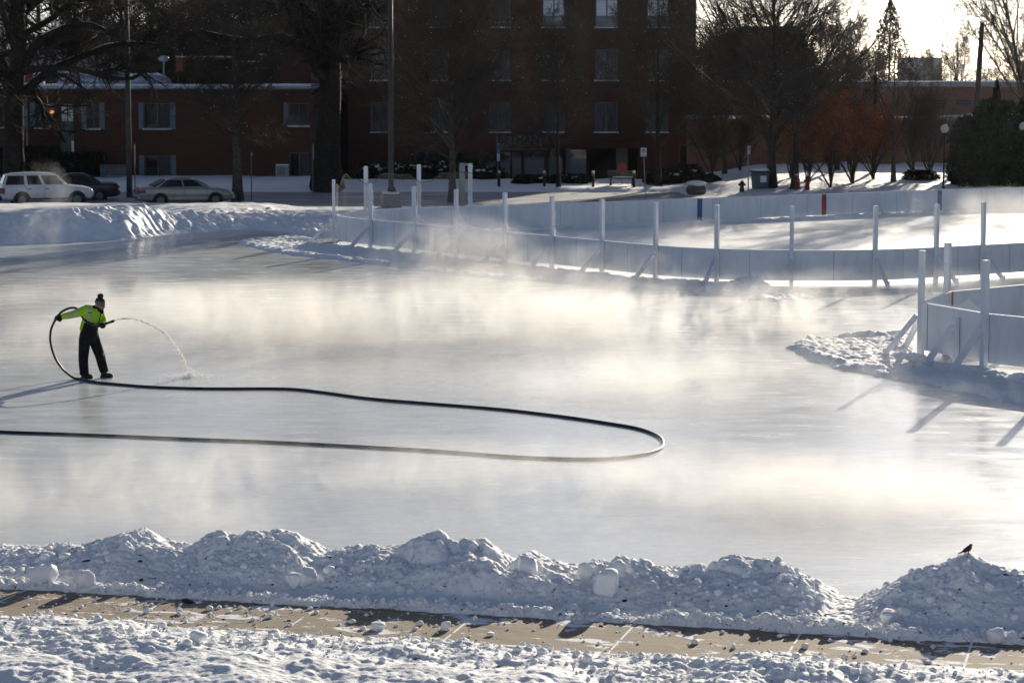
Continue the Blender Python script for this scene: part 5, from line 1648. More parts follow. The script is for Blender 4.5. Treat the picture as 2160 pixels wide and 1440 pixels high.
MB().box(((LX0 + LX1) / 2, YL + 1.2, LZ / 2 - 0.1), (LX1 - LX0 - 0.7, 0.1, LZ - 0.2)).build('interior', M_dark, low, off=low.location)
for o, kw in wl: window(low, o, YL, **kw)
dr = MB().box(((door_o[0] + door_o[1]) / 2, YL + 0.13, (door_o[2] + door_o[3]) / 2 - 0.55), (door_o[1] - door_o[0], 0.06, door_o[3] - door_o[2] - 1.1)).build('entrance_panel', mat('green_grey_panel', (0.10, 0.105, 0.095), 0.7, var=0.1), low, off=low.location)
window(low, (door_o[0], door_o[1], door_o[3] - 1.1, door_o[3]), YL, kind='pale', sill=False)
o_ = MB().box((fx(154.5, YL), YL + 0.09, fz(312, YL)), (0.14, 0.03, 0.85)).build('side_light', M_blind, dr, off=low.location)
roof = MB().box(((LX0 + LX1) / 2, YL + 9.0, LZ + 0.05), (LX1 - LX0 + 0.5, 19.0, 0.14)).build('roof', mat('roof_edge', (0.42, 0.46, 0.50), 0.6, var=0.1), low, off=low.location)
# snow on the roof, with an uneven front lip
xs = np.arange(LX0 - 0.2, LX1 + 0.2, 0.12); ys = np.concatenate([np.arange(YL - 0.46, YL + 4, 0.12), np.arange(YL + 4, YL + 18, 0.5)])
X, Y = np.meshgrid(xs, ys)
Zs = LZ + 0.125 + sst(YL - 0.46, YL - 0.2, Y) * (0.08 + 0.07 * fbm(X * 0.5, Y * 0.4, 401, 4))
me = grid_mesh('roof_snow', None, None, Zs, True, X, Y); me.transform(Matrix.Translation(-low.location)); link('roof_snow', me, M_snow, roof)
for a, c in ((-160, 260), (268, 655)):
    MB().box(((fx(a, YL) + fx(c, YL)) / 2, YL - 0.28, LZ - 0.02), (fx(c, YL) - fx(a, YL), 0.10, 0.16)).build('gutter', M_shutter, low, off=low.location)
MB().tube([(fx(60, YL), YL - 0.08, LZ - 0.1), (fx(60, YL), YL - 0.08, 0.2)], 0.05, 8).build('downspout', M_grey, low, off=low.location)
# lit wall lamp beside the upper window
MB().box((fx(117, YL), YL - 0.05, fz(236, YL)), (0.14, 0.10, 0.20)).build('lamp_bracket', M_dark, low, off=low.location)
lampm = mat('lit_lamp', (0.9, 0.5, 0.15), 0.5, emit=(1.0, 0.33, 0.04), estr=0.7)
MB().ell(Vector((fx(113, YL), YL - 0.16, fz(236, YL))), (0.15, 0.11, 0.10), 12, 8).build('wall_lamp', lampm, low, True, off=low.location)
# roof equipment, each with its snow
def duct(x0, x1, Yd, zt, zb, bend=True):
    pts = [(fx(x0, Yd), Yd, zb), (fx(x0, Yd) + 0.25, Yd, zb + (zt - zb) * .75), (fx(x0, Yd) + 0.9, Yd, zt), (fx(x1, Yd) - 0.9, Yd, zt), (fx(x1, Yd) - 0.25, Yd, zb + (zt - zb) * .75), (fx(x1, Yd), Yd, zb)]
    P = smooth_path(pts, 5)
    return MB().tube([Vector(p) for p in P], 0.42, 10)
YD = 156.0
zr = LZ + 0.15
d1 = duct(136, 226, YD, fz(171, YD), zr - 0.1).build('roof_duct', M_galv, low, True, off=low.location)
d2 = duct(272, 356, YD, fz(170, YD), zr - 0.1).build('roof_duct', M_galv, low, True, off=low.location)
for d, (a, c) in ((d1, (142, 226)), (d2, (276, 350))):
    pts = [(fx(a, YD) + (fx(c, YD) - fx(a, YD)) * f, YD - 0.06, fz(171, YD) + 0.40 - 0.30 * (abs(f - .5) * 2) ** 6 + 0.03 * math.sin(f * 17)) for f in np.linspace(0, 1, 16)]
    MB().tube(pts, [0.05] + [0.10] * 14 + [0.05], 8).build('duct_snow', M_snow, d, True, off=low.location)
b1 = MB().box(((fx(232, YD) + fx(270, YD)) / 2, YD + 0.3, (fz(147, YD) + zr) / 2), (fx(270, YD) - fx(232, YD), 1.2, fz(147, YD) - zr), 0, 0.03).build('roof_unit', M_grey, low, off=low.location)
MB().box(((fx(232, YD) + fx(270, YD)) / 2, YD + 0.3, fz(147, YD) + 0.05), (fx(270, YD) - fx(232, YD) + .05, 1.24, 0.09), 0, 0.03).build('unit_snow', M_snow, b1, off=low.location)
v1 = MB().box((fx(88, YD), YD, (zr + fz(172, YD)) / 2), (0.62, 0.6, fz(172, YD) - zr), 0, 0.03).box((fx(88, YD), YD, fz(167, YD)), (0.5, 0.5, 0.30), 0, 0.04).box((fx(88, YD), YD, fz(160, YD)), (0.72, 0.7, 0.26), 0, 0.06)
v1 = v1.build('roof_vent', M_white, low, off=low.location)
MB().ell(Vector((fx(88, YD), YD, fz(156, YD))), (0.36, 0.34, 0.12), 12, 6).build('vent_snow', M_snow, v1, True, off=low.location)
v2 = MB().tube([(fx(70, YD), YD, zr), (fx(70, YD), YD, fz(172, YD))], 0.12, 8).ell(Vector((fx(71, YD), YD, fz(167, YD))), (0.36, 0.3, 0.3), 12, 8)
v2.build('roof_vent', mat('rusty_vent', (0.22, 0.06, 0.04), 0.7, var=0.2), low, True, off=low.location)
# red rooftop frames on short legs
M_rf = mat('red_rooftop_metal', (0.30, 0.055, 0.03), 0.7, var=0.15)
for a, c, y0, y1, leg in ((376, 392, 122, 152, True), (504, 514, 132, 162, False), (548, 556, 117, 128, False)):
    m = MB().box(((fx(a, YD) + fx(c, YD)) / 2, YD, (fz(y0, YD) + fz(y1, YD)) / 2), (fx(c, YD) - fx(a, YD), 1.0, fz(y0, YD) - fz(y1, YD)))
    if leg:
        x1_ = fx(500, YD)
        m.box(((fx(c, YD) + x1_) / 2, YD + 0.2, fz(123.5, YD)), (x1_ - fx(c, YD) - .01, 0.8, 0.10))
    else:
        x1_ = fx(c + 48, YD) if y0 > 120 else fx(c + 4, YD)
        m.box(((fx(c, YD) + x1_) / 2, YD + 0.2, fz(y0 + 1.5, YD)), (x1_ - fx(c, YD) - .01, 0.8, 0.10))
    uu = m.build('rooftop_frame', M_rf, low, off=low.location)
    MB().box(((fx(a, YD) + x1_) / 2, YD, fz(y0, YD) + 0.06), (x1_ - fx(a, YD), 1.02, 0.07), 0, 0.02).build('frame_snow', M_snow, uu, off=low.location)
    m = MB()
    for px in ((380, 390, 415, 498) if leg else (a + 2, c - 1)):
        m.box((fx(px, YD), YD + 0.1, (zr + fz(y1, YD)) / 2), (0.14, 0.14, max(0.1, fz(y1, YD) - zr)))
    if leg: m.box(((fx(374, YD) + fx(500, YD)) / 2, YD + 0.1, zr + 0.12), (fx(500, YD) - fx(374, YD), 0.5, 0.2))
    if leg: m.box((fx(445, YD), YD + 0.8, fz(138, YD)), (3.0, 0.8, 0.75))
    m.build('support', M_dark, uu, off=low.location)
# a dish on a mast behind the roof
MB().tube([(fx(349, 160), 160, zr), (fx(349, 160), 160, fz(126, 160))], 0.05, 6).ell(Vector((fx(349, 160), 160, fz(124, 160))), (0.36, 0.12, 0.2), 14, 8).build('dish', M_galv, low, True, off=low.location)

# ---- house with a snowy roof behind
YH = 186.0
hx0, hx1 = fx(20, YH), fx(235, YH)
house = thing('house', 'house with a broad snow-covered roof seen over the low building at left', 'house', ((hx0 + hx1) / 2, YH, 0))
he, hr = fz(149, YH), fz(95, YH + 5)
MB().box(((hx0 + hx1) / 2, YH + 5, he / 2), (hx1 - hx0 - 1, 9, he)).build('wall', mat('house_siding', (0.13, 0.115, 0.07), 0.8, var=0.15), house, off=house.location)
MB().prism([(YH - 0.4, he - 0.02), (YH + 5, hr), (YH + 10.4, he - 0.02), (YH + 10.4, he - 0.2), (YH - 0.4, he - 0.2)], hx0, hx1, 'x').build('roof', M_snow_far, house, off=house.location)

# ---- the tower with the entrance
YT = 166.0
TX0, TX1 = fx(590, YT), fx(1466, YT)
TZ1 = fz(-8, YT) + 0.9
tower = thing('brick_tower', 'tall dark red brick care centre with rows of paired windows and a recessed entrance', 'building', ((TX0 + TX1) / 2, YT, 0))
ops = []; wl = []
cols = [(783, 820), (908, 948), (1033, 1076), (1144, 1191), (1255, 1302), (1363, 1408)]
for r_, (y0, y1) in enumerate(((-1, 57), (104, 169), (216, 278))):
    for c_, (x0, x1) in enumerate(cols):
        o = (fx(x0, YT), fx(x1, YT), fz(y1, YT), fz(y0, YT)); ops.append(o)
        if r_ == 0: kw = dict(kind='pale' if c_ > 2 else 'curtain', rail=(0.16, 0.36), lower=0.40 if c_ > 2 else None)
        elif r_ == 1: kw = dict(kind='dim', rail=(0.18, 0.34))
        else: kw = dict(kind='dark', bars=(0.48,))
        wl.append((o, kw))
o = (fx(660, YT), fx(735, YT), fz(395, YT), fz(187, YT)); ops.append(o); recess = o
ground_ops = []
for x0, x1 in ((858, 874), (876, 904), (906, 925), (927, 973), (975, 1008), (1022, 1048)):
    o = (fx(x0, YT), fx(x1, YT), fz(362, YT), fz(321, YT)); ops.append(o); ground_ops.append(o)
entr = [(1053, 1078, 320), (1079, 1101, 320), (1104, 1150, 318), (1156, 1188, 318), (1196, 1238, 314)]
for x0, x1, y0 in entr:
    o = (fx(x0, YT), fx(x1, YT), fz(391, YT), fz(y0, YT)); ops.append(o); ground_ops.append(o)
o = (fx(1242, YT), fx(1304, YT), fz(395, YT), fz(313, YT)); ops.append(o); porch = o
o = (fx(1326, YT), fx(1345, YT), fz(395, YT), fz(313, YT)); ops.append(o); porch2 = o
o = (fx(1432, YT), fx(1452, YT), fz(355, YT), fz(306, YT)); ops.append(o); wl.append((o, dict(kind='half', bars=())))
m = MB(); wall_open(m, TX0, TX1, -1.4, TZ1, YT, 0.35, ops)
m.box((TX0 + 0.2, YT + 8.4, TZ1 / 2 - 0.7), (0.4, 16, TZ1 + 1.4)); m.box((TX1 - 0.2, YT + 8.4, TZ1 / 2 - 0.7), (0.4, 16, TZ1 + 1.4)); m.box(((TX0 + TX1) / 2, YT + 16.6, TZ1 / 2 - 0.7), (TX1 - TX0, 0.4, TZ1 + 1.4))
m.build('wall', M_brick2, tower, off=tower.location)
MB().box(((TX0 + TX1) / 2, YT + 8.4, TZ1 - 0.28), (TX1 - TX0 - 0.9, 15.9, 0.25)).build('roof', M_conc, tower, off=tower.location)
MB().box(((TX0 + TX1) / 2, YT + 2.0, TZ1 / 2 - 0.9), (TX1 - TX0 - 0.9, 0.1, TZ1 + 0.6)).build('interior', M_dark, tower, off=tower.location)
for o, kw in wl: window(tower, o, YT, **kw)
for o in ground_ops: window(tower, o, YT, kind='shop', bars=(), sill=False, fm=M_dark)
# brown panel in the gap beside the oak
MB().box(((recess[0] + recess[1]) / 2, YT - 0.06, (fz(150, YT) + fz(187, YT)) / 2), (recess[1] - recess[0] + 0.1, 0.10, fz(150, YT) - fz(187, YT))).build('spandrel', mat('brown_panel', (0.13, 0.06, 0.04), 0.8, var=0.1), tower, off=tower.location)
# concrete piers by the porch
for px, w_ in ((1311, 0.75), (1198, 0.28), (1166, 0.36)):
    MB().box((fx(px, YT), YT - 0.12, (fz(395, YT) + fz(313, YT)) / 2), (w_, 0.26, fz(313, YT) - fz(395, YT))).build('pier', mat('dark_concrete', (0.10, 0.105, 0.11), 0.8, var=0.1), tower, off=tower.location)
MB().box((fx(1245, YT), YT - 0.7, fz(306, YT)), (fx(1352, YT) - fx(1150, YT), 1.3, 0.30)).build('porch_roof', M_brick2, tower, off=tower.location)
# sign band and raised letters over the doors
M_sign = mat('sign_band', (0.13, 0.088, 0.066), 0.8, var=0.08)
sgn = MB().box(((fx(1046, YT) + fx(1156, YT)) / 2, YT - 0.05, (fz(286, YT) + fz(317, YT)) / 2), (fx(1156, YT) - fx(1046, YT), 0.08, fz(286, YT) - fz(317, YT))).build('sign', M_sign, tower, off=tower.location)
M_letters = mat('dark_letters', (0.004, 0.004, 0.005), 0.5)


def text_mesh(name, txt, size, width, m, parent, loc, depth=0.02, rot=(math.pi / 2, 0, 0), bold=0.0):
    cu = bpy.data.curves.new(name, 'FONT'); cu.body = txt; cu.size = size; cu.extrude = depth; cu.offset = bold
    cu.align_x = 'CENTER'; cu.align_y = 'CENTER'
    ob = bpy.data.objects.new(name, cu); COL.objects.link(ob)
    me = bpy.data.meshes.new_from_object(ob.evaluated_get(bpy.context.evaluated_depsgraph_get()))
    bpy.data.objects.remove(ob)
    me.name = name
    xsz = [v.co.x for v in me.vertices]; k = width / (max(xsz) - min(xsz)) if width else 1
    me.transform(Matrix.Diagonal((k, 1, 1, 1)))
    o = link(name, me, m, parent)
    o.rotation_euler = rot; o.location = loc
    return o


text_mesh('lettering', 'BETHANY', 0.78, fx(1152, YT) - fx(1050, YT), M_letters, sgn, (fx(1101, YT) - tower.location.x, -0.10, fz(295, YT)), bold=0.022)
text_mesh('lettering', 'CARE  CENTER', 0.40, fx(1139, YT) - fx(1062, YT), M_letters, sgn, (fx(1100.5, YT) - tower.location.x, -0.10, fz(309.5, YT)), bold=0.012)

# ---- low long building at the right, in two steps
YR = 152.0
RX0, RX1 = fx(1467, YR), fx(2400, YR)
rz0 = 0.6
lowr = thing('brick_building', 'long low pale red brick building with dark louvres behind the trees at right', 'building', ((RX0 + RX1) / 2, YR, rz0))
zt2 = fz(255, YR)
MB().box(((RX0 + RX1) / 2, YR + 4, (zt2 + rz0) / 2 - 0.3), (RX1 - RX0, 8, zt2 - rz0 + 0.6)).build('front_wing', M_brick3, lowr, off=lowr.location)
YR2 = 163.0
zt1 = fz(183, YR2)
ops = [(fx(a, YR2), fx(c, YR2), fz(222, YR2), fz(209, YR2)) for a, c in ((1966, 1996), (2013, 2046), (2062, 2094))] + [(fx(2064, YR2), fx(2079, YR2), fz(262, YR2), fz(232, YR2))]
m = MB(); wall_open(m, fx(1467, YR2), fx(2420, YR2), rz0 - 0.5, zt1, YR2, 0.3, ops)
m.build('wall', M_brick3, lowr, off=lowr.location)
MB().box((fx(1950, YR2), YR2 + 0.9, (zt1 + rz0) / 2 - 0.3), (fx(2400, YR2) - fx(1470, YR2), 0.1, zt1 - rz0)).build('interior', M_dark, lowr, off=lowr.location)
for o in ops[:3]:
    m = MB()
    for k in range(4): m.box(((o[0] + o[1]) / 2, YR2 + 0.12, o[2] + (k + 0.5) * (o[3] - o[2]) / 4), (o[1] - o[0] - 0.01, 0.14, 0.03))
    m.build('louvre', M_grey, lowr, off=lowr.location)
MB().box(((ops[3][0] + ops[3][1]) / 2, YR2 + 0.1, (ops[3][2] + ops[3][3]) / 2), (ops[3][1] - ops[3][0] - 0.02, 0.05, ops[3][3] - ops[3][2])).build('door', M_grey, lowr, off=lowr.location)
r2 = MB().box((fx(1944, YR2), YR2 + 6, zt1 + 0.16), (fx(2420, YR2) - fx(1467, YR2) + 0.3, 12.6, 0.30)).build('roof', M_grey, lowr, off=lowr.location)
m = MB()
x = fx(1467, YR2)
while x < fx(2410, YR2):
    w_ = random.uniform(0.8, 2.4); m.box((x + w_ / 2, YR2 + 0.4, zt1 + 0.35), (w_ * 0.97, 1.4, random.uniform(0.05, 0.14)), 0, 0.02); x += w_
m.build('roof_snow', M_snow, r2, off=lowr.location)
r3 = MB().box(((RX0 + RX1) / 2, YR + 4.9, zt2 + 0.06), (RX1 - RX0 + 0.2, 10.3, 0.11)).build('roof', M_grey, lowr, off=lowr.location)
xs = np.arange(RX0, RX1, 0.3); ys = np.arange(YR - 0.15, YR + 10, 0.4)
X, Y = np.meshgrid(xs, ys)
me = grid_mesh('roof_snow', None, None, zt2 + 0.12 + 0.12 * np.maximum(0, fbm(X * 0.35, Y * 0.35, 421, 3) + 0.35), True, X, Y); me.transform(Matrix.Translation(-lowr.location)); link('roof_snow', me, M_snow, r3)
MB().tube([(fx(2013, YR2), YR2 + 2, zt1 + 0.3), (fx(2013, YR2), YR2 + 2, fz(150, YR2))], 0.05, 6).build('vent_pipe', M_white, lowr, off=lowr.location)
MB().box((fx(2063, YR), YR - 0.1, zt2 + 0.28), (0.3, 0.3, 0.42)).build('roof_box', M_white, lowr, off=lowr.location)
MB().box((fx(2050, YR), YR + 1, zt2 + 0.24), (0.9, 0.5, 0.3)).build('roof_box', M_grey, lowr, off=lowr.location)

# ---- small house with a snowy hipped roof at the right edge
YS = 146.0
sx0, sx1 = fx(2104, YS), fx(2330, YS)
shed = thing('house', 'small brick house with a snow-covered hipped roof at the right edge', 'house', ((sx0 + sx1) / 2, YS, 0.6))
se, sr = fz(262, YS), fz(206, YS + 3)
MB().box(((sx0 + sx1) / 2 + 0.2, YS + 3.3, (0.3 + se) / 2), (sx1 - sx0 - 0.7, 6, se - 0.3)).build('wall', M_brick3, shed, off=shed.location)
rv = [(sx0, YS, se), (sx1, YS, se), (sx1, YS + 7, se), (sx0, YS + 7, se), (sx0 + 2.6, YS + 3.4, sr), (sx1 - 2.6, YS + 3.4, sr)]
MB().add(rv, [(0, 1, 5, 4), (1, 2, 5), (2, 3, 4, 5), (3, 0, 4), (3, 2, 1, 0)]).build('roof', M_snow_far, shed, off=shed.location)
m = MB()
for a, c in ((0, 1), (3, 0)): m.beam(Vector(rv[a]) + Vector((0, 0, -0.09)), Vector(rv[c]) + Vector((0, 0, -0.09)), 0.12, 0.14)
m.build('gutter', M_grey, shed, off=shed.location)

# ---- far roofs
fr_ = thing('far_building', 'dark flat-topped roof block half hidden behind the large bare tree', 'building', (fx(1620, 240), 240, 0))
MB().prism([(fx(1538, 240), 0), (fx(1538, 240), fz(88, 240)), (fx(1556, 240), fz(56, 240)), (fx(1684, 240), fz(56, 240)), (fx(1700, 240), fz(90, 240)), (fx(1700, 240), 0)], 240, 252, 'y').build('block', mat('dark_slate', (0.06, 0.062, 0.05), 0.8, var=0.1), fr_, off=fr_.location)
MB().box((fx(1520, 246), 246, fz(91, 246) / 2), (fx(1546, 246) - fx(1480, 246), 9, fz(91, 246))).build('side_block', mat('grey_render', (0.13, 0.13, 0.13), 0.8, var=0.1), fr_, off=fr_.location)
ff_ = thing('far_building', 'pale flat far roof just visible above the hazy trees', 'building', (fx(1945, 330), 330, 0))
MB().box((fx(1948, 330), 335, fz(121, 330) / 2), (fx(1984, 330) - fx(1915, 330), 10, fz(121, 330))).build('block', mat('pale_far_wall', (0.34, 0.345, 0.35), 0.8), ff_, off=ff_.location)

# ------------------------------------------------------------------ cars
M_tyre = mat('tyre', (0.012, 0.012, 0.012), 0.85)
M_rim = mat('wheel_rim', (0.13, 0.135, 0.14), 0.45, metal=0.5)
M_cglass = mat('car_glass', (0.010, 0.011, 0.012), 0.10, spec=0.35)
M_tail = mat('tail_lamp', (0.22, 0.012, 0.012), 0.25)
M_trim = mat('black_trim', (0.012, 0.012, 0.013), 0.6)
M_lamp = mat('head_lamp', (0.5, 0.5, 0.48), 0.15)


def car(label, loc, rz, paint, st, gh, W, wheels, wr, suv=False):
    """st: stations x, bottom, top (shoulder line), half width; gh: greenhouse side outline (x, z) on the belt line and the roof line"""
    root = thing('parked_car', label, 'car', loc, rz)
    m = MB(); rings = []
    for x, zb, zt, w in st:
        zm = zb + (zt - zb) * 0.55
        half = [(w * 0.80, zb), (w * 0.96, zb + 0.10), (w, zm), (w * 0.985, zt - 0.13), (w * 0.93, zt - 0.035), (w * 0.78, zt + 0.005)]
        ring_ = [(x, y, z) for y, z in half] + [(x, 0, zt + 0.03)] + [(x, -y, z) for y, z in half[::-1]] + [(x, 0, zb)]
        rings.append([Vector(v) for v in ring_])
    m.loft(rings)
    # greenhouse: roof tapers inwards from the belt
    belt, top = gh     # belt: x from rear to front at belt height; top: x from rear to front on the roof
    zb_, zt_ = belt[2], top[2]
    wb, wt = W * 0.90, W * 0.72
    gx = [(belt[0], zb_ - 0.03, wb), (belt[1], zb_ - 0.03, wb)]
    V = []
    n = 9
    sec = []
    for f in np.linspace(0, 1, n):
        xb = belt[0] + (belt[1] - belt[0]) * f; xt = top[0] + (top[1] - top[0]) * f
        crown = 0.05 * (1 - (2 * f - 1) ** 2)
        ztf = zt_ + crown - (0.05 if f in (0.0, 1.0) else 0)
        sec.append([Vector((xb, wb, zb_ - 0.03)), Vector((xb * .15 + xt * .85, wt + (wb - wt) * .16, zb_ + (ztf - zb_) * .86)), Vector((xt, wt * 0.86, ztf)), Vector((xt, 0, ztf + 0.025)), Vector((xt, -wt * 0.86, ztf)), Vector((xb * .15 + xt * .85, -wt - (wb - wt) * .16, zb_ + (ztf - zb_) * .86)), Vector((xb, -wb, zb_ - 0.03))])
    m.loft(sec)
    body = m.build('body', paint, root)
    bv = body.modifiers.new('round', 'BEVEL'); bv.width = 0.03; bv.segments = 2; bv.limit_method = 'ANGLE'; bv.angle_limit = R(28)
    # side windows: points between belt and roof, a little proud of the side
    def sp(f, h, side):
        xb = belt[0] + (belt[1] - belt[0]) * f; xt = top[0] + (top[1] - top[0]) * f
        k = h * 0.86
        zz = zb_ + (zt_ + 0.02 - zb_) * k
        y = wb + (wt + (wb - wt) * .16 - wb) * h
        return Vector((xb + (xb * .15 + xt * .85 - xb) * h, side * (y + 0.012), zz))
    for side in (-1, 1):
        for f0, f1 in wheels['win']:
            q_ = [sp(f0, 0.10, side), sp(f1, 0.10, side), sp(f1, 0.96, side), sp(f0, 0.96, side)]
            nrm = Vector((0, side * 0.014, 0.003))
            MB().loft([[v - nrm for v in q_], q_]).build('side_window', M_cglass, root)
        for f0 in wheels['doors']:
            x = belt[0] + (belt[1] - belt[0]) * f0
            MB().box((x, side * W * 0.992, 0.72 if suv else 0.62), (0.012, 0.03, 0.55)).build('door_seam', M_trim, root)
            MB().box((x + 0.14, side * (W * 0.99), zb_ - 0.16), (0.16, 0.05, 0.055)).build('door_handle', M_trim if suv else paint, root)
        xm = belt[1] - 0.28
        MB().ell(Vector((xm, side * (W + 0.07), zb_ + 0.07)), (0.07, 0.10, 0.075), 10, 7).build('mirror', paint, root, True)
        MB().box(((wheels['x'][0] + wheels['x'][1]) / 2, side * (W + 0.004), 0.42), (wheels['x'][1] - wheels['x'][0] - 2.3 * wr, 0.03, 0.07)).build('side_strip', M_trim if suv else paint, root)
    # front and rear glass
    for (xb, xt, s) in ((belt[0], top[0], -1), (belt[1], top[1], 1)):
        q_ = []
        for h, yk in ((0.12, 0.86), (0.12, -0.86), (0.90, -0.84), (0.90, 0.84)):
            xx = xb + (xt - xb) * h; zz = zb_ + (zt_ - 0.03 - zb_) * h; ww = wb + (wt - wb) * h
            q_.append(Vector((xx + s * 0.03, yk * ww, zz + 0.03)))
        nrm = Vector((s * 0.03, 0, 0.03))
        MB().loft([[v - nrm for v in q_], q_]).build('rear_window' if s < 0 else 'windscreen', M_cglass, root)
    # wheels
    for x in wheels['x']:
        for side in (-1, 1):
            arch = MB()
            P = [(x + (wr + 0.075) * math.cos(a), (wr + 0.075) * math.sin(a) + wr) for a in np.linspace(-0.5, math.pi + 0.5, 18)]
            arch.prism(P, side * (W - 0.18), side * (W + 0.006), 'y').build('wheel_arch', M_trim, root)
            wl_ = MB().tube([(x, side * (W - 0.17), wr), (x, side * (W - 0.15), wr), (x, side * (W - 0.015), wr), (x, side * (W + 0.012), wr)], [wr * .9, wr, wr, wr * .93], 24).build('tyre', M_tyre, None)
            wheel = thing('wheel', None, None); wheel.parent = root
            wl_.parent = wheel
            rm = MB().tube([(x, side * (W + 0.010), wr), (x, side * (W + 0.022), wr)], [wr * .60, wr * .54], 20)
            for k in range(5):
                a = 2 * math.pi * k / 5
                rm.box((x + math.cos(a) * wr * .32, side * (W + 0.024), wr + math.sin(a) * wr * .32), (0.06, 0.02, wr * .42), M=Matrix.Rotation(-a + math.pi / 2, 4, 'Y'))
            rm.build('rim', M_rim, wheel)
    x0, x1 = st[0][0], st[-1][0]
    zs = st[1][2]
    for side in (-1, 1):
        if suv: MB().box((x0 + 0.02, side * (W - 0.13), zs - 0.24), (0.16, 0.17, 0.30), 0, 0.02).box((x0 + 0.10, side * (W - 0.02), zs - 0.24), (0.16, 0.06, 0.28), 0, 0.02).build('tail_light', M_tail, root)
        else: MB().box((x0 + 0.03, side * (W - 0.26), zs - 0.19), (0.14, 0.38, 0.16), 0, 0.03).box((x0 + 0.16, side * (W - 0.055), zs - 0.18), (0.24, 0.09, 0.14), 0, 0.03).build('tail_light', M_tail, root)
        MB().box((x1 - 0.06, side * (W - 0.26), st[-2][2] - 0.16), (0.14, 0.34, 0.13), 0, 0.03).build('headlight', M_lamp, root)
    MB().box((x0 - 0.015, 0, 0.46), (0.14, W * 1.82, 0.24), 0, 0.05).build('rear_bumper', M_trim if suv else paint, root)
    MB().box((x1 + 0.015, 0, 0.44), (0.14, W * 1.78, 0.22), 0, 0.05).build('front_bumper', M_trim if suv else paint, root)
    MB().box((x0 - 0.01, 0, 0.78 if suv else 0.80), (0.06, 0.36, 0.16)).build('number_plate', M_grey, root)
    return root


M_pw = mat('white_car_paint', (0.60, 0.60, 0.62), 0.3, var=0.05)
M_ps = mat('silver_car_paint', (0.27, 0.275, 0.26), 0.3, metal=0.35, var=0.06)
M_pd = mat('dark_car_paint', (0.022, 0.020, 0.022), 0.3)
CZ = -0.04
sed_st = [(-2.36, 0.36, 0.66, 0.68), (-2.30, 0.28, 0.94, 0.80), (-2.0, 0.25, 0.99, 0.85), (-1.2, 0.22, 0.98, 0.87), (0.2, 0.20, 0.96, 0.88), (1.0, 0.20, 0.93, 0.87), (1.7, 0.22, 0.86, 0.84), (2.15, 0.26, 0.77, 0.78), (2.36, 0.34, 0.64, 0.66)]
c1_ = D(388, 428, 123.4)
car('silver four-door sedan parked on the snowy street near the slim tree', (c1_.x, 123.4, CZ), R(20), M_ps, sed_st, ((-1.72, 1.18, 0.94), (-0.98, 0.36, 1.38)), 0.87,
    dict(x=(-1.36, 1.42), win=((0.10, 0.16), (0.17, 0.52), (0.55, 0.90)), doors=(0.53, 0.93)), 0.315)
suv_st = [(-2.28, 0.42, 0.80, 0.80), (-2.22, 0.36, 1.06, 0.86), (-1.8, 0.34, 1.08, 0.88), (-0.5, 0.32, 1.07, 0.89), (0.7, 0.32, 1.06, 0.89), (1.1, 0.33, 1.05, 0.87), (1.8, 0.36, 0.98, 0.85), (2.16, 0.40, 0.88, 0.80), (2.27, 0.46, 0.72, 0.72)]
c2_ = D(98, 429, 122.8)
car('white boxy sport utility vehicle with dark rear side glass at the left edge', (c2_.x, 122.8, CZ), R(17), M_pw, suv_st, ((-2.20, 1.05, 1.06), (-1.98, 0.48, 1.64)), 0.88,
    dict(x=(-1.28, 1.42), win=((0.035, 0.33), (0.38, 0.60), (0.645, 0.93)), doors=(0.36, 0.62)), 0.36, True)
c3_ = D(150, 415, 127.5)
car('dark sedan half hidden behind the white sport utility vehicle', (c3_.x, 127.5, CZ), R(197), M_pd, sed_st, ((-1.5, 1.2, 0.94), (-0.85, 0.36, 1.42)), 0.87,
    dict(x=(-1.36, 1.42), win=((0.17, 0.52), (0.55, 0.90)), doors=(0.53, 0.93)), 0.315)

# ------------------------------------------------------------------ street furniture
def ground_of(px, py, Y): return at(px, Y)


# tall dark lamp post in its block of concrete
lpG = G(825, 446)
lp = thing('lamp_post', 'tall dark square lamp post standing in a snow-capped concrete block', 'lamp post', (lpG.x, lpG.y, 0))
MB().tube([(0, 0, 0.75), (0.0, 0, 1.0), (0.03, 0, 12.4)], [0.16, 0.135, 0.10], 14).build('pole', mat('brown_pole', (0.045, 0.036, 0.028), 0.6, var=0.15), lp, True)
MB().box((0, 0, 0.42), (0.86, 0.86, 0.86), R(14), 0.03).build('concrete_base', M_conc, lp)
V = lump_verts(44, 3, 0.8, 0.08) * np.array([0.44, 0.44, 0.09]) + np.array([0, 0, 0.87])
link('snow_cap', mk('snow_cap', V, [ICO_F], True), M_snow, lp)
MB().tube([(0.03, 0, 0.86), (0.03, 0, 1.14)], [0.26, 0.17], 12).build('base_cover', mat('brown_pole2', (0.06, 0.05, 0.04), 0.7), lp, True)
# pale weathered post beside the rink's tall white one
bpG = G(975, 440)
o = MB().box((0, 0, 1.1), (0.26, 0.26, 2.2), R(10), 0.02).build('timber_post', M_palewood, None)
o.location = (bpG.x, bpG.y, 0); tag(o, 'weathered grey timber post right beside a tall white rink post', 'post')
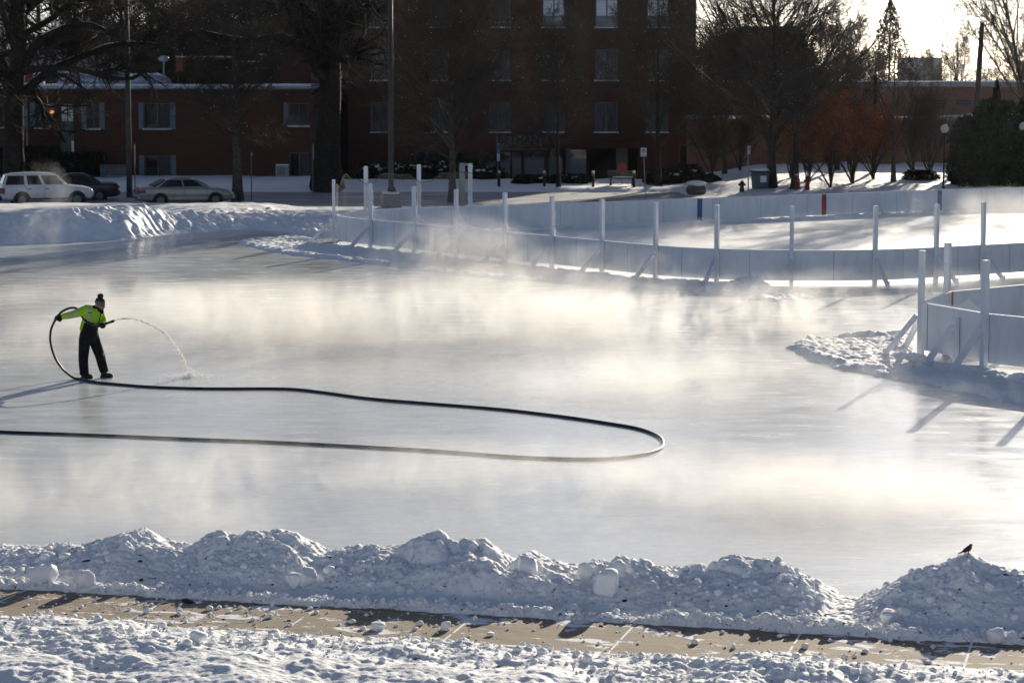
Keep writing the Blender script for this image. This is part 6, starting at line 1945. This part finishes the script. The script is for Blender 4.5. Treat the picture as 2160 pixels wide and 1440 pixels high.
# wooden utility poles
def upole(px, Y, ytop, r, lab, lean=0.0, m=None):
    g = at(px, Y); top = fz(ytop, Y)
    t = thing('utility_pole', lab, 'utility pole', g)
    MB().tube([(0, 0, -0.3), (lean, 0, top - g[2])], [r, r * 0.72], 12).build('pole', m or M_wood, t, True)
    return t, g, top, lean
t, g, top, ln = upole(2050, 146, 48, 0.20, 'tall wooden utility pole with insulators against the bright sky', 0.42)
for dz in (0.15, 0.62): 
    MB().tube([(ln, 0, top - g[2] - dz), (ln + 0.34, 0, top - g[2] - dz)], 0.028, 6).ell(Vector((ln + 0.36, 0, top - g[2] - dz + 0.04)), (0.05, 0.05, 0.08), 8, 6).build('insulator', M_grey, t)
upole(273, 130, -60, 0.16, 'straight grey pole rising between the two parked cars', 0.0, mat('grey_pole', (0.085, 0.078, 0.07), 0.8, var=0.2))
upole(1843, 141, 160, 0.14, 'short dark pole among the twigs behind the slim bare tree', 0.0, M_bark)
# lamp with a round glass globe
M_globe = mat('frosted_globe', (0.55, 0.55, 0.55), 0.35, var=0.15, vscale=4, trans=0.0)
def globe(px, Y, py, lab):
    g = at(px, Y); zc = fz(py, Y) - g[2]
    t = thing('globe_lamp', lab, 'lamp post', g)
    MB().tube([(0, 0, 0), (0, 0, 0.3), (0, 0, zc - 0.28)], [0.08, 0.05, 0.04], 10).build('pole', M_dark, t, True)
    MB().tube([(0, 0, zc - 0.30), (0, 0, zc - 0.2)], [0.05, 0.10], 10).build('collar', M_dark, t, True)
    MB().ell(Vector((0, 0, zc)), (0.225, 0.225, 0.225), 18, 12).build('globe', M_globe, t, True)
    MB().ell(Vector((0.05, 0, zc + 0.2)), (0.11, 0.11, 0.04), 10, 6).build('snow_cap', M_snow, t, True)
globe(1990, 131, 272, 'white globe lamp on a thin dark pole left of the dark evergreens')
globe(2156, 131.5, 267, 'white globe lamp cut by the right edge before the small house')
# far street lamp
g = at(2024, 200)
t = thing('street_lamp', 'faint grey street lamp with a slanted arm among the hazy trees', 'street lamp', g)
zt = fz(135, 200) - g[2]
MB().tube([(0, 0, 0), (0, 0, zt - 0.4), (-0.1, 0, zt)], 0.06, 8).tube([(-0.1, 0, zt), (-0.5, 0, zt + 0.12)], 0.05, 6).ell(Vector((-0.7, 0, zt - 0.03)), (0.42, 0.12, 0.06), 10, 6, Matrix.Rotation(R(-18), 3, 'Y')).build('pole', M_galv, t)

# signs
M_steel = mat('sign_post_steel', (0.30, 0.31, 0.31), 0.5, metal=0.4, var=0.1)
M_swhite = mat('sign_white', (0.66, 0.67, 0.68), 0.4)
M_sblack = mat('sign_black', (0.01, 0.01, 0.01), 0.5)
M_sred = mat('sign_red', (0.30, 0.015, 0.02), 0.5)


def parking_sign(px, Y, ytop, lab, rz=0.0, lean=0.0, w=0.31, h=0.46):
    g = at(px, Y); zt = fz(ytop, Y) - g[2]
    t = thing('parking_sign', lab, 'sign', g, rz)
    MB().beam((lean, 0, -0.2), (0, 0, zt - 0.02), 0.055, 0.04).build('post', M_steel, t)
    z0 = zt - h / 2
    pl = MB().box((0, -0.045, z0), (w, 0.012, h), 0, 0.004).build('plate', M_swhite, t)
    V = []; n = 24
    c = z0 + h * 0.12; ro, ri = w * 0.37, w * 0.28
    rg_ = MB()
    for k in range(n):
        a = 2 * math.pi * k / n
        V += [(ro * math.cos(a), -0.054, c + ro * math.sin(a)), (ri * math.cos(a), -0.054, c + ri * math.sin(a))]
    rg_.add(V, [(2 * k, (2 * k + 2) % (2 * n), (2 * k + 3) % (2 * n), 2 * k + 1) for k in range(n)])
    rg_.box((0, -0.0585, c), (0.024, 0.004, ro * 1.8), M=Matrix.Rotation(R(-45), 4, 'Y'))
    rg_.build('ban_ring', M_sred, pl)
    text_mesh('lettering', 'P', w * 0.62, None, M_sblack, pl, (0, -0.0545, c), 0.0015, bold=0.006)
    za = z0 - h * 0.36
    ar = MB().box((0, -0.055, za), (w * 0.42, 0.003, 0.026))
    for s in (-1, 1): ar.prism([(s * w * 0.36, za), (s * w * 0.20, za + 0.042), (s * w * 0.20, za - 0.042)], -0.0565, -0.0535, 'y')
    ar.build('arrow', M_sblack, pl)
    return t


parking_sign(1357, 131.5, 312, 'white no-parking sign leaning slightly on a pale post beside the tower', 0, 0.12)
parking_sign(1577.5, 131.0, 308, 'white no-parking sign turned aside, beside the blue-grey bin', R(50), 0.04, 0.26, 0.44)
# blue parking sign seen nearly edge-on, a small white plate under it
g = at(1050, 139); zt = fz(302, 139) - g[2]
t = thing('parking_sign', 'narrow blue sign over a small white pictogram plate near the entrance', 'sign', g, R(62))
MB().box((0, 0, zt / 2), (0.05, 0.04, zt)).build('post', mat('blue_post', (0.03, 0.08, 0.13), 0.6), t)
MB().box((0, -0.04, zt - 0.28), (0.34, 0.015, 0.58), 0, 0.004).build('plate', mat('sign_blue', (0.03, 0.16, 0.36), 0.5), t)
pl = MB().box((0, -0.04, zt - 0.80), (0.31, 0.015, 0.42), 0, 0.004).build('plate', M_swhite, t)
# the seated figure sign: head, back, seat and wheel
pic = MB()
zc = zt - 0.82
pic.box((-0.02, -0.051, zc + 0.13), (0.045, 0.004, 0.05)).box((-0.02, -0.051, zc + 0.04), (0.03, 0.004, 0.12)).box((0.02, -0.051, zc - 0.02), (0.08, 0.004, 0.03)).box((0.065, -0.051, zc - 0.07), (0.03, 0.004, 0.09))
V = []
for k in range(16):
    a = R(140) + R(250) * k / 15
    V += [(-0.01 + 0.095 * math.cos(a), -0.052, zc - 0.06 + 0.095 * math.sin(a)), (-0.01 + 0.07 * math.cos(a), -0.052, zc - 0.06 + 0.07 * math.sin(a))]
pic.add(V, [(2 * k, 2 * k + 2, 2 * k + 3, 2 * k + 1) for k in range(15)])
pic.build('pictogram', mat('pictogram_blue', (0.03, 0.10, 0.25), 0.5), pl)
# thin sign posts along the left street, their plates edge-on
for px, Y, yt, lab, ex in ((285, 127.5, 305, 'thin bluish sign post just left of the silver sedan', None), (530.5, 127.0, 322, 'thin steel sign post with a small head right of the slim tree', (0.10, 0.16)), (660, 133.0, 304, 'thin dark sign post with edge-on plate before the thick oak', (0.05, 0.85))):
    g = at(px, Y); zt = fz(yt, Y) - g[2]
    t = thing('sign_post', lab, 'sign post', g, R(80))
    MB().box((0, 0, zt / 2), (0.05, 0.045, zt)).build('post', mat('post_blue_grey', (0.09, 0.12, 0.15), 0.6), t)
    if ex: MB().box((0, -0.035, zt - ex[1] / 2), (0.3, 0.012, ex[1]), 0, 0.003).build('plate', mat('plate_back', (0.16, 0.20, 0.25), 0.5), t)
# red diamond sign by the entrance drive
g = at(1313, 141); zt = fz(342, 141) - g[2]
t = thing('diamond_sign', 'dark red diamond sign on a thin post before the porch', 'sign', g)
MB().box((0, 0, (zt) / 2), (0.07, 0.06, zt)).build('post', M_steel, t)
MB().box((0, -0.05, zt - 0.27), (0.44, 0.02, 0.44), M=Matrix.Rotation(R(45), 4, 'Y')).build('plate', mat('diamond_red', (0.26, 0.02, 0.012), 0.6), t)
# bollards with white heads and a red band
def bollard(px, lab, src=None):
    g = at(px, 137.6)
    t = thing('bollard', lab, 'bollard', g, 0, 'dark bollards with white heads along the far kerb')
    MB().tube([(0, 0, -0.1), (0, 0, 0.62)], 0.075, 12).build('post', M_dark, t, True)
    MB().tube([(0, 0, 0.62), (0, 0, 0.76)], 0.080, 12).build('band', M_sred, t, True)
    MB().tube([(0, 0, 0.76), (0, 0, 0.88), (0, 0, 0.90)], [0.083, 0.083, 0.05], 12).build('head', M_swhite, t, True)
    return t
b0 = bollard(1053, 'bollard under the narrow blue sign, first of the kerb row')
for px, lab in ((1148, 'bollard below the lettered entrance sign band'), (1251, 'bollard midway between the entrance glass and the bench'), (1337, 'bollard at the right end of the low bench')):
    g = at(px, 137.6); dup(b0, g, 0.4, 1.0, lab)
# bench
g = at(1311, 139.0)
t = thing('bench', 'low dark wooden bench standing in the snow between bollards', 'bench', g, R(4))
m = MB()
for k in range(3): m.box((0, -0.14 + 0.14 * k, 0.44), (1.55, 0.11, 0.05))
m.build('seat', M_wood, t)
for sx in (-0.62, 0.62): MB().box((sx, 0, 0.20), (0.09, 0.36, 0.42)).build('leg', M_wood, t)
m = MB()
for k in range(2): m.box((0, 0.22, 0.62 + 0.16 * k), (1.55, 0.04, 0.12))
for sx in (-0.62, 0.62): m.box((sx, 0.255, 0.6), (0.06, 0.03, 0.5))
m.build('backrest', M_wood, t)
MB().box((0.1, -0.02, 0.485), (1.2, 0.34, 0.04), 0, 0.02).build('snow_cushion', M_snow, t)
# blue-grey bin with a pale notice and snow on its lid
g = at(1603, 131.8)
t = thing('litter_bin', 'square blue-grey bin with a white notice and snow on its lid', 'bin', g, R(6))
m = MB().loft([[Vector((sx * w, sy * w, z)) for sx, sy in ((-1, -1), (1, -1), (1, 1), (-1, 1))] for z, w in ((0.0, 0.36), (0.82, 0.42))])
m.build('body', mat('bin_blue_grey', (0.055, 0.068, 0.085), 0.6, var=0.1), t)
MB().box((0, 0, 0.90), (1.02, 0.98, 0.12), 0, 0.04).build('lid', mat('bin_lid', (0.03, 0.036, 0.044), 0.6), t)
MB().box((0.10, -0.412, 0.52), (0.33, 0.02, 0.34), M=Matrix.Rotation(R(4), 4, 'X')).build('notice', M_swhite, t)
V = lump_verts(54, 3, 0.8, 0.08) * np.array([0.46, 0.44, 0.13]) + np.array([0.02, 0, 0.98]); link('snow_cap', mk('snow_cap', V, [ICO_F], True), M_snow, t)
# hydrants
def hydrant(px, Y, lab, m_, h=0.8):
    g = at(px, Y)
    t = thing('fire_hydrant', lab, 'fire hydrant', (g[0], g[1], g[2] + 0.12))
    MB().tube([(0, 0, -0.3), (0, 0, 0.05), (0, 0, 0.08), (0, 0, h * 0.72), (0, 0, h * 0.76), (0, 0, h * 0.9), (0, 0, h)], [0.13, 0.13, 0.105, 0.105, 0.14, 0.10, 0.04], 14).build('barrel', m_, t, True)
    for s in (-1, 1): MB().tube([(s * 0.09, 0, h * 0.55), (s * 0.19, 0, h * 0.55)], [0.06, 0.065], 10).build('nozzle', m_, t)
    MB().tube([(0, -0.09, h * 0.5), (0, -0.19, h * 0.5)], [0.075, 0.08], 10).build('nozzle', m_, t)
    MB().ell(Vector((0, 0, h)), (0.09, 0.09, 0.035), 10, 6).build('snow_cap', M_snow, t, True)
M_hyd = mat('hydrant_red', (0.16, 0.016, 0.013), 0.55, var=0.15)
hydrant(1680, 130.4, 'red hydrant leaning close to the stout dark trunk', M_hyd, 0.66)
hydrant(1703, 130.0, 'red hydrant standing alone between the trunks', M_hyd, 0.66)
hydrant(1565, 131.0, 'small black hydrant half buried in the snow left of the right sign', M_sblack, 0.46)
# boulder with a cap of snow
g = at(1468, 132.5)
t = thing('boulder', 'brown boulder under a thick cap of snow near the blue stripe', 'boulder', g)
V = lump_verts(61, 9, 0.6, 0.12) * np.array([0.55, 0.45, 0.42]) + np.array([0, 0, 0.26]); link('rock', mk('rock', V, [ICO_F], True), mat('boulder_rock', (0.11, 0.095, 0.075), 0.9, var=0.3), t)
V = lump_verts(62, 3, 0.8, 0.08) * np.array([0.56, 0.46, 0.16]) + np.array([0, 0.02, 0.60]); link('snow_cap', mk('snow_cap', V, [ICO_F], True), M_snow, t)
# air conditioner by the low building
g = at(596, 147.5)
t = thing('air_conditioner', 'pale cube-shaped air conditioner against the low brick wall', 'air conditioner', (g[0], g[1], g[2]))
MB().box((0, 0, 0.34), (0.74, 0.7, 0.68), 0, 0.04).build('case', mat('ac_case', (0.36, 0.37, 0.35), 0.6, var=0.1), t)
m = MB()
for k in range(8): m.box((-0.03, -0.357, 0.12 + 0.065 * k), (0.50, 0.02, 0.022))
m.build('grille', M_trim, t)
MB().box((0, 0, 0.71), (0.76, 0.72, 0.06), 0, 0.03).build('snow_cap', M_snow, t)
# picket fence
x0, x1 = fx(212, 146), fx(266, 146)
t = thing('picket_fence', 'dark grey picket fence between the hedge and the grey pole', 'fence', ((x0 + x1) / 2, 146, 0.1))
zt = fz(346, 146) - 0.1
m = MB(); n = 15
for k in range(n): m.prism([(-(x1 - x0) / 2 + (k + .1) * (x1 - x0) / n, 0.1), (-(x1 - x0) / 2 + (k + .75) * (x1 - x0) / n, 0.1), (-(x1 - x0) / 2 + (k + .75) * (x1 - x0) / n, zt - 0.08), (-(x1 - x0) / 2 + (k + .42) * (x1 - x0) / n, zt), (-(x1 - x0) / 2 + (k + .1) * (x1 - x0) / n, zt - 0.08)], -0.02, 0.005, 'y')
m.build('pickets', mat('fence_grey', (0.13, 0.14, 0.155), 0.7, var=0.15), t)
m = MB(); m.box((0, 0.028, 0.35), (x1 - x0, 0.04, 0.09)); m.box((0, 0.028, zt - 0.35), (x1 - x0, 0.04, 0.09)); m.build('rail', mat('fence_grey2', (0.13, 0.14, 0.155), 0.7), t)


# hedges and low shrubs with snow on them
def hedge(px, Y, rx, ry, h, lab, snowy, seed, cnt=2600):
    rg = np.random.default_rng(seed); g = at(px, Y)
    t = thing('shrub', lab, 'shrub', (g[0], g[1], g[2] - 0.05))
    p = yew(rx, ry, h, 0.6)(rg, cnt)
    d1 = norm(rg.normal(size=(cnt, 3))); d2 = norm(np.cross(d1, rg.normal(size=(cnt, 3)))); s_ = 0.09 * rg.uniform(0.5, 1.4, (cnt, 1))
    V = np.stack([p - d1 * s_, p - d2 * s_ * 0.5, p + d1 * s_, p + d2 * s_ * 0.5], 1).reshape(-1, 3)
    link('leaves', mk('leaves', V, [np.arange(cnt * 4).reshape(-1, 4)]), M_shrub, t)
    m = MB()
    for k in range(5): m.tube([(rg.normal() * 0.1, rg.normal() * 0.1, 0), (rg.normal() * rx * .5, rg.normal() * ry * .4, h * 0.7)], [0.03, 0.012], 5)
    m.build('stems', M_bark, t)
    if snowy:
        VV = []; FF = []; nv = 0
        for k in range(snowy):
            a = rg.uniform(0, 6.28); rr = math.sqrt(rg.random()) * 0.85
            V = lump_verts(int(rg.integers(1e5)), 2, 0.8, 0.0, ICO1_V) * rg.uniform(0.06, 0.17) * np.array([1.3, 1, 0.5]) + np.array([math.cos(a) * rx * rr, math.sin(a) * ry * rr, h * (0.35 + 0.62 * math.sqrt(max(0, 1 - rr * rr)) * rg.uniform(0.6, 1))])
            VV.append(V); FF.append(ICO1_F + nv); nv += len(V)
        link('snow_tufts', mk('snow_tufts', np.concatenate(VV), [np.concatenate(FF)], True), M_snow, t)


for i, (px, Y, rx, ry, h, lab, sn) in enumerate([
        (20, 146.5, 1.3, 0.8, 1.7, 'dark hedge end behind the white vehicle, touching the left edge', 0), (88, 147, 1.5, 0.8, 1.9, 'dark hedge behind the roof of the white vehicle', 0), (150, 147.3, 1.4, 0.8, 1.5, 'dark hedge under the green-grey entrance panel', 0), (195, 147.4, 0.9, 0.7, 1.5, 'dark hedge between the entrance panel and the picket fence', 0),
        (795, 150, 1.3, 0.8, 1.15, 'snow-tufted shrub left of the tall lamp post', 30), (845, 150.5, 1.4, 0.8, 1.25, 'snow-tufted shrub right behind the tall lamp post', 34), (925, 150.5, 1.2, 0.8, 1.2, 'snow-tufted shrub just left of the vase-shaped tree trunk', 28), (985, 151, 1.2, 0.8, 1.2, 'snow-tufted shrub between the vase-shaped tree and the blue sign', 24), (1030, 149, 1.0, 0.7, 0.8, 'low shrub at the left of the blue sign', 10),
        (1120, 142, 1.0, 0.6, 0.55, 'low dark shrub below the sign band', 8), (1200, 142.5, 1.2, 0.6, 0.55, 'low dark shrub in front of the entrance glass', 8), (1400, 141, 1.1, 0.7, 0.95, 'dark shrub at the foot of the tree by the tower corner', 8), (1445, 142, 1.0, 0.7, 1.0, 'dark shrub at the tower corner behind the boulder', 10), (1480, 140, 0.9, 0.6, 0.5, 'sprawling low shrub behind the boulder', 4), (1940, 137, 0.9, 0.5, 0.55, 'flat brown shrub beside the slim bare tree', 0)]):
    hedge(px, Y, rx, ry, h, lab, sn, 700 + i)

# ------------------------------------------------------------------ the cold hazy air over the whole place
M_haze = bpy.data.materials.new('haze'); M_haze.use_nodes = True
q = NT(M_haze); q.t.nodes.clear()
out = q.n('ShaderNodeOutputMaterial'); pv = q.n('ShaderNodeVolumePrincipled', Density=0.00002, Anisotropy=0.88)
pv.inputs['Color'].default_value = (0.93, 0.95, 1.0, 1)
q.l(pv.outputs[0], out.inputs['Volume'])
o = MB().box((0, 170, 8.5), (420, 400, 23)).build('haze', M_haze)
tag(o, kind='stuff')

# ------------------------------------------------------------------ steam drifting off the freshly flooded ice
def steam_mat(name, dens, th, scale):
    m = bpy.data.materials.new(name); m.use_nodes = True
    q = NT(m); q.t.nodes.clear()
    out = q.n('ShaderNodeOutputMaterial'); pv = q.n('ShaderNodeVolumePrincipled')
    pv.inputs['Color'].default_value = (1.0, 0.99, 0.972, 1); pv.inputs['Anisotropy'].default_value = 0.35
    tc = q.n('ShaderNodeTexCoord'); pos = q.n('ShaderNodeNewGeometry').outputs['Position']
    ln = q.n('ShaderNodeVectorMath', _operation='LENGTH'); q.l(tc.outputs['Object'], ln.inputs[0])
    fall = q.math('POWER', q.math('SUBTRACT', 1.0, ln.outputs['Value'], True), 0.8)
    v = q.mapping(pos, (0.9, 0.55, 0.62), (0, R(14), R(15)))
    nz = q.noise(v, scale, 6, 0.66, 0.8)
    big = q.noise(pos, 0.16, 1)
    k = q.math('SUBTRACT', q.math('ADD', q.math('MULTIPLY', nz, 0.75), q.math('MULTIPLY', big, 0.62)), th)
    k = q.math('MAXIMUM', k, 0.0)
    q.l(q.math('MULTIPLY', q.math('MULTIPLY', k, fall), dens), pv.inputs['Density'])
    q.l(pv.outputs[0], out.inputs['Volume'])
    m.cycles.volume_step_rate = 0.9
    return m


M_steam = steam_mat('steam', 2.1, 0.655, 1.3)
M_steam_thin = steam_mat('thin_steam', 2.0, 0.645, 1.2)


def steam(px, py, sx, sy, sz, m):
    g = G(px, py)
    o = MB().ell(Vector((0, 0, 0)), (1, 1, 1), 20, 12).build('steam', m)
    o.location = (g.x, g.y, 0.0); o.scale = (sx, sy, sz)
    tag(o, 'drifting wisps of steam low over the ice', 'steam', kind='stuff')


for a in ((1000, 705, 11, 8, 1.7, M_steam), (1520, 690, 8, 7, 1.3, M_steam), (560, 720, 7, 6, 1.5, M_steam), (1900, 665, 7, 7, 1.3, M_steam),
          (2090, 478, 9, 5, 1.8, M_steam_thin), (1640, 497, 8, 4, 0.8, M_steam), (220, 640, 4, 5, 0.8, M_steam_thin), (960, 575, 3.4, 4, 2.1, M_steam), (1260, 600, 5, 4, 1.3, M_steam_thin),
          (95, 520, 1.5, 2.5, 3.4, M_steam_thin), (80, 730, 3, 4, 0.8, M_steam_thin),
          (300, 1050, 5, 4, 0.9, M_steam_thin), (900, 1060, 6, 4, 0.9, M_steam_thin), (1450, 1060, 5, 4, 0.9, M_steam_thin), (1900, 1060, 3, 3, 0.8, M_steam_thin), (2060, 850, 4, 5, 1.0, M_steam_thin), (2080, 800, 3, 3, 1.3, M_steam_thin), (1400, 810, 5, 5, 0.8, M_steam_thin)):
    steam(*a)
